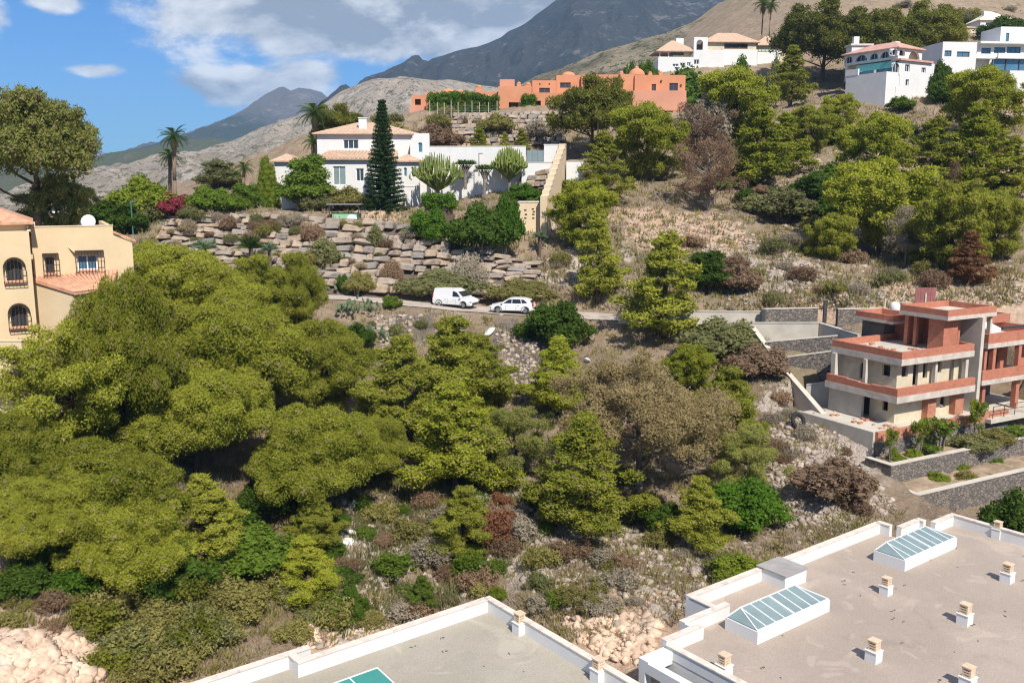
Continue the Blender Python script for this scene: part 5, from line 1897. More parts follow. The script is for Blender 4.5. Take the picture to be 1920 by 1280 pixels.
def modern_house():
    F = PF(1753, 168, 6)
    h = F.root('modern_house', 'modern white flat roofed house with long balconies at the right edge', 'house')
    zg = F.f(1800, 160)[1] - 4
    a = F.rect(1767, 79, 1831, 118)
    wins = [F.rect(1771, 95, 1784, 106), F.rect(1794, 97, 1818, 107)]
    m = MB()
    holewall(m, a[0], a[1], zg, a[3], 0, .35, wins)
    m.box(a[0], a[1], .5, 8, zg, a[3]).box(a[0], a[0] + .3, .35, .5, zg, a[3])
    m.build('wall', M['white_render'], h)
    for q in wins:
        window(h, *q, .15, False, 1, .1, 'dark_metal', 'blue_glass')
    b = F.rect(1832, 84, 1960, 112, 2)
    m = MB()
    w2 = [F.rect(1840, 90, 1858, 101, 2), F.rect(1864, 89, 1885, 100, 2), F.rect(1888, 88, 1914, 100, 2)]
    holewall(m, b[0], b[1], zg, b[3], 2, 2.35, w2)
    m.box(b[0], b[1], 2.6, 9, zg, b[3])
    m.build('wall', M['white_render'], h)
    for q in w2:
        window(h, *q, 2.15, False, 2, .1, 'dark_metal', 'blue_glass')
    MB().box(b[0] - .2, b[1], .8, 9.2, b[3], b[3] + .35).build('roof', M['white_plain'], h)
    for q in (F.rect(1830, 101, 1867, 110, .4), F.rect(1873, 100, 1960, 110, .2)):
        MB().box(q[0] + .003, q[1], .4, .7, q[2], q[3]).box(q[0] + .003, q[1], .7, 2, q[2], q[2] + .25).build('balcony', M['white_plain'], h)
    g_ = F.rect(1860, 113, 1960, 133, 1.2)
    MB().box(g_[0], g_[1], 1.2, 1.4, g_[2], g_[3]).build('glass_wall', M['blue_glass'], h)
    for k in range(5):
        u = g_[0] + (g_[1] - g_[0]) * k / 4
        MB().box(u - .08, u + .08, 1.05, 1.19, g_[2], g_[3]).build('mullion', M['dark_metal'], h)
    l = F.rect(1893, 133, 1960, 160, -1)
    MB().box(l[0], l[1], -1, 2, zg, l[3]).build('base_wall', M['white_render'], h)
    t = F.rect(1876, 51, 1960, 80, 4)
    m = MB()
    q = F.rect(1886, 62, 1892, 78, 4)
    holewall(m, t[0], t[1], t[2] - .3, t[3], 4, 4.35, [q])
    m.box(t[0], t[1], 4.6, 10, t[2] - .3, t[3]).box(t[0], t[0] + .3, 4.35, 4.6, t[2] - .3, t[3])
    m.build('upper_wall', M['white_render'], h)
    window(h, *q, 4.1, False, 0, .1, 'dark_metal', 'blue_glass')
    # cream house further up
    G = PF(1835, 258, 0)
    t = G.root('cream_house', 'small cream house with pale hipped roof and chimney at the top right', 'house')
    r = G.rect(1838, 38, 1898, 56)
    m = MB()
    ws = [G.rect(1848, 42, 1858, 48), G.rect(1866, 41, 1874, 47)]
    holewall(m, r[0], r[1], r[2] - 4, r[3], 0, .4, ws)
    m.box(r[0], r[1], .6, 8, r[2] - 4, r[3])
    m.build('wall', M['white_render'], t)
    for q in ws:
        window(t, *q, .15, False, 0, .15)
    hip(MB(), r[0], r[1], 0, 8, r[3] + .1, G.f(1870, 22, 4)[1], .5).build('roof', M['pale_roof'], t)
    r = G.rect(1845, 21, 1853, 34, 2)
    MB().box(r[0], r[1], 2, 3, r[2] - 1, r[3]).build('chimney', M['white_plain'], t)
    t = G.root('shed', 'low tan roofed shed below the small cream house', 'shed')
    r = G.rect(1806, 52, 1838, 62, -4)
    MB().box(r[0], r[1], -4, 0, r[2] - 3, r[3]).build('wall', M['pale_plaster'], t)
    hip(MB(), r[0], r[1], -4, 0, r[3], r[3] + .6, .3).build('roof', M['clay_tile_far'], t)


def far_left():
    # low white houses and roofs beyond the cream house
    F = PF(60, 135, 0)
    t = F.root('white_house', 'low white house with clay roof half hidden behind the left pines', 'house')
    r = F.rect(58, 388, 150, 420)
    MB().box(r[0], r[1], 0, 7, r[2] - 6, r[3]).build('wall', M['white_render'], t)
    hip(MB(), r[0], r[1], 0, 7, r[3], r[3] + .9, .4).build('roof', M['clay_tile_far'], t)
    G = PF(150, 150, 0)
    t = G.root('tiled_house', 'low tiled house behind the dark hedge bush at the left', 'house')
    r = G.rect(160, 388, 208, 415)
    MB().box(r[0], r[1], 0, 6, r[2] - 6, r[3]).build('wall', M['pale_plaster'], t)
    hip(MB(), r[0], r[1], 0, 6, r[3], r[3] + 1.0, .4).build('roof', M['clay_tile_far'], t)
    K = PF(150, 1500, 0)
    for i, (x0, y0, x1, y1) in enumerate(((152, 349, 166, 354), (168, 347, 180, 353), (182, 350, 192, 354))):
        t = K.root('distant_house', ['leftmost of the tiny white houses far off under the rocky hill', 'middle one of the tiny white houses far off under the rocky hill', 'rightmost of the tiny white houses far off under the rocky hill'][i], 'house', 'far white houses under the rocky hill')
        r = K.rect(x0, y0, x1, y1, -600 + 10 * i)
        MB().box(r[0], r[1], -600 + 10 * i, -590 + 10 * i, r[2] - 6, r[3]).build('wall', M['white_plain'], t)
        MB().box(r[0] - .3, r[1] + .3, -600.3 + 10 * i, -589.7 + 10 * i, r[3], r[3] + .5).build('roof', M['coping'], t)


cream_house()
white_villa()
terracotta_house()
upper_villa()
arcade_house()
modern_house()
far_left()


def polywall(base, top):
    """base/top: photograph points with distance -> surf_fn over metres along the base"""
    B = np.array([at(*p) for p in base]); T = np.array([at(*p) for p in top])
    L = np.r_[0, np.cumsum(np.hypot(*np.diff(B[:, :2], axis=0).T))]
    def fn(s, t):
        b = np.array([np.interp(s, L, B[:, k]) for k in range(3)])
        q = np.array([np.interp(s, L, T[:, k]) for k in range(3)])
        # let the ends run on straight
        if s < 0 or s > L[-1]:
            e = B[1] - B[0] if s < 0 else B[-1] - B[-2]
            e = e / np.hypot(e[0], e[1])
            k = s if s < 0 else s - L[-1]
            b = b + e * k; q = q + e * k
        return b + (q - b) * t
    return fn, L[-1]


WALL1 = polywall([(285, 480, 97), (440, 505, 96), (600, 535, 94.5), (700, 548, 94), (790, 552, 93.5)], [(285, 402, 105), (440, 400, 105), (600, 408, 104.5), (700, 412, 103.5), (790, 425, 101)])
WALL2 = polywall([(795, 554, 93.4), (880, 552, 93.2), (990, 556, 92.8)], [(795, 440, 100), (880, 462, 98.5), (990, 490, 97)])
WALL3 = polywall([(835, 277, 150), (930, 275, 149), (1045, 272, 148.5)], [(848, 213, 156), (930, 211, 155), (1045, 210, 154.5)])


def cut_for(wall):
    """the ground steps up behind a boulder wall"""
    global GZ
    fn, L = wall
    ss = np.linspace(0, L, 60)
    b = np.array([fn(s, 0) for s in ss]); t = np.array([fn(s, 1) for s in ss])
    o = np.argsort(b[:, 0])
    xb = b[o, 0]
    yb, zb = np.interp(GX, xb, b[o, 1]), np.interp(GX, xb, b[o, 2])
    yt, zt = np.interp(GX, xb, t[o, 1]), np.interp(GX, xb, t[o, 2])
    inx = (GX > xb[0] - .5) & (GX < xb[-1] + .5)
    k = np.clip((GY - yb) / (yt - yb), 0, 1)
    face = inx & (GY > yb - .6) & (GY < yt + .3)
    GZ = np.where(face, np.minimum(GZ, zb + (zt - zb) * k - 1.0), GZ)
    front = inx & (GY <= yb - .6) & (GY > yb - 7)
    GZ = np.where(front, np.minimum(GZ, zb + .15), GZ)
    back = inx & (GY >= yt + .3) & (GY < yt + 5)
    GZ = np.where(back, np.clip(GZ, zt - .35, zt + .5), GZ)


for _w in (WALL1, WALL2, WALL3):
    cut_for(_w)
build_terrain()
build_road()

# ------------------------------------------------------------------ foliage
def unit(v):
    return v / np.maximum(np.linalg.norm(v, axis=-1, keepdims=True), 1e-9)


def leaves(C, Rd, dens, size, g, jit=0.75, up=0.25, shell=(0.72, 1.06), tint=None, lean=0.0):
    """many small leaf-sized triangles on the skins of puffs. C (n,3) centres, Rd (n,3) radii; dens per m2"""
    n = len(C)
    area = 4 * math.pi * ((Rd[:, 0] * Rd[:, 1] + Rd[:, 0] * Rd[:, 2] + Rd[:, 1] * Rd[:, 2]) / 3)
    cnt = np.maximum(6, (area * dens).astype(int))
    idx = np.repeat(np.arange(n), cnt)
    m = len(idx)
    d = g.normal(size=(m, 3))
    d[:, 2] += up
    d = unit(d)
    sh = g.uniform(shell[0], shell[1], (m, 1))
    p = C[idx] + d * Rd[idx] * sh
    nn = unit(unit(d / Rd[idx]) + jit * g.normal(size=(m, 3)) + np.array([0, 0, 0.15]))
    t1 = unit(np.cross(nn, g.normal(size=(m, 3))))
    t2 = np.cross(nn, t1)
    s = size * g.uniform(0.6, 1.35, (m, 1))
    v = np.stack([p + t1 * s * 1.15, p - t1 * s * 0.55 + t2 * s * 0.62, p - t1 * s * 0.55 - t2 * s * 0.62], 1).reshape(-1, 3)
    tt = g.uniform(0, 1, n) if tint is None else tint
    tv = np.repeat(np.clip(tt[idx] + g.normal(0, 0.15, m), 0, 1), 3)
    return v, tv


_ICO = None


def ico(sub=1):
    global _ICO
    if _ICO is None:
        import bmesh
        _ICO = {}
        for s in (1, 2):
            bm = bmesh.new()
            bmesh.ops.create_icosphere(bm, subdivisions=s, radius=1)
            _ICO[s] = (np.array([v.co[:] for v in bm.verts]), np.array([[v.index for v in f.verts] for f in bm.faces]))
            bm.free()
    return _ICO[sub]


def cores(C, Rd, k, g):
    """the dense insides of the puffs"""
    iv, jf = ico(1)
    n = len(C)
    s = k * g.uniform(0.85, 1.1, (n, len(iv), 1))
    v = (C[:, None] + iv[None] * Rd[:, None] * s).reshape(-1, 3)
    f = (jf[None] + (np.arange(n) * len(iv))[:, None, None]).reshape(-1, 3)
    return v, f, np.full(len(v), 0.0)


def crown_mesh(name, parts, mats):
    """parts: (verts, faces or None, tint, material slot)"""
    V = []; F = []; Tn = []; S = []
    o = 0
    for v, f, t, s in parts:
        if f is None:
            f = np.arange(len(v)).reshape(-1, 3)
        V.append(v); F.append(f + o); Tn.append(t); S.append(np.full(len(f), s))
        o += len(v)
    me = mesh_np(name, np.concatenate(V), np.concatenate(F), mats, False, dict(tint=np.concatenate(Tn)))
    me.polygons.foreach_set('material_index', np.concatenate(S).astype(np.int32))
    return me


def puffs_on(C, Rd, g, per=7, k=0.43):
    """smaller puffs over the upper skin of each clump"""
    out = []; rad = []; tin = []
    for c, r in zip(C, Rd):
        n = max(3, int(per * g.uniform(0.7, 1.3)))
        d = g.normal(size=(n, 3))
        d[:, 2] = np.abs(d[:, 2]) * 0.9 - 0.25
        d = unit(d)
        out.append(c + d * r * g.uniform(0.5, 0.88, (n, 1)))
        q = k * g.uniform(0.65, 1.3, (n, 1)) * r.mean()
        rad.append(q * np.array([[1.0, 1.0, 0.95]]))
        t0 = g.uniform(0, 1)
        tin.append(np.clip(t0 * 0.6 + g.uniform(0, 0.4, n), 0, 1))
    return np.concatenate(out), np.concatenate(rad), np.concatenate(tin)


def limbs(mb, C, g, h0, top, k=10, r=0.11):
    for c in C[g.choice(len(C), min(k, len(C)), replace=False)]:
        z0 = min(max(h0, c[2] - abs(c[0]) * 0.5 - 0.8), top)
        mid = ((c[0]) * 0.45, c[1] * 0.45, z0 + (c[2] - z0) * 0.35)
        mb.path([(0, 0, z0), mid, tuple(c)], [r, r * 0.65, r * 0.25], 5)


PROTO = {}


def proto(key, crown, trunk, trunkmat):
    v = np.empty(len(crown.vertices) * 3, np.float32)
    crown.vertices.foreach_get('co', v)
    v = v.reshape(-1, 3)
    PROTO[key] = dict(crown=crown, trunk=trunk, trunkmat=trunkmat, h=float(v[:, 2].max()), w=float(np.percentile(v[:, 0], 99) - np.percentile(v[:, 0], 1)))


def pine(key, seed, H_=8.0, Wd=7.0, n=46, base=0.22, shape='round', leaf=0.085, dens=95, cr=(0.75, 1.25), per=8, corek=0.58, flatz=0.85, bark='bark', sparse=1.0, layers=6):
    g = rng(seed)
    C = []
    if shape == 'tier':                                 # young pine: upturned feathery boughs all round
        N = layers * 8
        for i in range(N):
            f = ((i + .5) / N) ** 0.9
            f = min(.97, max(0.0, f + g.normal(0, .025)))
            z = H_ * (base + (1 - base) * f)
            env = (1 - f) ** .72 * (0.72 + 0.28 * min(1, f / .18))
            rad = Wd / 2 * env * (1 + .28 * math.sin(3 * f * 6 + seed) * g.uniform(.3, 1))
            a = i * 2.4 + g.normal(0, .3)
            rr = rad * g.uniform(0.35, 1.0)
            C.append((rr * math.cos(a), rr * math.sin(a), z + 0.22 * rr + g.normal(0, 0.2), (cr[0] + (cr[1] - cr[0]) * g.uniform()) * (1 - 0.45 * f)))
        C.append((0, 0, H_ * 0.97, cr[0] * 0.5))
    else:
        tries = 0
        mind = cr[0] * 1.28
        while len(C) < n and tries < n * 60:
            tries += 1
            d = unit(g.normal(size=3))
            if shape == 'dome':
                d[2] = abs(d[2]) * 1.0 - 0.12
            rr = g.uniform(0.5, 1.0)
            zc_ = H_ * (base + (1 - base) * (0.36 if shape == 'dome' else 0.5))
            hz = H_ * (1 - base) * (0.60 if shape == 'dome' else 0.5)
            c = np.array([d[0] * Wd / 2 * rr, d[1] * Wd / 2 * rr, zc_ + d[2] * hz * rr])
            lump = 1 + 0.5 * float(vnoise(np.array(d[0] * 1.7 + seed), np.array(d[1] * 1.7 + d[2] * 2.1), seed))
            c[:2] *= lump
            if c[2] < H_ * base * 0.7:
                continue
            if any((c[0] - q[0]) ** 2 + (c[1] - q[1]) ** 2 + 1.6 * (c[2] - q[2]) ** 2 < mind ** 2 for q in C):
                continue
            C.append((*c, g.uniform(*cr)))
    C = np.array(C)
    cen = C[:, :3]
    rad = C[:, 3:4] * np.array([[1.0, 1.0, flatz]])
    pc, pr, pt = puffs_on(cen, rad, g, per)
    # clump skins carry some needles too, the puffs most of them
    v1, t1 = leaves(pc, pr, dens * sparse, leaf, g, 0.6, 0.4, (0.7, 1.12), pt)
    v2, t2 = leaves(cen, rad * 0.95, dens * 0.45 * sparse, leaf * 1.1, g, 0.9, 0.0, (0.6, 1.05), g.uniform(0, 0.5, len(cen)))
    parts = [(v1, None, t1, 0), (v2, None, t2, 0)]
    # shoots standing out of the puffs
    ns = np.maximum(4, (16 * sparse * (pr[:, 0] / .45) ** 2 * (.06 / leaf) ** 1.2).astype(int))
    ix = np.repeat(np.arange(len(pc)), ns)
    d = g.normal(size=(len(ix), 3))
    d[:, 2] = np.abs(d[:, 2]) * 0.8 - 0.15
    d = unit(d)
    b0 = pc[ix] + d * pr[ix] * 0.85
    dd = unit(d + np.array([0, 0, .75]) + .25 * g.normal(size=d.shape))
    ln = (leaf * 4.2) * g.uniform(.6, 1.3, (len(ix), 1))
    sd = unit(np.cross(dd, g.normal(size=d.shape))) * leaf * 0.62
    vs = np.stack([b0 - sd, b0 + sd, b0 + dd * ln], 1).reshape(-1, 3)
    parts.append((vs, None, np.repeat(np.clip(pt[ix] * .7 + .3, 0, 1), 3), 0))
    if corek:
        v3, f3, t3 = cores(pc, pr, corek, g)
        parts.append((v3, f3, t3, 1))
    crown = crown_mesh('crown', parts, [M['pine'], M['inner_twigs']])
    mb = MB()
    bend = g.normal(0, 0.25, 2)
    top = H_ * (0.9 if shape == 'tier' else 0.72)
    mb.path([(0, 0, -1.2), (bend[0] * 0.3, bend[1] * 0.3, H_ * 0.2), (bend[0], bend[1], H_ * 0.45), (0, 0, top)], [H_ * 0.028, H_ * 0.022, H_ * 0.016, H_ * 0.006], 7)
    limbs(mb, cen, g, H_ * base * 0.8, top * 0.95, 16, H_ * 0.010)
    proto(key, crown, mb.mesh('trunk', M[bark], True), bark)


def bush(key, seed, Wd=2.4, H_=1.6, n=12, leaf=0.09, dens=70, mat='mid_green', corek=0.75, jit=0.8, cr=0.5, stems=True, per=5, lift=0.0):
    g = rng(seed)
    C = []
    for i in range(n):
        d = unit(g.normal(size=3))
        d[2] = abs(d[2])
        r = g.uniform(0.3, 0.85)
        C.append((d[0] * (Wd / 2 - cr * 0.6) * r, d[1] * (Wd / 2 - cr * 0.6) * r, max(0.25 * H_, d[2] * (H_ - cr * 0.7) * r) if not lift else H_ * (lift + (.92 - lift) * g.uniform()), cr * g.uniform(0.7, 1.2)))
    C = np.array(C)
    cen = C[:, :3]
    rad = C[:, 3:4] * np.array([[1, 1, 0.85]])
    pc, pr, pt = puffs_on(cen, rad, g, per, 0.5)
    v1, t1 = leaves(pc, pr, dens, leaf, g, jit, 0.35, (0.6, 1.15), pt)
    parts = [(v1, None, t1, 0)]
    v2, t2 = leaves(cen, rad * 0.95, dens * 0.4, leaf, g, 1.0, 0.0, (0.5, 1.05))
    parts.append((v2, None, t2, 0))
    if corek:
        v3, f3, t3 = cores(pc, pr, corek, g)
        parts.append((v3, f3, t3, 0))
    crown = crown_mesh('foliage', parts, [M[mat]])
    mb = MB()
    for i in range(6):
        c = cen[i % n]
        mb.path([(0.05 * i - 0.15, 0, -0.6), tuple(np.array(c) * 0.5), tuple(c)], [0.045, 0.03, 0.012], 4)
    proto(key, crown, mb.mesh('stem', M['bark_grey']), 'bark_grey')


def twiggy(key, seed, Wd=2.0, H_=1.4, n=260, mat='scrub_grey', leafy=0.5):
    """open dry bush: many thin curving twigs and few leaves"""
    g = rng(seed)
    V = []; T_ = []
    tips = []
    for i in range(n):
        a = g.uniform(0, 6.283)
        r = math.sqrt(g.uniform(0, 1))
        tip = np.array([r * math.cos(a) * Wd / 2, r * math.sin(a) * Wd / 2, H_ * math.sqrt(max(0.05, 1 - r * r * 0.85)) * g.uniform(0.6, 1.05)])
        base_ = np.array([tip[0] * 0.25, tip[1] * 0.25, -0.2])
        mid = base_ * 0.4 + tip * 0.6 + np.array([0, 0, -0.12 * H_]) + g.normal(0, 0.06, 3)
        sd = unit(np.cross(tip - base_, g.normal(size=3))) * 0.018
        V += [base_ - sd * 1.4, base_ + sd * 1.4, mid, mid - sd, mid + sd, tip]
        T_ += [g.uniform(0, 0.5)] * 6
        tips.append(tip); tips.append(mid * 0.4 + tip * 0.6)
    tips = np.array(tips)
    parts = [(np.array(V), None, np.array(T_), 0)]
    q = np.full((len(tips), 3), 0.13)
    v1, t1 = leaves(tips, q, 34 * leafy, 0.055, g, 1.0, 0.2, (0.2, 1.1))
    parts.append((v1, None, t1, 0))
    crown = crown_mesh('foliage', parts, [M[mat]])
    mb = MB()
    for i in range(5):
        c = tips[i * 7]
        mb.path([(0, 0, -0.5), tuple(c * 0.5), tuple(c * 0.9)], [0.05, 0.03, 0.012], 4)
    proto(key, crown, mb.mesh('stem', M['bark_grey']), 'bark_grey')


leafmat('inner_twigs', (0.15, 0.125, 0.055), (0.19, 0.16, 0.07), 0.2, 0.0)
# near pines: fine needles
pine('near_dome', 3, 8.5, 9.5, 60, 0.18, 'dome', 0.062, 120, (1.0, 1.6), 9)
pine('near_dome_b', 5, 8.0, 9.0, 54, 0.17, 'dome', 0.062, 120, (1.05, 1.6), 9)
pine('near_round', 4, 8.0, 6.5, 46, 0.14, 'round', 0.06, 125, (0.8, 1.3), 8)
pine('near_sparse', 9, 8.0, 8.0, 50, 0.12, 'round', 0.06, 100, (0.65, 1.0), 7, 0.4, sparse=0.9)
pine('near_tier', 6, 8.0, 5.2, 0, 0.10, 'tier', 0.056, 115, (0.65, 1.0), 8, layers=7)
pine('near_tier_b', 7, 7.0, 5.6, 0, 0.08, 'tier', 0.056, 115, (0.7, 1.05), 8, layers=6)
pine('dead', 8, 8.0, 9.0, 60, 0.12, 'dome', 0.05, 100, (0.7, 1.1), 8, 0.36, bark='bark_grey')
# mid and far pines: coarser
pine('mid_round', 14, 8.0, 6.5, 50, 0.07, 'round', 0.085, 58, (0.75, 1.2), 7)
pine('mid_round_b', 15, 8.0, 7.0, 54, 0.06, 'round', 0.085, 58, (0.75, 1.25), 7)
pine('mid_tier', 16, 8.0, 5.0, 0, 0.08, 'tier', 0.085, 58, (0.6, 0.95), 6, layers=7)
pine('mid_dome', 17, 8.0, 8.5, 54, 0.14, 'dome', 0.09, 52, (0.85, 1.3), 7)
pine('umbrella', 18, 11.0, 8.6, 46, 0.36, 'dome', 0.085, 55, (0.85, 1.35), 8)
pine('mid_dead', 19, 7.0, 6.0, 40, 0.1, 'round', 0.07, 40, (0.55, 0.95), 6, 0.0, bark='bark_grey', sparse=0.8)
bush('bush_dense', 21, 3.0, 2.2, 20, 0.055, 150, 'deep_green', cr=0.55, per=7)
bush('bush_leafy', 22, 3.0, 2.4, 20, 0.062, 110, 'mid_green', cr=0.5, jit=1.0, per=7)
bush('bush_low', 23, 2.2, 1.1, 14, 0.045, 130, 'scrub_olive', cr=0.38, corek=0.5)
bush('bush_low_b', 24, 2.0, 1.2, 12, 0.045, 130, 'olive', cr=0.4, corek=0.5)
bush('bush_tree', 25, 5.0, 6.0, 34, 0.11, 46, 'mid_green', cr=1.0, jit=1.0)
bush('sapling', 26, 1.9, 2.6, 13, 0.075, 46, 'mid_green', cr=0.36, jit=1.0, corek=0.4, lift=0.34)
twiggy('twig', 31)
twiggy('twig_b', 32, 2.2, 1.1, 300, 'scrub_brown', 0.8)
twiggy('twig_c', 33, 1.8, 1.6, 240, 'scrub_olive', 1.2)

DEFAULT_MAT = {'dead': 'pine_dead', 'mid_dead': 'pine_dead'}
NTREE = [0]


def plant(key, loc, w, h, label, cat='tree', group=None, mat=None, name='pine_tree', rz=None, crown='crown', stem='trunk', depth=1.0):
    P = PROTO[key]
    g = rng(1000 + NTREE[0])
    NTREE[0] += 1
    root = empty(name, tuple(float(q) for q in loc), label, cat, group)
    root.rotation_euler = (0, 0, g.uniform(0, 6.28) if rz is None else rz)
    s = w / P['w']
    root.scale = (s * g.uniform(0.95, 1.05), s * depth * g.uniform(0.95, 1.05), h / P['h'])
    c = link(crown, P['crown'], root)
    mt = mat or DEFAULT_MAT.get(key)
    if mt:
        c.material_slots[0].link = 'OBJECT'
        c.material_slots[0].material = M[mt]
    link(stem, P['trunk'], root)
    return root


def plant_at(key, px, top, bot, Y, wpx, label, cat, mat, name, depth=1.0, group=None):
    """a plant hanging or standing on a wall: foot and top given by photograph heights at distance Y"""
    b = at(px, bot, Y)
    return plant(key, b, wpx / FPX * Y, at(px, top, Y)[2] - b[2], label, cat, group, mat, name, 0.0, 'foliage', 'stem', depth)


P_ASP = 0.92


def tree_px(key, px, top, Y, wpx, label, cat='tree', group=None, mat=None, name='pine_tree', crown='crown', stem='trunk', rz=None, hmin=0.0, asp=None, depth=1.0):
    """a tree standing on the ground at distance Y, its top at photograph height top"""
    asp = (0.62 if 'tier' in key else P_ASP) * PROTO[key]['h'] / PROTO[key]['w'] if asp is None else asp
    Y = Y0 = Y * YK
    while True:                                     # step nearer until the tree has its natural build
        z1 = ratio(top) * Y
        x = (px - 960) / FPX * zc(Y, z1)
        for _ in range(3):
            z0 = float(H(x, Y))
            x = (px - 960) / FPX * zc(Y, 0.55 * z1 + 0.45 * z0)
        if z1 - z0 >= asp * wpx / FPX * zc(Y, z1) or Y < 0.72 * Y0:
            break
        Y -= 0.4
    w = wpx / FPX * zc(Y, z1)
    h = max(z1 - z0, hmin, 0.4)
    return plant(key, (x, Y, z0 - 0.05), w, h, label, cat, group, mat, name, rz, crown, stem, depth)

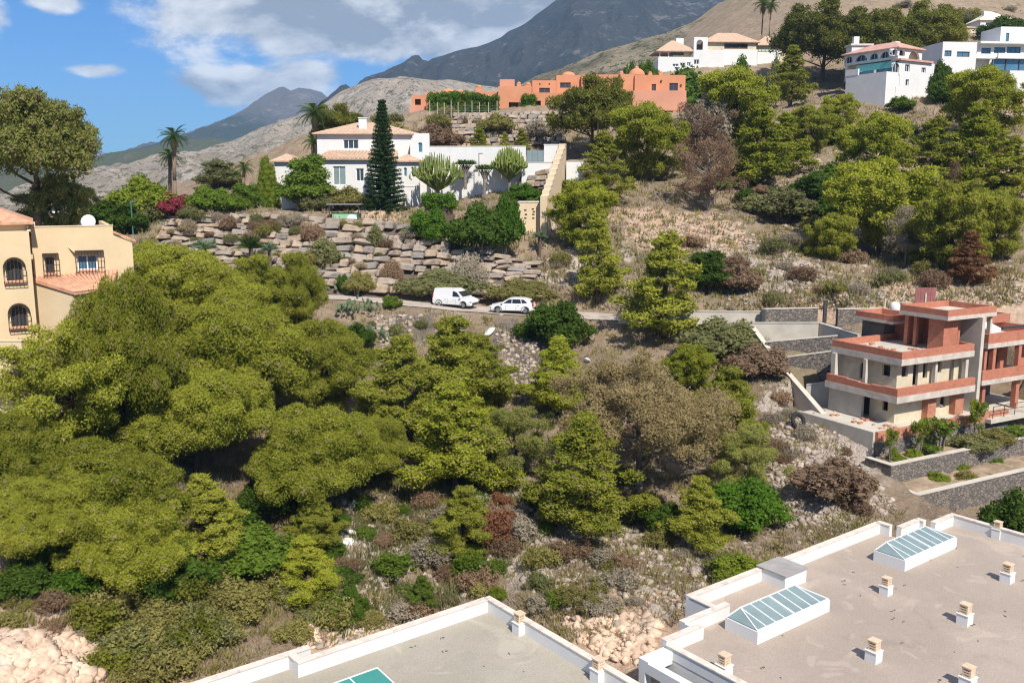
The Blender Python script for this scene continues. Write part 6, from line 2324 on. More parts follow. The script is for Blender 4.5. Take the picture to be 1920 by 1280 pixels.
# ------------------------------------------------------------------ trees, one by one
# key, px, top, Y, width px, material, label
PINES = [
    # the big stand below the cream house
    ('near_dome', 315, 448, 51.5, 285, 'pine', 'wide pine touching the cream house corner, hindmost of the big stand'),
    ('near_dome_b', 236, 492, 38.5, 215, 'pine', 'pine hiding the lower right corner of the cream house wall'),
    ('near_round', 478, 470, 56, 130, 'pine', 'pine crown showing over the back of the big stand below the boulder wall'),
    ('near_round', 556, 466, 57.5, 110, 'pine', 'small rounded pine at the upper right corner of the big stand, by the track end'),
    ('near_dome_b', 430, 540, 46, 270, 'pine', 'broad domed pine, the tallest crown in the middle of the big stand'),
    ('near_round', 612, 590, 49.5, 165, 'pine', 'dense pine at the right edge of the big stand beside the prickly pear'),
    ('near_sparse', 128, 592, 40.5, 275, 'pine', 'thin see-through pine in front of the cream house, trunk showing'),
    ('near_dome', 360, 680, 41, 290, 'pine', 'full pine with stepped boughs in the heart of the big stand'),
    ('near_dome_b', 590, 752, 43.5, 240, 'pine', 'low spreading pine reaching right from the big stand over the dry slope'),
    ('near_round', 30, 760, 37.5, 190, 'pine', 'pine cut by the left picture edge below the cream house'),
    ('near_dome_b', 185, 820, 36.5, 260, 'pine', 'rounded pine under the thin see-through pine, in shade below'),
    ('near_dome', 66, 882, 34.5, 240, 'pine', 'lowest pine at the left, its skirt over the dark green undergrowth'),
    ('near_dome_b', 225, 918, 35, 225, 'pine', 'low pine with wind-swept boughs above the leafy undergrowth'),
    ('near_tier', 380, 880, 36.5, 160, 'pine', 'young pine with brown inner twigs under the big stand'),
    ('near_tier', 590, 902, 38, 105, 'pine', 'slim young pine at the lower right foot of the big stand'),
    ('near_tier_b', 572, 1000, 35.2, 110, 'pine_bright', 'bright yellow-green young pine lowest in the slope scrub'),
    # the middle of the slope
    ('near_tier', 752, 620, 50.5, 195, 'pine', 'tall pine left of the scree chute, below the parked van'),
    ('near_tier_b', 848, 586, 56, 185, 'pine', 'loose pine just below the parked van'),
    ('near_tier', 905, 622, 54, 130, 'pine', 'slender pine leaning over the left edge of the scree chute'),
    ('near_tier_b', 852, 708, 48, 195, 'pine_bright', 'bright green pine in the middle of the slope, upright boughs'),
    ('near_dome_b', 690, 770, 45, 170, 'pine', 'low dark-based pine joining the big stand to the middle pines'),
    ('near_tier', 1048, 625, 52.5, 135, 'pine_bright', 'columnar bright pine right of the scree chute'),
    ('near_sparse', 962, 755, 46.5, 150, 'pine_grey', 'thin greyish pine low in the middle of the slope'),
    ('near_tier', 1095, 768, 43.5, 215, 'pine', 'pine standing in front of the big brown dead pine'),
    ('dead', 1203, 655, 48, 325, None, 'big brown dead pine with bare grey boughs in the middle of the slope'),
    ('near_tier_b', 1362, 680, 50, 150, 'pine', 'upright pine just right of the big brown dead pine'),
    ('near_sparse', 1405, 790, 45.5, 140, 'pine_grey', 'yellowing thin pine right of the big brown dead pine'),
    ('near_tier_b', 1312, 888, 42.2, 120, 'pine', 'small pine beside the dense dark green bush'),
    ('near_tier_b', 868, 905, 40.5, 120, 'pine', 'small pine with a rust brown side on the lower slope'),
    ('near_tier_b', 790, 1075, 35.5, 65, 'mid_green', 'small bright pine sapling on the pale rock near the left flat roof'),
    # by the road
    ('mid_tier', 1122, 392, 67.5, 95, 'pine', 'tall thin pine by the road, between the round bush and the wide pine'),
    ('mid_tier', 1246, 424, 63.5, 150, 'pine', 'tall bright pine with layered boughs standing by the road wall'),
    ('mid_round', 1292, 640, 58.5, 90, 'pine_bright', 'low boughed pine below the road wall beside the grey thicket'),
    # the right hillside
    ('mid_round', 1092, 330, 81, 100, 'pine_bright', 'bright rounded pine beside the cream garden wall steps'),
    ('mid_tier', 1130, 240, 90, 100, 'pine', 'pine behind the bright rounded pine, right of the white villa wall'),
    ('mid_round_b', 1212, 186, 94, 125, 'pine_bright', 'large bright pine below the terracotta building terrace'),
    ('mid_dome', 1113, 132, 103, 150, 'pine_dark', 'large dark round pine standing against the terracotta building'),
    ('mid_round_b', 1378, 120, 112, 130, 'pine_bright', 'bright pine below the white upper villa with the arch'),
    ('mid_tier', 1425, 185, 104, 120, 'pine_bright', 'bright pine in a line below the white upper villa, lower one'),
    ('mid_tier', 1484, 80, 124, 75, 'pine', 'narrow pine left of the arcaded white house'),
    ('mid_dome', 1545, -8, 158, 165, 'pine_dark', 'big dark pine at the top edge behind the arcaded house, leftmost of three'),
    ('mid_dome', 1642, 12, 160, 150, 'pine_dark', 'middle dark pine of the row of three behind the arcaded house'),
    ('mid_dome', 1732, -4, 155, 140, 'pine_dark', 'rightmost dark pine of the row of three behind the arcaded house'),
    ('mid_round', 1522, 192, 111, 70, 'pine', 'small pine on the bare slope left of the arcaded house'),
    ('mid_round', 1570, 172, 112, 70, 'pine', 'small pine right below the corner of the arcaded house'),
    ('mid_round_b', 1645, 204, 97, 125, 'pine_bright', 'rounded pine below the arcaded house, upper of a touching pair'),
    ('mid_round_b', 1655, 288, 88, 165, 'pine_bright', 'broad pine with dark underside, lower of a touching pair on the right hillside'),
    ('mid_tier', 1752, 212, 99, 120, 'pine', 'pale pine on the right hillside below the modern white house'),
    ('mid_tier', 1832, 182, 104, 125, 'pine_bright', 'bright pine in front of the modern white house slope'),
    ('mid_round_b', 1848, 118, 115, 125, 'pine_bright', 'rounded pine touching the modern white house terrace'),
    ('mid_tier', 1900, 250, 92, 85, 'pine', 'pine at the right picture edge below the modern white house'),
    ('mid_round', 1795, 330, 85, 135, 'pine', 'olive grey pine standing behind the rust coloured tree'),
    ('mid_tier', 1735, 380, 80, 85, 'pine_bright', 'narrow pine between the dead grey tree and the rust coloured tree'),
    ('mid_round', 1870, 350, 84, 100, 'pine', 'greyish pine at the far right of the hillside, above the rubble strip'),
    ('mid_tier', 1472, 205, 103, 90, 'pine_bright', 'bright pine right of the bright pine line below the upper villa'),
    ('mid_round_b', 1560, 395, 80, 85, 'pine', 'rounded pine low on the right hillside above the scree'),
    ('mid_tier', 1818, 428, 71, 78, 'rust', 'rust red dead conifer on the right hillside above the rubble strip'),
    ('mid_dead', 1312, 190, 100, 110, None, 'reddish brown half dead tree left of the bright pine row'),
    ('mid_dead', 1330, 250, 97, 120, None, 'brown dead tree on the right hillside below the grey thicket'),
    ('mid_dead', 1702, 380, 74, 95, None, 'dead grey-brown tree on the slope above the building site'),
    ('mid_dead', 1772, 292, 90, 70, None, 'small reddish dead tree among the right hillside pines'),
    ('mid_dome', 640, 190, 113, 105, 'pine_dark', 'dark pine showing behind the white villa roof'),
    ('umbrella', 58, 155, 62, 235, 'pine_grey', 'tall umbrella pine with bare trunks at the left behind the cream house'),
    ('mid_round', 108, 318, 76, 125, 'pine_grey', 'smaller dusty pine beside the umbrella pine'),
    ('mid_tier', 900, 235, 106, 50, 'pine_bright', 'small bright pine in front of the stone wall under the terracotta building'),
    ('mid_tier', 946, 245, 106, 26, 'pine', 'thinnest sapling in front of the stone wall under the terracotta building'),
    ('mid_tier', 978, 238, 106.5, 34, 'pine', 'slim sapling nearest the right end of the stone wall under the terracotta building'),
]
for (key, px, top, Y, w, mt, lab) in PINES:
    dead = 'dead' in key
    tree_px(key, px, top, Y, w, lab, 'dead tree' if dead else 'pine', None, mt, 'dead_pine' if dead else 'pine_tree')
for o in [q for q in COL.objects if q.get('label', '').startswith(('dead grey-brown', 'brown dead tree'))]:
    c = [k for k in o.children if k.name.startswith('crown')][0]
    c.material_slots[0].material = M['scrub_grey' if 'grey-brown' in o['label'] else 'scrub_brown']
for o in [q for q in COL.objects if q.get('label', '').startswith(('reddish', 'small reddish'))]:
    c = [k for k in o.children if k.name.startswith('crown')][0]
    c.material_slots[0].material = M['purple_brown']

# leafy trees and bushes that can be told apart
BUSHES = [
    # key, px, top, Y, width px, mat, label, name, cat
    ('bush_tree', 577, 286, 84, 95, 'mid_green', 'broadleaf tree with big glossy leaves before the white villa left wing', 'broadleaf_tree', 'tree'),
    ('bush_dense', 215, 372, 80, 110, 'deep_green', 'wide dark green hedge bush behind the cream house roof', 'bush', 'bush'),
    ('bush_tree', 270, 362, 76, 60, 'olive', 'tall pale olive shrub beside the lamp post', 'shrub', 'shrub'),
    ('bush_leafy', 275, 322, 94, 120, 'lime', 'yellow-green spreading tree left of the two palms', 'broadleaf_tree', 'tree'),
    ('bush_tree', 408, 296, 100, 70, 'olive', 'grey-green olive tree behind the boulder wall terrace', 'olive_tree', 'tree'),
    ('bush_dense', 455, 340, 86, 70, 'mid_green', 'low green bush left of the clipped cone tree', 'bush', 'bush'),
    ('bush_leafy', 886, 328, 89, 35, 'mid_green', 'small green bush under the dragon tree', 'bush', 'bush'),
    ('bush_dense', 1050, 558, 61, 128, 'deep_green', 'round dark green bush on the road edge right of the white hatchback', 'bush', 'bush'),
    ('bush_tree', 1328, 466, 70, 95, 'deep_green', 'dense rich green tree behind the tall layered pine', 'broadleaf_tree', 'tree'),
    ('bush_leafy', 1388, 490, 71, 80, 'purple_brown', 'brownish bush right of the dense rich green tree', 'bush', 'bush'),
    ('bush_leafy', 1345, 590, 58.5, 135, 'olive', 'grey-green thicket below the road wall', 'bush', 'bush'),
    ('bush_leafy', 1415, 640, 54.5, 110, 'purple_brown', 'purple-brown thicket against the terrace side wall', 'bush', 'bush'),
    ('bush_dense', 1402, 893, 41.8, 150, 'hedge_green', 'large dense dark green bush on the pale rubble', 'bush', 'bush'),
    ('bush_dense', 1248, 938, 42.2, 90, 'deep_green', 'green bush under the big brown dead pine', 'bush', 'bush'),
    ('bush_leafy', 1385, 1030, 37, 90, 'lime', 'fresh lime green bush at the edge of the right flat roof', 'bush', 'bush'),
    ('bush_leafy', 1560, 852, 43.2, 130, 'purple_brown', 'dark reddish scrub patch beside the site retaining wall', 'bush', 'bush'),
    ('bush_low', 915, 945, 39.5, 110, 'rust', 'rust red dead bush on the lower slope', 'dead_bush', 'bush'),
    ('bush_low_b', 672, 510, 72, 65, 'scrub_brown', 'brown tinged bush at the left foot of the boulder wall', 'bush', 'bush'),
    ('bush_dense', 643, 520, 71, 25, 'deep_green', 'little dark bush next to the brown tinged bush', 'bush', 'bush'),
    ('bush_dense', 735, 552, 66, 35, 'mid_green', 'small round bush on the outer edge of the track', 'bush', 'bush'),
    ('bush_leafy', 668, 600, 59, 70, 'deep_green', 'dark green bush behind the prickly pear', 'bush', 'bush'),
    ('bush_tree', 1525, 318, 92, 90, 'deep_green', 'dark leafy bush in the middle of the right hillside', 'bush', 'bush'),
    ('bush_leafy', 1570, 300, 94, 90, 'mid_green', 'green bush beside the dark leafy hillside bush', 'bush', 'bush'),
    ('bush_leafy', 1460, 345, 91, 110, 'olive', 'olive bush left of the dark leafy hillside bush', 'bush', 'bush'),
    ('bush_tree', 1560, 360, 86, 90, 'deep_green', 'dark green bush below the broad pine on the right hillside', 'bush', 'bush'),
    ('bush_tree', 1766, 108, 119, 50, 'deep_green', 'dark green shrub between the arcaded and the modern white house', 'shrub', 'shrub'),
    ('bush_dense', 1775, 150, 117, 70, 'deep_green', 'dark bush below the shrub between the two white houses', 'bush', 'bush'),
    ('bush_leafy', 1320, 165, 104, 95, 'scrub_grey', 'grey leafless thicket at the right end of the terracotta building', 'dead_bush', 'bush'),
    ('bush_leafy', 1690, 178, 116.5, 45, 'mid_green', 'green shrub at the foot of the arcaded house', 'shrub', 'shrub'),
    ('bush_tree', 1885, 25, 190, 80, 'deep_green', 'dark green bush by the top right cream house', 'bush', 'bush'),
    ('bush_leafy', 1215, 108, 156, 40, 'mid_green', 'green palmlike shrub left of the upper white villa', 'shrub', 'shrub'),
    ('bush_leafy', 1182, 108, 152, 40, 'deep_green', 'dark shrub behind the terracotta building dome', 'shrub', 'shrub'),
    ('bush_leafy', 1300, 118, 146, 180, 'deep_green', 'long hedge below the upper white villa wall', 'hedge', 'hedge'),
    ('bush_leafy', 1395, 98, 140, 60, 'deep_green', 'dark bush under the upper villa balcony', 'bush', 'bush'),
    ('bush_leafy', 1455, 100, 138, 45, 'olive', 'olive bush under the upper villa corner post', 'bush', 'bush'),
    ('bush_leafy', 735, 225, 112, 110, 'scrub_olive', 'scrubby bush on the slope behind the villa chimney', 'bush', 'bush'),
    ('bush_leafy', 820, 228, 110, 90, 'scrub_brown', 'dry brown bush at the left end of the upper stone wall', 'bush', 'bush'),
    ('bush_leafy', 935, 208, 112, 70, 'scrub_olive', 'dry bush growing on top of the upper stone wall', 'bush', 'bush'),
    ('bush_leafy', 1005, 222, 111, 60, 'scrub_grey', 'greyish bush growing out of the upper stone wall', 'bush', 'bush'),
    ('bush_leafy', 1900, 910, 38.6, 110, 'deep_green', 'dark bush behind the right flat roof, below the lowest slate wall', 'bush', 'bush'),
    ('bush_dense', 590, 355, 82.6, 70, 'olive', 'grey olive bush under the broadleaf tree', 'bush', 'bush'),
    ('bush_leafy', 655, 345, 86, 80, 'scrub_olive', 'dry olive bush before the white villa wall', 'bush', 'bush'),
    ('bush_leafy', 985, 340, 90, 60, 'hedge_green', 'bright ground hedge on the bank by the cream garden steps', 'hedge', 'hedge'),
    ('bush_leafy', 1010, 365, 86, 50, 'hedge_green', 'lower bright hedge beside the cream retaining panel', 'hedge', 'hedge'),
    ('bush_dense', 1065, 335, 86, 60, 'pine_dark', 'dark bush right of the cream garden steps', 'bush', 'bush'),
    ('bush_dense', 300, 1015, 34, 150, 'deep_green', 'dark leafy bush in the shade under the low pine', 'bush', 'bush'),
    ('bush_leafy', 130, 1045, 32, 110, 'hedge_green', 'green leafy bush above the row of loose stones', 'bush', 'bush'),
    ('bush_leafy', 480, 985, 37, 140, 'mid_green', 'green broadleaf bush below the spreading pine', 'bush', 'bush'),
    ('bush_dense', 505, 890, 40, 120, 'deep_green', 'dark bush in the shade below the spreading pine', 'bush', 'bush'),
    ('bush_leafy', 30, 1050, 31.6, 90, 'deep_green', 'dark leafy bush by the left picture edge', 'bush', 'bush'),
    ('bush_dense', 660, 1095, 34.2, 50, 'deep_green', 'small blue-green bush on the pale rock', 'bush', 'bush'),
    ('bush_leafy', 935, 1098, 35.5, 30, 'lime', 'tiny lime bush just above the left roof corner', 'bush', 'bush'),
    ('bush_leafy', 1440, 1045, 36, 60, 'lime', 'lime bush against the right roof parapet hatch', 'bush', 'bush'),
]
for (key, px, top, Y, w, mt, lab, nm, ct) in BUSHES:
    if w:
        tr = 'tree' in nm
        if key == 'bush_tree' and not tr:
            key = 'bush_leafy'
        tree_px(key, px, top, Y, w, lab, ct, None, mt, nm, 'crown' if tr else 'foliage', 'trunk' if tr else 'stem', hmin=0.8, asp=0.75 if tr else (0.28 if 'foot of the boulder' in lab else 0.6), depth=.3 if 'foot of the boulder' in lab else 1.0, rz=0.0 if 'foot of the boulder' in lab else None)

for a in (('bush_leafy', 318, 358, 408, 104.5, 80, 'reddish bougainvillea bush at the left top of the boulder wall', 'bush', 'bougainvillea', 'bush', .8),
          ('bush_leafy', 388, 344, 402, 105.5, 85, 'leafy green bush above the boulder wall, right of the red bush', 'bush', 'mid_green', 'bush', .8),
          ('bush_dense', 812, 388, 458, 99.6, 80, 'round clipped bright green bush on the boulder wall', 'bush', 'hedge_green', 'bush', 1.0),
          ('bush_leafy', 902, 372, 476, 97.4, 112, 'large loose dark bush hanging over the boulder wall', 'bush', 'deep_green', 'bush', .8),
          ('bush_leafy', 948, 354, 470, 98.4, 58, 'tall green hedge bush between the loose dark bush and the cream wall', 'bush', 'hedge_green', 'bush', 1.0),
          ('bush_leafy', 830, 500, 562, 93.0, 150, 'wide olive bush at the foot of the boulder wall behind the van', 'bush', 'olive', 'bush', .28),
          ('bush_leafy', 975, 518, 570, 92.4, 112, 'olive and brown bush at the foot of the boulder wall behind the hatchback', 'bush', 'scrub_olive', 'bush', .3),
          ('bush_low', 586, 412, 452, 101, 42, 'brown tussock growing out of the boulder wall', 'bush', 'scrub_brown', 'bush', 1.0),
          ('bush_low_b', 612, 440, 500, 97.5, 62, 'olive shrub growing out of the boulder wall, left part', 'bush', 'olive', 'bush', 1.0),
          ('bush_low_b', 707, 416, 466, 99.5, 30, 'narrow tussock near the top of the boulder wall', 'bush', 'olive', 'bush', 1.0),
          ('twig', 880, 470, 545, 93.6, 70, 'grey leafless shrub in the middle of the boulder wall', 'bush', 'scrub_grey', 'bush', .5),
          ('twig_b', 735, 480, 530, 95.2, 40, 'brown leafless shrub low on the boulder wall', 'bush', 'scrub_brown', 'bush', .6),
          ('bush_leafy', 672, 505, 552, 93.6, 56, 'brownish green bush at the left foot of the boulder wall', 'bush', 'scrub_olive', 'bush', .7),
          ('bush_dense', 645, 512, 548, 94.0, 26, 'little dark bush at the left foot of the boulder wall', 'bush', 'deep_green', 'bush', 1.0)):
    plant_at(*a)
gw = rng(77)
for k in range(40):
    s_, t_ = gw.uniform(.5, WALL1[1] * (.62 if k % 3 else .98)), gw.uniform(.15, 1.0) ** .7
    p_ = np.array(WALL1[0](s_, t_)) + np.array([0, -.55, -.1])
    mt_ = ['scrub_grey', 'scrub_brown', 'olive', 'dry_grass', 'scrub_olive'][int(gw.integers(0, 5))]
    w_ = gw.uniform(.8, 2.2)
    pt_ = ('upper ' if t_ > .5 else 'lower ') + ['left', 'middle', 'right'][min(2, int(3 * s_ / WALL1[1]))] + ' part'
    nm_ = {'scrub_grey': 'grey leafless', 'scrub_brown': 'brown', 'olive': 'grey-green', 'dry_grass': 'straw coloured', 'scrub_olive': 'olive green'}[mt_]
    sz_ = 'small ' if w_ < 1.3 else ('broad ' if w_ > 1.8 else 'middle sized ')
    plant(['twig', 'bush_low', 'twig_c', 'bush_low_b'][int(gw.integers(0, 4))], p_, w_, w_ * gw.uniform(.5, .9), sz_ + nm_ + ' tussock growing between the boulders of the big wall, ' + pt_, 'bush', sz_ + nm_ + ' tussocks on the boulder wall, ' + pt_, mt_, 'wall_tussock', None, 'foliage', 'stem')

# ------------------------------------------------------------------ boulders
def stone_mat(name, cols, var=0.25):
    m = bpy.data.materials.new(name)
    m.use_nodes = True
    T = NT(m.node_tree)
    out = T.add('ShaderNodeOutputMaterial')
    b = T.add('ShaderNodeBsdfPrincipled')
    T.link(b.outputs[0], out.inputs[0])
    oi = T.add('ShaderNodeObjectInfo').outputs['Random']
    rp = T.add('ShaderNodeValToRGB')
    rp.color_ramp.interpolation = 'LINEAR'
    e = rp.color_ramp.elements
    for i, c in enumerate(cols):
        q = e[i] if i < 2 else e.new(i / (len(cols) - 1))
        q.position = i / (len(cols) - 1)
        q.color = (*c, 1)
    T.link(oi, rp.inputs[0])
    c = T.add('ShaderNodeTexCoord').outputs['Object']
    n = T.noise(c, 2.6, 6, 0.7)
    n2 = T.noise(c, 9.0, 4, 0.7)
    col = T.mix(T.math('MULTIPLY', T.step(n, 0.42, 0.68), 0.55), rp.outputs[0], (0.20, 0.18, 0.165))
    col = T.mix(T.math('MULTIPLY', T.step(n2, 0.55, 0.7), 0.4), col, (0.55, 0.46, 0.37))
    T.link(col, b.inputs['Base Color'])
    b.inputs['Roughness'].default_value = 0.93
    b.inputs['Specular IOR Level'].default_value = 0.2
    bp = T.add('ShaderNodeBump')
    bp.inputs['Strength'].default_value = 0.8
    bp.inputs['Distance'].default_value = 0.12
    T.link(T.math('ADD', n, T.math('MULTIPLY', n2, 0.4)), bp.inputs['Height'])
    T.link(bp.outputs[0], b.inputs['Normal'])
    M[name] = m


stone_mat('boulder', [(0.46, 0.34, 0.23), (0.31, 0.275, 0.24), (0.50, 0.385, 0.27), (0.25, 0.235, 0.22), (0.43, 0.315, 0.21), (0.36, 0.31, 0.26)])
stone_mat('pale_rock', [(0.42, 0.345, 0.28), (0.34, 0.29, 0.245), (0.48, 0.40, 0.33), (0.41, 0.30, 0.22)])
surf('joint_earth', (0.12, 0.09, 0.07), 0.95, 0.3, 3)


def block_stone(name, seed):
    """rough squared boulder, 44 triangles, about 1 x 1 x 1"""
    g = rng(seed)
    v = []
    c = 0.25
    for sx in (-1, 1):
        for sy in (-1, 1):
            for sz in (-1, 1):
                j = g.normal(0, 0.055, 3)
                for ax in range(3):
                    p = np.array([sx, sy, sz]) * 0.5 * (1 - c * g.uniform(.5, 1.6))
                    p[ax] = (sx, sy, sz)[ax] * 0.5
                    v.append(p + j)
    bm = __import__('bmesh').new()
    vs = [bm.verts.new(p) for p in v]
    __import__('bmesh').ops.convex_hull(bm, input=vs)
    me = bpy.data.meshes.new(name)
    bm.to_mesh(me)
    bm.free()
    me.materials.append(M['boulder'])
    return me


BLOCKS = [block_stone('stone', 50 + i) for i in range(7)]


def boulder_wall(label, rows, surf_fn, u_ranges, wmean, depth=1.1, seed=1, back=True, skip=0.04):
    """courses of big boulders. surf_fn(s, t) -> point (s metres along, t 0..1 up)"""
    g = rng(seed)
    p0 = surf_fn(0, 0)
    root = empty('boulder_wall', tuple(p0), label, 'wall')
    n = 0
    inv = Vector(p0)
    for r in range(rows):
        t0 = r / rows
        s, send = u_ranges(t0 + .5 / rows)
        s += g.uniform(0, 1.0)
        while s < send:
            w = wmean * g.uniform(.45, 1.6)
            a = Vector(surf_fn(s, t0)); b = Vector(surf_fn(min(s + w, send + .3), t0)); c = Vector(surf_fn(s + w / 2, t0 + 1 / rows))
            mid = Vector(surf_fn(s + w / 2, t0 + .5 / rows))
            hh = c.z - Vector(surf_fn(s + w / 2, t0)).z
            if g.uniform() > skip and n < 300:
                o = link('stone', BLOCKS[int(g.integers(0, 7))], root)
                d = b - a
                o.location = mid - inv + Vector((g.normal(0, .08), g.normal(0, .17), g.normal(0, hh * .10)))
                o.scale = (w * g.uniform(.90, 1.0), depth * g.uniform(.8, 1.2), hh * g.uniform(.78, 1.18))
                o.rotation_euler = (g.normal(-.12, .10), g.normal(0, .09), math.atan2(d.y, d.x) + g.normal(0, .12))
                n += 1
            s += w * g.uniform(.9, 1.0)
    if back:
        v = []
        L0, L1 = u_ranges(.5)
        ss = np.linspace(L0 - 1, L1 + 1, 30)
        for s_ in ss:
            for t_ in np.linspace(-.1, 1.0, 7):
                p = Vector(surf_fn(s_, t_)) - inv
                v.append((p.x, p.y + depth * .28, p.z))
        f = [(i * 7 + j, (i + 1) * 7 + j, (i + 1) * 7 + j + 1, i * 7 + j + 1) for i in range(29) for j in range(6)]
        link('earth_backing', mesh_np('earth_backing', v, f, M['joint_earth']), root)
    return root


boulder_wall('big retaining wall of stacked beige and grey boulders under the white villa', 10, WALL1[0], lambda t: (0, WALL1[1]), 1.42, 1.15, 3, skip=.03)
boulder_wall('lower right boulder wall behind the white hatchback', 8, WALL2[0], lambda t: (0, WALL2[1]), 1.4, 1.1, 5, skip=.02)
boulder_wall('grey stone block wall below the terracotta building', 9, WALL3[0], lambda t: (0, WALL3[1]), 1.1, 1.0, 9, skip=.03)
fn4, L4 = polywall([(985, 352, 117), (1030, 350, 116)], [(985, 318, 119), (1030, 318, 118)])
boulder_wall('short dark stone wall under the low white garden wall', 3, fn4, lambda t: (0, L4), 1.2, .8, 11)


# ------------------------------------------------------------------ loose rocks
def rock_mesh(name, seed, mat):
    g = rng(seed)
    v, f = ico(2)
    d = 1 + .22 * np.array([float(vnoise(np.array(p[0] * 1.3 + seed), np.array(p[1] * 1.3 + p[2] * 1.7), seed)) * 2 for p in v])
    p = v * d[:, None] * np.array([1, .8, .62])
    for k in range(6):                                      # broken faces
        n = unit(g.normal(size=3))
        o = g.uniform(.55, .8)
        t = p @ n - o
        p = p - np.where(t > 0, t, 0)[:, None] * n * .92
    return mesh_np(name, p, f, M[mat])


stone_mat('peach_rock', [(0.55, 0.39, 0.28), (0.48, 0.33, 0.23), (0.60, 0.46, 0.35), (0.52, 0.36, 0.25)])
ROCKS = [rock_mesh('rock', 70 + i, 'pale_rock') for i in range(6)]


def poly_sample(poly, n, g):
    """random photograph points inside a polygon"""
    P = np.array(poly, float)
    out = []
    lo, hi = P.min(0), P.max(0)
    while len(out) < n:
        q = g.uniform(lo, hi)
        ins = False
        j = len(P) - 1
        for i in range(len(P)):
            if (P[i, 1] > q[1]) != (P[j, 1] > q[1]) and q[0] < (P[j, 0] - P[i, 0]) * (q[1] - P[i, 1]) / (P[j, 1] - P[i, 1]) + P[i, 0]:
                ins = not ins
            j = i
        if ins:
            out.append(q)
    return np.array(out)


def part_of(poly, x, y):
    P = np.array(poly, float)
    lo, hi = P.min(0), P.max(0)
    fx, fy = (x - lo[0]) / (hi[0] - lo[0]), (y - lo[1]) / (hi[1] - lo[1])
    return ('upper ' if fy < .5 else 'lower ') + ('left' if fx < .34 else 'middle' if fx < .67 else 'right') + ' part'


RUB = [  # polygon, number of boulders, number of small stones, size range
    ([(640, 930), (1000, 920), (1010, 1060), (900, 1110), (640, 1180)], 30, 420, .25, .6, 'pale limestone boulder lying on the lower slope among dry scrub', 'limestone boulders on the lower slope'),
    ([(980, 940), (1360, 960), (1330, 1100), (1220, 1190), (1010, 1130)], 44, 1300, .25, .65, 'weathered pale rock on the slope just above the flat roofs', 'weathered rocks above the flat roofs'),
    ([(1440, 760), (1560, 800), (1690, 960), (1480, 990), (1430, 880)], 34, 1500, .2, .5, 'pinkish white boulder in the rubble left of the brick house terraces', 'rubble boulders by the terraces'),
    ([(1300, 450), (1420, 440), (1660, 560), (1400, 570), (1330, 500)], 30, 1500, .3, .8, 'pale boulder in the scree above the road walls', 'scree boulders above the road walls'),
    ([(1560, 545), (1915, 535), (1915, 572), (1560, 575)], 26, 700, .3, .7, 'peach coloured boulder in the rubble strip above the brick house', 'peach boulders of the rubble strip'),
    ([(1160, 422), (1400, 425), (1395, 450), (1170, 450)], 12, 300, .3, .8, 'peach rock in the cut bank above the layered pine', 'rocks of the cut bank'),
    ([(1000, 440), (1100, 430), (1110, 560), (1010, 540)], 16, 500, .25, .7, 'pale rock on the gully right of the boulder wall', 'rocks in the gully'),
    ([(0, 1085), (160, 1095), (160, 1118), (0, 1105)], 34, 160, .22, .45, 'loose stone of the tumbled stone row at the lower left', 'stones of the tumbled row'),
    ([(0, 1170), (190, 1190), (180, 1279), (0, 1279)], 8, 400, .2, .6, 'peach rock on the cut face at the bottom left corner', 'rocks of the cut face'),
    ([(560, 1170), (720, 1150), (720, 1215), (560, 1215)], 8, 200, .2, .6, 'rock beside the left flat roof parapet', 'rocks by the left parapet'),
    ([(760, 345), (960, 345), (960, 372), (790, 372)], 10, 200, .3, .6, 'garden rock among the cacti below the white garden wall', 'rocks of the cactus garden'),
    ([(930, 620), (1010, 620), (1000, 760), (940, 760)], 10, 700, .15, .4, 'grey stone on the dark scree chute', 'stones of the scree chute'),
    ([(700, 590), (790, 590), (760, 650), (700, 660)], 4, 300, .12, .3, 'grey stone on the scree below the track', 'stones below the track'),
    ([(1400, 220), (1900, 300), (1900, 520), (1500, 470), (1400, 330)], 22, 900, .3, .8, 'pale rock on the right hillside between the pines', 'rocks of the right hillside'),
]
SMALL = []
gR = rng(404)
for poly, nb, ns, a, b, lab, grp in RUB:
    q = poly_sample(poly, max(4, int(nb * .75)), gR)
    hp, ok = hit(q[:, 0], q[:, 1])
    for p, uv in zip(hp[ok], q[ok]):
        pt = ', ' + part_of(poly, *uv)
        s = a + (b - a) * gR.uniform() ** 2.2
        o = link('rock', ROCKS[int(gR.integers(0, 6))], None, (p[0], p[1], p[2] - s * .05))
        o.scale = (s * gR.uniform(.8, 1.3), s * gR.uniform(.8, 1.2), s * gR.uniform(.7, 1.2))
        o.rotation_euler = (gR.normal(0, .3), gR.normal(0, .3), gR.uniform(0, 6.28))
        if 'peach' in lab or 'parapet' in lab:
            o.material_slots[0].link = 'OBJECT'
            o.material_slots[0].material = M['peach_rock']
        tag(o, lab + pt, 'rock', grp + pt)
    q = poly_sample(poly, int(ns * .55), gR)
    hp, ok = hit(q[:, 0], q[:, 1])
    if 'cut face' not in lab:
        SMALL.append(hp[ok])
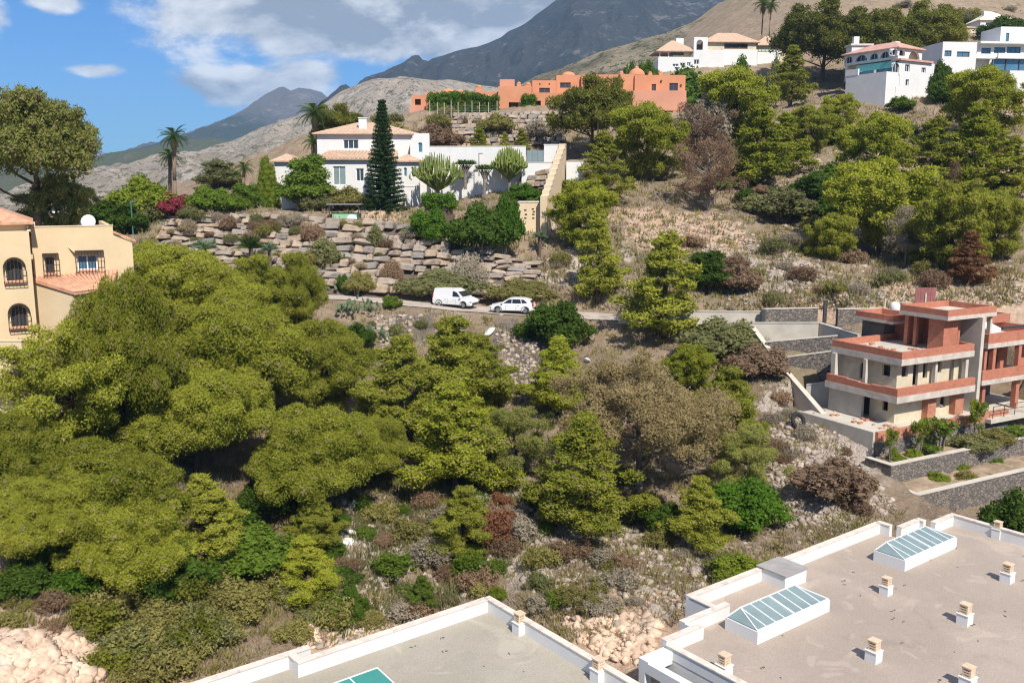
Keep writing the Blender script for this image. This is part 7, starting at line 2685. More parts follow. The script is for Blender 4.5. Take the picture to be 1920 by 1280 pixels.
# a few white rocks that stand out
for px, py, s, lab in ((660, 950, .55, 'white rock standing out on the slope right of the big pine stand'), (655, 1020, .5, 'flat white rock below the standing white rock on the slope'),
                       (918, 625, .6, 'white broken slab on the bank below the parked cars'), (1100, 678, .45, 'white rubble block left of the big brown dead pine'), (660, 1000, .35, 'small white stone between two larger white rocks'),
                       (1155, 905, .3, 'small white stone under the pine before the dead pine')):
    hp, ok = hit([px], [py])
    o = link('rock', ROCKS[int(gR.integers(0, 6))], None, tuple(hp[0] + np.array([0, 0, s * .3])))
    o.scale = (s * 1.4, s, s * .7)
    o.rotation_euler = (.3, .4, gR.uniform(0, 6))
    o.material_slots[0].link = 'OBJECT'
    o.material_slots[0].material = M['white_rock'] if 'white_rock' in M else surf('white_rock', (0.66, 0.63, 0.60), 0.9, 0.12, 3, 0.5, 8)
    tag(o, lab, 'rock')


def scatter_stones(P, name, lo, hi, mat, g):
    iv, jf = ico(1)
    n = len(P)
    s = (lo + (hi - lo) * g.uniform(size=(n, 1, 1)) ** 2.5)
    sc = g.uniform(.6, 1.2, (n, 1, 3)) * np.array([1.1, 1, .7])
    jit = 1 + .25 * g.normal(size=(n, len(iv), 1))
    a = g.uniform(0, 6.28, n)
    v = iv[None] * jit * sc * s
    c, sn = np.cos(a)[:, None], np.sin(a)[:, None]
    v = np.stack([v[..., 0] * c - v[..., 1] * sn, v[..., 0] * sn + v[..., 1] * c, v[..., 2]], -1) + P[:, None] + np.array([0, 0, .02])
    f = (jf[None] + (np.arange(n) * len(iv))[:, None, None]).reshape(-1, 3)
    tag(link(name, mesh_np(name, v.reshape(-1, 3), f, M[mat])), kind='stuff')


surf('rubble_stone', (0.36, 0.30, 0.245), 0.95, 0.35, 1.2, 0.4, 12, (0.30, 0.24, 0.19), 0.8, 0.6)
scatter_stones(np.concatenate(SMALL), 'rubble', .07, .34, 'rubble_stone', rng(12))
qq = poly_sample([(620, 560), (1450, 600), (1700, 980), (1200, 1190), (640, 1200), (640, 900)], 2400, gR)
hp, ok = hit(qq[:, 0], qq[:, 1])
scatter_stones(hp[ok], 'gravel', .04, .22, 'rubble_stone', rng(13))
qq = poly_sample([(280, 400), (1100, 300), (1400, 200), (1900, 100), (1915, 560), (1100, 580), (1000, 440)], 2200, gR)
hp, ok = hit(qq[:, 0], qq[:, 1])
scatter_stones(hp[ok], 'gravel', .08, .34, 'rubble_stone', rng(14))

surf('peach_stone', (0.56, 0.41, 0.30), 0.95, 0.25, 1.5, 0.5, 10, (0.62, 0.53, 0.44), 0.9, 0.7)
for k, (pg, n_, lo_, hi_) in enumerate((([(0, 1185), (110, 1185), (195, 1215), (185, 1279), (0, 1279)], 1500, .06, .42), ([(560, 1165), (720, 1150), (730, 1205), (560, 1218)], 300, .06, .3), ([(1040, 1160), (1240, 1150), (1215, 1245), (1130, 1235)], 600, .06, .36))):
    qq = poly_sample(pg, n_, gR)
    hp, ok = hit(qq[:, 0], qq[:, 1])
    scatter_stones(hp[ok], 'rubble', lo_, hi_, 'peach_stone', rng(140 + k))


# ------------------------------------------------------------------ scrub
SCRUBS = [  # polygon, count, keys, mats, size range m, label, group, name
    ([(640, 900), (1000, 900), (1240, 1170), (900, 1110), (640, 1200), (560, 1100)], 46, ('bush_low', 'bush_low_b', 'bush_low', 'twig_c'), ('scrub_olive', 'olive', 'mid_green', 'scrub_grey', 'scrub_brown', 'scrub_olive'), 1.1, 2.4, 'low grey-green scrub bush on the slope above the left flat roof', 'scrub above the left roof'),
    ([(1000, 900), (1340, 950), (1400, 1090), (1230, 1190), (1010, 1140)], 36, ('bush_low', 'twig', 'twig_b', 'bush_low_b'), ('scrub_olive', 'scrub_grey', 'scrub_brown', 'olive'), .8, 1.8, 'dry scrub bush on the rocks between the two flat roofs', 'scrub between the roofs'),
    ([(160, 1110), (620, 1080), (640, 1190), (340, 1270), (190, 1279)], 52, ('bush_low', 'bush_low_b', 'bush_low'), ('scrub_olive', 'scrub_olive', 'pine_dark', 'olive'), 1.6, 3.2, 'low olive green bush of the dense thicket at the lower left', 'lower left thicket bushes'),
    ([(0, 1110), (330, 1110), (330, 1200), (0, 1180)], 22, ('twig', 'twig_b', 'bush_low'), ('scrub_grey', 'scrub_brown', 'scrub_olive'), .9, 1.9, 'dry greyish bush below the tumbled stone row', 'dry bushes at the lower left'),
    ([(330, 960), (640, 960), (660, 1090), (330, 1090)], 30, ('bush_leafy', 'bush_low_b', 'bush_dense'), ('mid_green', 'scrub_olive', 'deep_green'), 1.1, 2.2, 'leafy green bush under the big pine stand', 'undergrowth bushes of the big stand'),
    ([(0, 1020), (330, 1020), (330, 1090), (0, 1090)], 22, ('bush_leafy', 'bush_dense'), ('deep_green', 'mid_green'), 1.1, 2.2, 'dark green undergrowth bush along the foot of the left pines', 'undergrowth along the left pines'),
    ([(1440, 740), (1560, 790), (1700, 960), (1500, 990), (1430, 900)], 22, ('twig_b', 'twig', 'bush_low'), ('scrub_brown', 'scrub_grey', 'purple_brown'), .9, 1.9, 'brownish dry bush in the rubble beside the brick house terraces', 'dry bushes by the terraces'),
    ([(1290, 455), (1420, 430), (1880, 530), (1560, 560), (1400, 575)], 46, ('twig', 'twig_c', 'bush_low', 'twig_b'), ('scrub_grey', 'scrub_olive', 'olive', 'scrub_brown'), 1.4, 3.0, 'dry bush on the scree slope above the road walls', 'dry bushes above the road walls'),
    ([(1400, 160), (1600, 230), (1880, 250), (1900, 480), (1500, 440), (1330, 380), (1380, 280)], 58, ('bush_low', 'bush_low_b', 'bush_leafy', 'bush_leafy', 'twig'), ('scrub_olive', 'olive', 'mid_green', 'deep_green', 'scrub_brown', 'mid_green'), 1.8, 4.2, 'scrub bush on the right hillside between the pines', 'scrub of the right hillside'),
    ([(990, 420), (1110, 420), (1110, 560), (1000, 540)], 16, ('twig', 'bush_low', 'twig_c'), ('scrub_grey', 'scrub_olive'), 1.2, 2.4, 'dry scrub bush in the gully right of the boulder wall', 'scrub of the gully'),
    ([(640, 590), (940, 600), (940, 680), (700, 680)], 14, ('bush_low', 'twig', 'bush_low_b'), ('scrub_olive', 'olive', 'scrub_brown'), .9, 2.0, 'scrub bush on the bank below the track', 'scrub below the track'),
    ([(1050, 660), (1330, 640), (1420, 790), (1450, 900), (1200, 960), (1000, 900)], 22, ('bush_low', 'twig_b', 'twig'), ('scrub_olive', 'scrub_grey', 'scrub_brown'), 1.0, 2.2, 'scrub bush around the big brown dead pine', 'scrub round the dead pine'),
    ([(640, 235), (840, 215), (850, 270), (690, 275)], 16, ('bush_low', 'bush_low_b', 'twig'), ('scrub_olive', 'olive', 'scrub_brown'), 1.8, 3.8, 'scrub bush on the bank behind the white villa', 'scrub behind the villa'),
    ([(850, 225), (1045, 220), (1045, 268), (850, 268)], 16, ('twig', 'bush_low', 'twig_b'), ('scrub_grey', 'scrub_brown', 'scrub_olive'), 1.4, 3.0, 'dry bush growing from the grey stone block wall', 'bushes on the grey stone wall'),
    ([(640, 500), (800, 530), (800, 565), (640, 550)], 10, ('bush_low', 'twig', 'bush_low_b'), ('olive', 'scrub_olive', 'scrub_brown'), 1.0, 2.0, 'small bush at the foot of the boulder wall by the track', 'bushes at the foot of the boulder wall'),
    ([(760, 330), (1000, 335), (1000, 375), (790, 375)], 14, ('bush_leafy', 'bush_low', 'bush_low_b'), ('mid_green', 'olive', 'scrub_olive'), .9, 1.8, 'small garden shrub among the cacti below the white garden wall', 'shrubs of the cactus garden'),
    ([(400, 330), (560, 340), (560, 395), (400, 395)], 16, ('bush_leafy', 'bush_low_b', 'bush_dense'), ('mid_green', 'olive', 'deep_green', 'lime'), 1.2, 2.8, 'garden shrub on the terrace above the boulder wall', 'terrace garden shrubs'),
    ([(1640, 600 + 245), (1900, 850), (1900, 900), (1680, 905)], 14, ('bush_low', 'bush_leafy', 'twig_c'), ('scrub_olive', 'lime', 'olive', 'mid_green'), .7, 1.4, 'young shrub planted on the slate walled terraces', 'shrubs of the slate terraces'),
    ([(1500, 20), (1900, 5), (1900, 60), (1780, 70)], 20, ('bush_low', 'twig', 'bush_low_b'), ('olive', 'scrub_grey', 'scrub_olive'), 3.0, 6.0, 'scrub bush high on the hillside behind the houses', 'scrub behind the top houses'),
    ([(780, 900), (1000, 890), (1010, 960), (800, 980)], 12, ('bush_low', 'twig_b', 'bush_low_b'), ('scrub_olive', 'rust', 'scrub_brown'), .9, 1.8, 'brownish scrub bush on the slope below the middle pines', 'scrub below the middle pines'),
]
gS = rng(909)
LOOK = {'scrub_olive': 'olive green', 'olive': 'grey-green', 'scrub_grey': 'grey leafless', 'scrub_brown': 'brown', 'purple_brown': 'purple-brown', 'mid_green': 'fresh green', 'deep_green': 'dark green', 'lime': 'yellow-green', 'pine_dark': 'deep green', 'rust': 'rust red', 'dry_grass': 'straw coloured'}
for poly, n, keys, mats, a, b, lab, grp in SCRUBS:
    q = poly_sample(poly, max(5, int(n * (1.0 if 'lower left thicket' in grp or 'above the left roof' in grp else (.85 if 'right hillside' in grp or 'between the roofs' in grp else .5)))), gS)
    wall = 'boulder' in lab and 'tussock' in lab
    hp, ok = hit(q[:, 0], q[:, 1])
    for p, uv in zip(hp[ok], q[ok]):
        pt = ', ' + part_of(poly, *uv)
        w = gS.uniform(a, b)
        mt = mats[int(gS.integers(0, len(mats)))]
        f = (w - a) / (b - a)
        size = 'small' if f < .33 else ('broad' if f > .7 else 'medium')
        where = lab[lab.index(' bush ') + 6:] if ' bush ' in lab else lab[lab.index('shrub ') + 6:]
        plant(keys[int(gS.integers(0, len(keys)))], (p[0], p[1] - (1.6 if wall else 0), p[2] + (.1 if wall else -.1)), w, w * gS.uniform(.45, .75), (size + ' ' + LOOK[mt] + ' bush ' + where + pt).replace('growing from the grey stone block wall', 'on the grey block wall').replace('foot of the boulder wall by the track', 'boulder wall foot by the track').replace('among the cacti below the white garden wall', 'among the garden cacti'), 'bush', size + ' ' + LOOK[mt] + ' ' + grp + pt, mt, 'scrub_bush', None, 'foliage', 'stem')


def grass(P, name, g, mat, h0, h1, blades=9, spread=.22, wid=.03):
    """tufts of dry blades"""
    n = len(P)
    idx = np.repeat(np.arange(n), blades)
    m = len(idx)
    hh = np.repeat(g.uniform(h0, h1, n), blades) * g.uniform(.6, 1.1, m)
    a = g.uniform(0, 6.283, m)
    r = np.sqrt(g.uniform(0, 1, m)) * np.repeat(g.uniform(.5, 1.5, n), blades) * spread
    base = P[idx] + np.c_[r * np.cos(a), r * np.sin(a), np.full(m, -.06)]
    tip = base + np.c_[np.cos(a) * hh * g.uniform(.1, .7, m), np.sin(a) * hh * g.uniform(.1, .7, m), hh]
    b2 = g.uniform(0, 6.283, m)
    sd = np.c_[np.cos(b2), np.sin(b2), np.zeros(m)] * (wid * g.uniform(.7, 1.5, m))[:, None]
    v = np.stack([base - sd, base + sd, tip], 1).reshape(-1, 3)
    tv = np.repeat(np.repeat(g.uniform(0, 1, n), blades), 3)
    tag(link(name, mesh_np(name, v, np.arange(len(v)).reshape(-1, 3), M[mat], False, dict(tint=tv))), kind='stuff')


def cover(poly, n, name, mat, h0, h1, seed, blades=9, spread=.22, wid=.03):
    g = rng(seed)
    q = poly_sample(poly, n, g)
    q = q[~((q[:, 0] < 185) & (q[:, 1] > 1172))]
    hp, ok = hit(q[:, 0], q[:, 1])
    hp = hp[ok]
    # thin it in patches
    dn = fbm(hp[:, 0] / 3.0, hp[:, 1] / 3.0, 4, seed) > g.uniform(-.5, .35, len(hp))
    rd, _ = road_near(hp[:, 0], hp[:, 1])
    grass(hp[dn & (rd > 3.0)], name, g, mat, h0, h1, blades, spread, wid)


NEAR = [(0, 900), (620, 560), (1450, 600), (1480, 720), (1700, 980), (1200, 1200), (560, 1210), (340, 1279), (0, 1279)]
cover(NEAR, 8500, 'dry_grass', 'dry_grass', .15, .5, 5)
cover(NEAR, 6000, 'ground_scrub', 'scrub_grey', .15, .55, 6, 12, .3, .028)
cover(NEAR, 6000, 'ground_scrub', 'scrub_olive', .2, .7, 7, 12, .34, .038)
cover([(620, 880), (1000, 880), (1010, 1000), (930, 1110), (640, 1200), (560, 1100)], 1200, 'ground_scrub', 'olive', .25, .75, 9, 14, .36, .038)
cover(NEAR, 3000, 'ground_scrub', 'scrub_brown', .12, .45, 8, 12, .28, .03)
FAR = [(150, 440), (300, 400), (600, 330), (800, 215), (1300, 215), (1480, 90), (1915, 5), (1915, 575), (1100, 585), (980, 560), (600, 545), (260, 480)]
cover(FAR, 4200, 'dry_grass', 'dry_grass', .25, .8, 15, 9, .5, .06)
cover(FAR, 3000, 'ground_scrub', 'scrub_grey', .25, .8, 16, 10, .5, .06)
cover(FAR, 6800, 'ground_scrub', 'scrub_olive', .25, .8, 17, 10, .5, .06)
cover(FAR, 3200, 'ground_scrub', 'olive', .3, .9, 19, 10, .5, .06)
cover(FAR, 2000, 'ground_scrub', 'scrub_brown', .25, .7, 18, 10, .5, .06)

# ------------------------------------------------------------------ clipped hedges by the terracotta building
def hedge_box(name, w, d, h, seed, leaf, dens, mat):
    g = rng(seed)
    nx = max(2, int(w / .9)); nz = max(2, int(h / .9))
    C = np.array([((i + .5) / nx * w + g.normal(0, .1), d / 2 + g.normal(0, .15), (k + .5) / nz * h + g.normal(0, .12)) for i in range(nx) for k in range(nz)])
    Rr = np.tile([[w / nx * .72, d * .55, h / nz * .75]], (len(C), 1)) * g.uniform(.85, 1.2, (len(C), 1))
    v, t = leaves(C, Rr, dens, leaf, g, .8, .2, (.75, 1.1))
    v3, f3, t3 = cores(C, Rr, .8, g)
    return crown_mesh(name, [(v, None, t, 0), (v3, f3, t3, 0)], [M[mat]])


for i, (F, x0, y0, x1, y1, w, lab, mt) in enumerate(HEDGES):
    r = F.rect(x0, y0, x1, y1, w)
    t = empty('hedge', tuple(F.o[:2] + F.d * r[0] + F.n * w) + (r[2],), lab, 'hedge', None, R(F.deg))
    link('foliage', hedge_box('foliage', r[1] - r[0], 1.6, r[3] - r[2], 300 + i, .13, 40, mt), t)
    MB().box(.3, r[1] - r[0] - .3, .7, .9, -1.5, .6).build('stem', M['bark'], t)


# trimmed block hedge on the boulder wall
p = at(791, 392, 106)
q = at(853, 365, 106)
t = empty('hedge', tuple(p), 'trimmed block hedge above the round clipped bush on the boulder wall', 'hedge')
link('foliage', hedge_box('foliage', q[0] - p[0], 1.5, q[2] - p[2], 320, .10, 60, 'hedge_green'), t)
MB().box(.3, q[0] - p[0] - .3, .6, .9, -2, .6).build('stem', M['bark'], t)


# ------------------------------------------------------------------ palms
def frond_mesh(name, L, mat, seed, droop=1.0):
    g = rng(seed)
    v = []; f = []
    n = 9
    mid = []
    for i in range(n + 1):
        s = i / n
        mid.append(np.array([L * s * (1 - .12 * s), 0, L * (.32 * s - .62 * droop * s * s)]))
    for i in range(n):                                        # rib
        b = len(v)
        for m in (mid[i], mid[i + 1]):
            v += [m + [0, -.03, 0], m + [0, .03, .0]]
        f.append((b, b + 2, b + 3)); f.append((b, b + 3, b + 1))
    for i in range(1, n + 1):                                 # leaflets
        for sd in (-1, 1):
            for k in range(2):
                a = mid[i] - (mid[i] - mid[i - 1]) * .5 * k
                ll = L * .34 * math.sin(math.pi * min(1, .15 + .8 * i / n)) * g.uniform(.8, 1.1)
                tip = a + np.array([ll * .55, sd * ll * .8, -ll * .25])
                b = len(v)
                v += [a + [0, 0, .02], a + [.12, 0, .02], tip]
                f.append((b, b + 1, b + 2))
    return mesh_np(name, np.array(v), np.array(f), M[mat], False, dict(tint=np.full(len(v), g.uniform(.2, .8))))


FR = [frond_mesh('frond', 2.3, 'palm', 60 + i, .9 + .1 * i) for i in range(3)]
FD = [frond_mesh('frond', 2.0, 'palm_dead', 65 + i, 1.5) for i in range(2)]


def palm(px, ptop, Y, crown_px, label, n=26, dead=14, bend=.3, thick=.24):
    Y *= YK
    z1 = ratio(ptop) * Y
    x = (px - 960) / FPX * zc(Y, z1)
    z0 = float(H(x, Y))
    h = z1 - z0 - .6
    s = crown_px / FPX * zc(Y, z1) / 4.0
    g = rng(int(px * 7))
    t = empty('palm_tree', (x - bend, Y, z0), label, 'palm')
    MB().path([(0, 0, -.6), (bend * .3, 0, h * .35), (bend * .7, 0, h * .7), (bend, 0, h)], [thick * 1.25, thick, thick * .92, thick * .8], 9).build('trunk', M['palm_bark'], t, True)
    for i in range(n):
        o = link('frond', FR[i % 3], t, (bend, 0, h))
        el = -R(75) + R(125) * (i / n) ** .8
        o.rotation_euler = (0, el * .75, i * 2.4)
        o.scale = (s, s, s)
    for i in range(dead):
        o = link('dead_frond', FD[i % 2], t, (bend, 0, h - .25))
        o.rotation_euler = (0, R(50 + 25 * g.uniform()), i * 2.4 + .5)
        o.scale = (s * .8, s * .8, s * .8)
    return t


palm(325, 246, 88, 58, 'tall palm with a skirt of dead fronds left of the white villa')
palm(318, 284, 91, 50, 'shorter palm with brown dead fronds just behind the tall left palm')
palm(589, 204, 98, 66, 'fan palm with hanging dead fronds at the left corner of the white villa roof', 28, 16)
palm(586, 258, 92, 44, 'low green palm under the fan palm at the villa corner', 22, 2)
palm(457, 306, 92, 42, 'small palm behind the clipped cone tree', 22, 2)
palm(1432, 2, 172, 42, 'tall thin palm left of two at the upper white villa', 22, 10, .2, .16)
palm(1446, 6, 170, 34, 'tall thin palm right of two at the upper white villa', 22, 10, .2, .16)
palm(758, 366, 84.5, 22, 'knee high palm before the white villa right bay', 16, 0, .05, .1)


# ------------------------------------------------------------------ Norfolk pine with level whorls
def norfolk():
    g = rng(88)
    Hh = 16.6; V = []; Tn = []
    C = []; Rd = []
    z = 1.0
    lim = MB()
    lim.path([(0, 0, -1.5), (0, 0, Hh * .5), (0, 0, Hh)], [.32, .2, .03], 8)
    while z < Hh - .2:
        f = z / Hh
        rad = 3.2 * (1 - f) ** .95 + .14
        k = 9
        a0 = g.uniform(0, 6)
        for i in range(k):
            a = a0 + 6.283 * i / k + g.normal(0, .12)
            L = rad * g.uniform(.8, 1.08)
            lim.tube((0, 0, z - .15 * L), (L * .9 * math.cos(a), L * .9 * math.sin(a), z + .12 * L), .035, .012, 4)
            m = max(2, int(L / .32))
            for j in range(1, m + 1):
                s = j / m
                C.append((L * s * math.cos(a), L * s * math.sin(a), z + .12 * L * s * s + .05))
                Rd.append((.36 * (1.1 - .3 * s), .36 * (1.1 - .3 * s), .22))
        z += .40 + .17 * (1 - f)
    v, t = leaves(np.array(C), np.array(Rd), 72, .085, g, .7, .3, (.5, 1.1))
    me = crown_mesh('crown', [(v, None, t, 0)], [M['norfolk']])
    p = at(716, 188, 111)
    z0 = p[2] - Hh
    t = empty('norfolk_pine', (p[0], p[1], z0), 'tall dark Norfolk pine with level tiers in front of the white villa', 'tree')
    link('crown', me, t)
    lim.build('trunk', M['bark'], t)


norfolk()


# clipped cone tree
def cone_tree():
    g = rng(91)
    C = []; Rd = []
    Hh = 7.4
    for k in range(11):
        f = k / 11
        r = 2.05 * (1 - f) ** .75 * (1 if f > .12 else .85)
        n = max(1, int(r * 5.5))
        for i in range(n):
            a = 6.283 * i / n + k
            C.append((r * .68 * math.cos(a), r * .68 * math.sin(a), .4 + f * Hh))
            Rd.append((.62, .62, .6))
    C.append((0, 0, Hh)); Rd.append((.35, .35, .6))
    C, Rd = np.array(C), np.array(Rd)
    v, t = leaves(C, Rd, 60, .085, g, .7, .4, (.7, 1.1))
    v3, f3, t3 = cores(C, Rd, .85, g)
    me = crown_mesh('crown', [(v, None, t, 0), (v3, f3, t3, 0)], [M['lime']])
    p = at(499, 292, 118)
    t = empty('cone_tree', (p[0], p[1], p[2] - Hh - .5), 'yellow-green cone shaped cypress on the terrace left of the white villa', 'tree')
    link('crown', me, t)
    MB().tube((0, 0, -1.5), (0, 0, 3), .2, .1, 7).build('trunk', M['bark'], t)


cone_tree()


# candelabra euphorbias
def euphorbia(px, ptop, Y, wpx, label, seed, hh):
    g = rng(seed)
    p = at(px, ptop, Y)
    W_ = wpx / FPX * Y / 2
    t = empty('candelabra_cactus', (p[0], p[1], p[2] - hh), label, 'cactus')
    MB().tube((0, 0, -1.0), (0, 0, hh * .28), .22, .18, 8).build('trunk', M['bark_grey'], t)
    mb = MB()
    for i in range(62):
        a = i * 2.4
        r = W_ * math.sqrt((i + .5) / 62)
        top = hh * (1 - .42 * (r / W_) ** 2) * g.uniform(.93, 1.03)
        x, y = r * math.cos(a), r * math.sin(a)
        k = g.uniform(.35, .5)
        mb.path([(x * .12, y * .12, hh * .2), (x * .7, y * .7, hh * k), (x, y, hh * (k + .15)), (x * 1.03, y * 1.03, top)], [.10, .10, .11, .05], 5)
        for q in range(2):
            b = g.uniform(0, 6.28)
            e = .28
            mb.path([(x, y, top * .72), (x + e * math.cos(b), y + e * math.sin(b), top * .78), (x + e * 1.05 * math.cos(b), y + e * 1.05 * math.sin(b), top * g.uniform(.9, 1.0))], [.07, .08, .04], 5)
    me = mb.mesh('arms', M['cactus'])
    tag(link('branch', me, t))


euphorbia(820, 285, 114, 98, 'large candelabra cactus in front of the white garden wall', 1, 5.6)
euphorbia(955, 271, 117, 64, 'smaller candelabra cactus to the right, by the glass fence', 2, 5.2)


# dragon tree and agaves, prickly pear
def spiky(C, n, L, g, wid=.08, up=.35):
    V = []
    for c in C:
        for i in range(n):
            d = g.normal(size=3); d[2] = abs(d[2]) * .9 + up * .3
            d = unit(d)
            s = unit(np.cross(d, g.normal(size=3))) * wid
            m = c + d * L * .55
            tip = c + d * L + np.array([0, 0, -.12 * L])
            V += [c - s * .7, c + s * .7, m + s, c - s * .7, m + s, m - s, m - s, m + s, tip]
    V = np.array(V)
    return crown_mesh('foliage', [(V, None, np.full(len(V), .4), 0)], [M['agave']])


def dragon(px, ptop, Y, hh, label, seed):
    g = rng(seed)
    p = at(px, ptop, Y)
    t = empty('dragon_tree', (p[0], p[1], p[2] - hh), label, 'tree')
    mb = MB().path([(0, 0, -1), (0, 0, hh * .4)], [.2, .17], 8)
    C = []
    for i in range(9):
        a = i * 2.4
        r = 1.0 * math.sqrt((i + .4) / 9)
        e = np.array([r * math.cos(a), r * math.sin(a), hh * .80])
        mb.path([(0, 0, hh * .35), tuple(e * [.6, .6, .8]), tuple(e)], [.11, .08, .06], 6)
        C.append(e)
    mb.build('trunk', M['bark_grey'], t)
    me = spiky(C, 46, .75, g, .05)
    me.materials[0] = M['palm']
    link('crown', me, t)


dragon(908, 308, 116, 3.0, 'dragon tree with forked grey trunk between the two candelabra cacti', 4)
dragon(872, 300, 117, 2.6, 'small dragon tree beside the large candelabra cactus', 5)


def agave(px, py, L, label, n=60, mat='agave'):
    hp, ok = hit([px], [py])
    g = rng(int(px * 3 + py))
    t = empty('agave', tuple(hp[0]), label, 'agave')
    me = spiky([np.array([0, 0, .15])], n, L, g, L * .07)
    me.materials[0] = M[mat]
    link('rosette', me, t)
    MB().lathe(0, 0, [(.16, -.4), (.2, .1), (.1, .25)], 8).build('stem', M['bark'], t)


def agave_at(px, py, Y, L, label, n=70, mat='agave'):
    p = at(px, py, Y)
    g = rng(int(px * 3 + py))
    t = empty('agave', tuple(p), label, 'agave')
    me = spiky([np.array([0, 0, .15])], n, L, g, L * .07)
    me.materials[0] = M[mat]
    link('rosette', me, t)
    MB().lathe(0, 0, [(.16, -2.4), (.2, .1), (.1, .25)], 8).build('stem', M['bark'], t)


agave_at(470, 468, 96, 1.9, 'spiky yucca rosette between the big pine stand and the boulder wall', 80, 'palm')
agave_at(384, 470, 95, 1.6, 'spiky yucca left of the other, behind the big pine stand', 70, 'agave')
agave_at(505, 472, 95.5, 1.2, 'smaller spiky rosette right of the yucca behind the pine stand', 60, 'agave')
agave_at(1012, 448, 101, 1.1, 'agave on the gully slope right of the boulder wall', 60, 'agave')


def prickly(px, py, n, label, seed, sz=.21):
    hp, ok = hit([px], [py])
    g = rng(seed)
    t = empty('prickly_pear', tuple(hp[0]), label, 'cactus')
    iv, jf = ico(2)
    for i in range(n):
        a = g.uniform(0, 6.28); r = 1.5 * math.sqrt(g.uniform())
        h0 = g.uniform(.2, 1.5) * (1.2 - r / 1.9)
        s = sz * g.uniform(.7, 1.2)
        o = link('pad', PAD, t, (r * math.cos(a) * 1.4, r * math.sin(a), h0 + .2))
        o.scale = (s, s, s)
        o.rotation_euler = (g.normal(0, .4), g.normal(0, .5), g.uniform(0, 6.28))
    MB().path([(0, 0, -.5), (0, 0, .6)], [.14, .1], 6).build('stem', M['bark_grey'], t)


_v, _f = ico(2)
PAD = mesh_np('pad', _v * np.array([.8, .16, 1.15]), _f, M['agave'], True, dict(tint=np.full(len(_v), .5)))
prickly(672, 588, 70, 'prickly pear thicket at the outer edge of the track end', 3)
prickly(690, 640, 40, 'prickly pear beside the right edge pine of the big stand', 4)
prickly(640, 552, 18, 'prickly pear with upright pads by the white bollard post', 6, .28)


# ------------------------------------------------------------------ young trees of the slate terraces
for i, (px, top, Y, w, key, mt, lab) in enumerate(((1767, 782, 61.5, 46, 'bush_tree', 'mid_green', 'young leafy tree before the brick house pier, on the slate terrace'), (1833, 746, 64, 32, 'bush_tree', 'lime', 'young yellow-green tree before the brick house porch'),
                                                   (1672, 800, 60.5, 22, 'bush_tree', 'lime', 'thin sapling before the orange block fascia'), (1727, 784, 61, 24, 'bush_tree', 'lime', 'sapling with light leaves between the thin sapling and the young leafy tree'),
                                                   (1682, 842, 59.3, 22, 'bush_leafy', 'lime', 'round yellow-green shrub at the slate terrace left end'), (1745, 832, 59, 34, 'bush_tree', 'mid_green', 'dense little tree on the slate terrace below the young leafy tree'),
                                                   (1716, 836, 59.3, 22, 'bush_leafy', 'lime', 'small shrub between the round shrub and the dense little tree'),
                                                   (1822, 808, 61, 60, 'bush_leafy', 'olive', 'olive bush hanging over the slate terrace wall'), (1862, 798, 62, 50, 'bush_leafy', 'scrub_olive', 'loose shrub right of the olive bush on the slate terrace'),
                                                   (1906, 800, 62.5, 50, 'bush_tree', 'mid_green', 'little round tree at the right picture edge on the slate terrace'))):
    # they stand on the middle terrace, 1.6 m before the house terrace wall
    a_ = R(28.5)
    r_ = ray(px, top)
    n_ = np.array([-math.sin(a_), math.cos(a_)])
    tt_ = (np.array([27.19, 63.593]) @ n_ - 1.75) / (r_[:2] @ n_)
    x, Y, zt = (r_ * tt_).tolist()
    z0 = min(float(H(x, Y)), -18.4)
    plant('sapling' if key == 'bush_tree' else 'bush_leafy', (x, Y, z0 - .05), 1.35 * w / FPX * zc(Y, zt), max(.7, zt - z0), lab, 'tree' if key == 'bush_tree' else 'shrub', None, mt, 'young_tree' if key == 'bush_tree' else 'shrub', None, 'crown' if key == 'bush_tree' else 'foliage', 'trunk' if key == 'bush_tree' else 'stem')


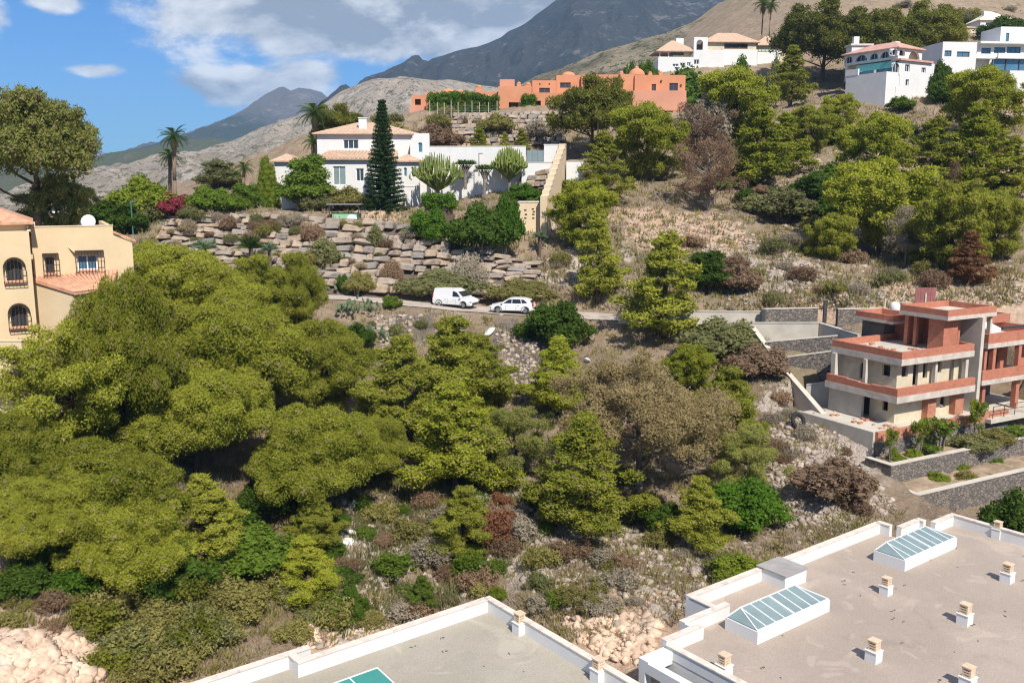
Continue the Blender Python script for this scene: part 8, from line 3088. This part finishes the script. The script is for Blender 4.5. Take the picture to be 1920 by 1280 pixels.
# ------------------------------------------------------------------ cars
def car(name, label, loc, heading, L, Wd, Hh, prof, hood_x, roof, glass_side, van=False):
    """prof: body stations (x, z belt, half width); roof: (x, z) outline of the cabin from windscreen foot to tail"""
    t = empty(name, loc, label, 'car' if not van else 'van', None, heading)
    st = prof
    V = []; F = []
    ring = 8
    for (x, zb, zt, hw) in st:
        pts = [(x, -hw * .92, zb), (x, -hw, zb + .12), (x, -hw, zb + (zt - zb) * .6), (x, -hw * .93, zt), (x, hw * .93, zt), (x, hw, zb + (zt - zb) * .6), (x, hw, zb + .12), (x, hw * .92, zb)]
        V += pts
    n = len(st)
    for i in range(n - 1):
        for k in range(ring):
            k2 = (k + 1) % ring
            F.append((i * ring + k, i * ring + k2, (i + 1) * ring + k2, (i + 1) * ring + k))
    me = MB(); me.v = V; me.f = [list(f) for f in F] + [list(range(ring))[::1], list(range((n - 1) * ring, n * ring))[::-1]]
    me.build('body', M['car_paint'], t)
    # cabin
    hwb, hwt = Wd / 2 * .91, Wd / 2 * .76
    zb = roof[0][1]
    V = []
    for (x, z) in roof:
        k = (z - zb) / (max(r[1] for r in roof) - zb + 1e-6)
        hw = hwb + (hwt - hwb) * k
        V += [(x, -hw, z), (x, hw, z)]
    m = len(roof)
    c = MB(); c.v = V
    c.f = [[2 * i, 2 * i + 2, 2 * i + 3, 2 * i + 1] for i in range(m - 1)] + [[2 * i for i in range(m)][::-1], [2 * i + 1 for i in range(m)]]
    c.build('cabin', M['car_paint'], t)
    zmax = max(r[1] for r in roof)
    def side(quad, nm):
        for sd in (-1, 1):
            p = []
            for (x, z) in quad:
                k = (z - zb) / (zmax - zb)
                hw = hwb + (hwt - hwb) * k + .012
                p.append((x, sd * hw, z))
            q = [(a, b - sd * .02, c_) for a, b, c_ in p]
            w = MB().poly(p + q, [tuple(range(len(p))) if sd < 0 else tuple(range(len(p) - 1, -1, -1))] + [(i, (i + 1) % len(p), len(p) + (i + 1) % len(p), len(p) + i) for i in range(len(p))])
            w.build(nm, M['car_glass'], t)
    for quad in glass_side:
        side(quad, 'side_window')
    # windscreen and rear window sit proud on the first and last slope
    for nm, (a, b) in (('windscreen', (roof[0], roof[1])), ('rear_window', (roof[-1], roof[-2]))):
        f0, f1 = .12, .9
        dn = 1 if nm == 'windscreen' else -1
        p = []
        for f in (f0, f1):
            x = a[0] + (b[0] - a[0]) * f; z = a[1] + (b[1] - a[1]) * f
            k = (z - zb) / (zmax - zb)
            hw = (hwb + (hwt - hwb) * k) * .93
            p += [(x + dn * .02, -hw, z + .015), (x + dn * .02, hw, z + .015)]
        q = [(x - dn * .03, y, z - .03) for x, y, z in p]
        MB().poly(p + q, [(0, 1, 3, 2), (4, 6, 7, 5), (0, 4, 5, 1), (2, 3, 7, 6), (0, 2, 6, 4), (1, 5, 7, 3)]).build(nm, M['car_glass'], t)
    r = .33 if not van else .32
    for wx in (L / 2 - .82, -L / 2 + .78):
        for sd in (-1, 1):
            wl = MB().lathe(0, 0, [(r * .62, -.1), (r, -.09), (r, .09), (r * .62, .1)], 18).build('wheel', M['tyre'], t, False, (wx, sd * (Wd / 2 - .10), r))
            wl.rotation_euler = (R(90), 0, 0)
            rm = MB()
            for k in range(5):
                a = 6.283 * k / 5
                rm.tube((0, 0, -sd * .104), (r * .6 * math.cos(a), r * .6 * math.sin(a), -sd * .104), .05, .035, 4)
            rm.lathe(0, 0, [(r * .60, -.101), (r * .64, -.105), (r * .64, .105), (r * .60, .101)], 14)
            rm.build('rim', M['rim'], wl)
            # dark wheel arch lip
            ar = MB()
            for k in range(9):
                a0, a1 = math.pi * k / 9, math.pi * (k + 1) / 9
                ar.tube((wx + (r + .05) * math.cos(a0), sd * (Wd / 2 + .004), r + (r + .05) * math.sin(a0)), (wx + (r + .05) * math.cos(a1), sd * (Wd / 2 + .004), r + (r + .05) * math.sin(a1)), .035, .035, 4)
            ar.build('wheel_arch', M['black_plastic'], t)
    xf, xr = st[0][0], st[-1][0]
    for sd in (-1, 1):
        MB().box(xf - .22, xf + .015, sd * Wd * .36 - .16, sd * Wd * .36 + .16, .62, .74).build('headlight', M['lamp_glass'], t)
        MB().box(xr - .015, xr + .1, sd * Wd * .41 - .09, sd * Wd * .41 + .09, .72, 1.0 if not van else 1.25).build('tail_light', M['red_light'], t)
        MB().box(roof[0][0] - .35, roof[0][0] - .2, sd * (Wd / 2 + .02), sd * (Wd / 2 + .16) if sd > 0 else sd * (Wd / 2 + .02) - .14, .98, 1.1).build('mirror', M['car_paint'], t) if sd > 0 else MB().box(roof[0][0] - .35, roof[0][0] - .2, -(Wd / 2 + .16), -(Wd / 2 + .02), .98, 1.1).build('mirror', M['car_paint'], t)
    MB().box(xf - .04, xf + .02, -.55, .55, .34, .52).build('grille', M['black_plastic'], t)
    MB().box(xf + .003, xf + .025, -.26, .26, .52, .60).build('number_plate', M['paper_grey'], t)
    sk = MB()
    for sd in (-1, 1):
        sk.box(-L / 2 + 1.2, L / 2 - 1.25, sd * (Wd / 2 - .03) - .02, sd * (Wd / 2 - .03) + .02, .2, .3)
        # door joints
    sk.build('sill_trim', M['black_plastic'], t)
    for dx in (.55, -.45):
        for sd in (-1, 1):
            MB().box(dx - .008, dx + .008, sd * Wd / 2 - .012 if sd > 0 else -Wd / 2 - .006, sd * Wd / 2 + .006 if sd > 0 else -Wd / 2 + .012, .34, .86).build('door_joint', M['black_plastic'], t)
            MB().box(dx - .32, dx - .14, (Wd / 2 - .01) if sd > 0 else -Wd / 2 - .03, (Wd / 2 + .03) if sd > 0 else -Wd / 2 + .01, .80, .84).build('handle', M['car_paint'], t)
    return t


def on_road(px):
    best = min(range(len(ROAD_PX)), key=lambda i: abs(ROAD_PX[i][0] - px))
    xs = [p[0] for p in ROAD_PX]
    P = np.array([np.interp(px, xs, ROAD[:, k]) for k in range(3)])
    Q = np.array([np.interp(px + 20, xs, ROAD[:, k]) for k in range(3)])
    return P, math.atan2(Q[1] - P[1], Q[0] - P[0])


P, hd = on_road(962)
car('parked_car', 'white five door hatchback parked on the track, nose to the left', (P[0], P[1] - .9, P[2] + .05), hd + math.pi + R(4), 4.25, 1.78, 1.46,
    [(2.12, .30, .62, .62), (2.0, .24, .74, .78), (1.55, .22, .86, .87), (.9, .2, .95, .89), (-1.2, .2, .97, .89), (-1.8, .22, .96, .86), (-2.05, .28, .9, .78), (-2.12, .32, .72, .7)], 1,
    [(1.15, .94), (.32, 1.40), (-.1, 1.46), (-1.1, 1.44), (-1.75, 1.28), (-2.02, .96)],
    [[(.82, .98), (.28, 1.34), (-.02, 1.38), (-.02, .98)], [(-.08, .98), (-.08, 1.38), (-.85, 1.37), (-.95, .98)], [(-1.02, .99), (-.92, 1.36), (-1.2, 1.34), (-1.55, 1.05)]])
P, hd = on_road(855)
car('parked_van', 'small white panel van parked behind the hatchback, nose to the right', (P[0], P[1] + .2, P[2] + .05), hd - R(14), 4.4, 1.82, 1.85,
    [(2.2, .30, .66, .62), (2.08, .25, .82, .80), (1.5, .22, .98, .89), (.95, .2, 1.05, .91), (-1.6, .2, 1.08, .91), (-2.1, .24, 1.06, .89), (-2.2, .3, .95, .86)], 1,
    [(1.35, 1.03), (.62, 1.62), (.25, 1.80), (-1.2, 1.86), (-2.0, 1.80), (-2.16, 1.06)],
    [[(1.0, 1.08), (.55, 1.52), (.12, 1.62), (.12, 1.08)]], True)


# ------------------------------------------------------------------ posts, shelter and other small things
def post(name, px, ptop, pbot, Y, r, mat, label, cat, arm=None):
    a = at(px, ptop, Y); b = at(px, pbot, Y)
    t = empty(name, tuple(b), label, cat)
    h = a[2] - b[2]
    MB().tube((0, 0, -1.2), (0, 0, h), r * 1.2, r, 8).build('pole', M[mat], t)
    MB().box(-.06, .5, -.08, .08, h, h + .12).build('lamp_head' if arm else 'cap', M['grey_metal'], t)
    return t


post('street_lamp', 251, 379, 462, 98, .07, 'green_metal', 'thin green street lamp post beside the cream house corner', 'street lamp', True)
post('utility_pole', 1121, 209, 248, 138, .11, 'white_plain', 'pale utility pole in front of the large dark round pine', 'pole')
post('bollard', 617, 536, 562, 95, .28, 'white_plain', 'white bollard post at the end of the track', 'post')
post('garden_post', 898, 289, 312, 117, .05, 'grey_metal', 'thin grey post standing before the white garden wall', 'post')


def shelter():
    F = PF(617, 106, 0)
    t = F.root('garden_shelter', 'flat roofed grey shelter over a green tank on top of the boulder wall', 'shelter')
    r = F.rect(618, 384, 676, 418)
    m = MB()
    for u in (r[0] + .1, r[1] - .1):
        for w in (-.6, .9):
            MB().box(u - .05, u + .05, w - .05, w + .05, r[2] - .6, r[3]).build('post', M['dark_metal'], t)
    MB().box(r[0] - .2, r[1] + .2, -.8, 1.1, r[3], r[3] + .12).build('roof', M['grey_metal'], t)
    q = F.rect(623, 400, 671, 417, .1)
    k = empty('water_tank', (F.o[0], F.o[1], 0), 'pale green tank under the grey shelter', 'tank')
    MB().box(q[0], q[1], .1, .9, q[2] - .1, q[3]).build('tank', M['tank_green'], k)
    MB().box(q[0] - .03, q[1] + .03, .07, .93, q[3], q[3] + .06).build('lid', M['green_metal'], k)
    o = MB().lathe(0, 0, [(.05, -.02), (.55, 0), (.55, .06), (.05, .08)], 18).build('disc', M['white_plain'], None, False)
    p = at(660, 411, 105)
    o.location = tuple(p); o.rotation_euler = (R(80), 0, R(12))
    o.name = 'round_panel'
    tag(o, 'white round panel leaning against the green tank', 'panel')


shelter()
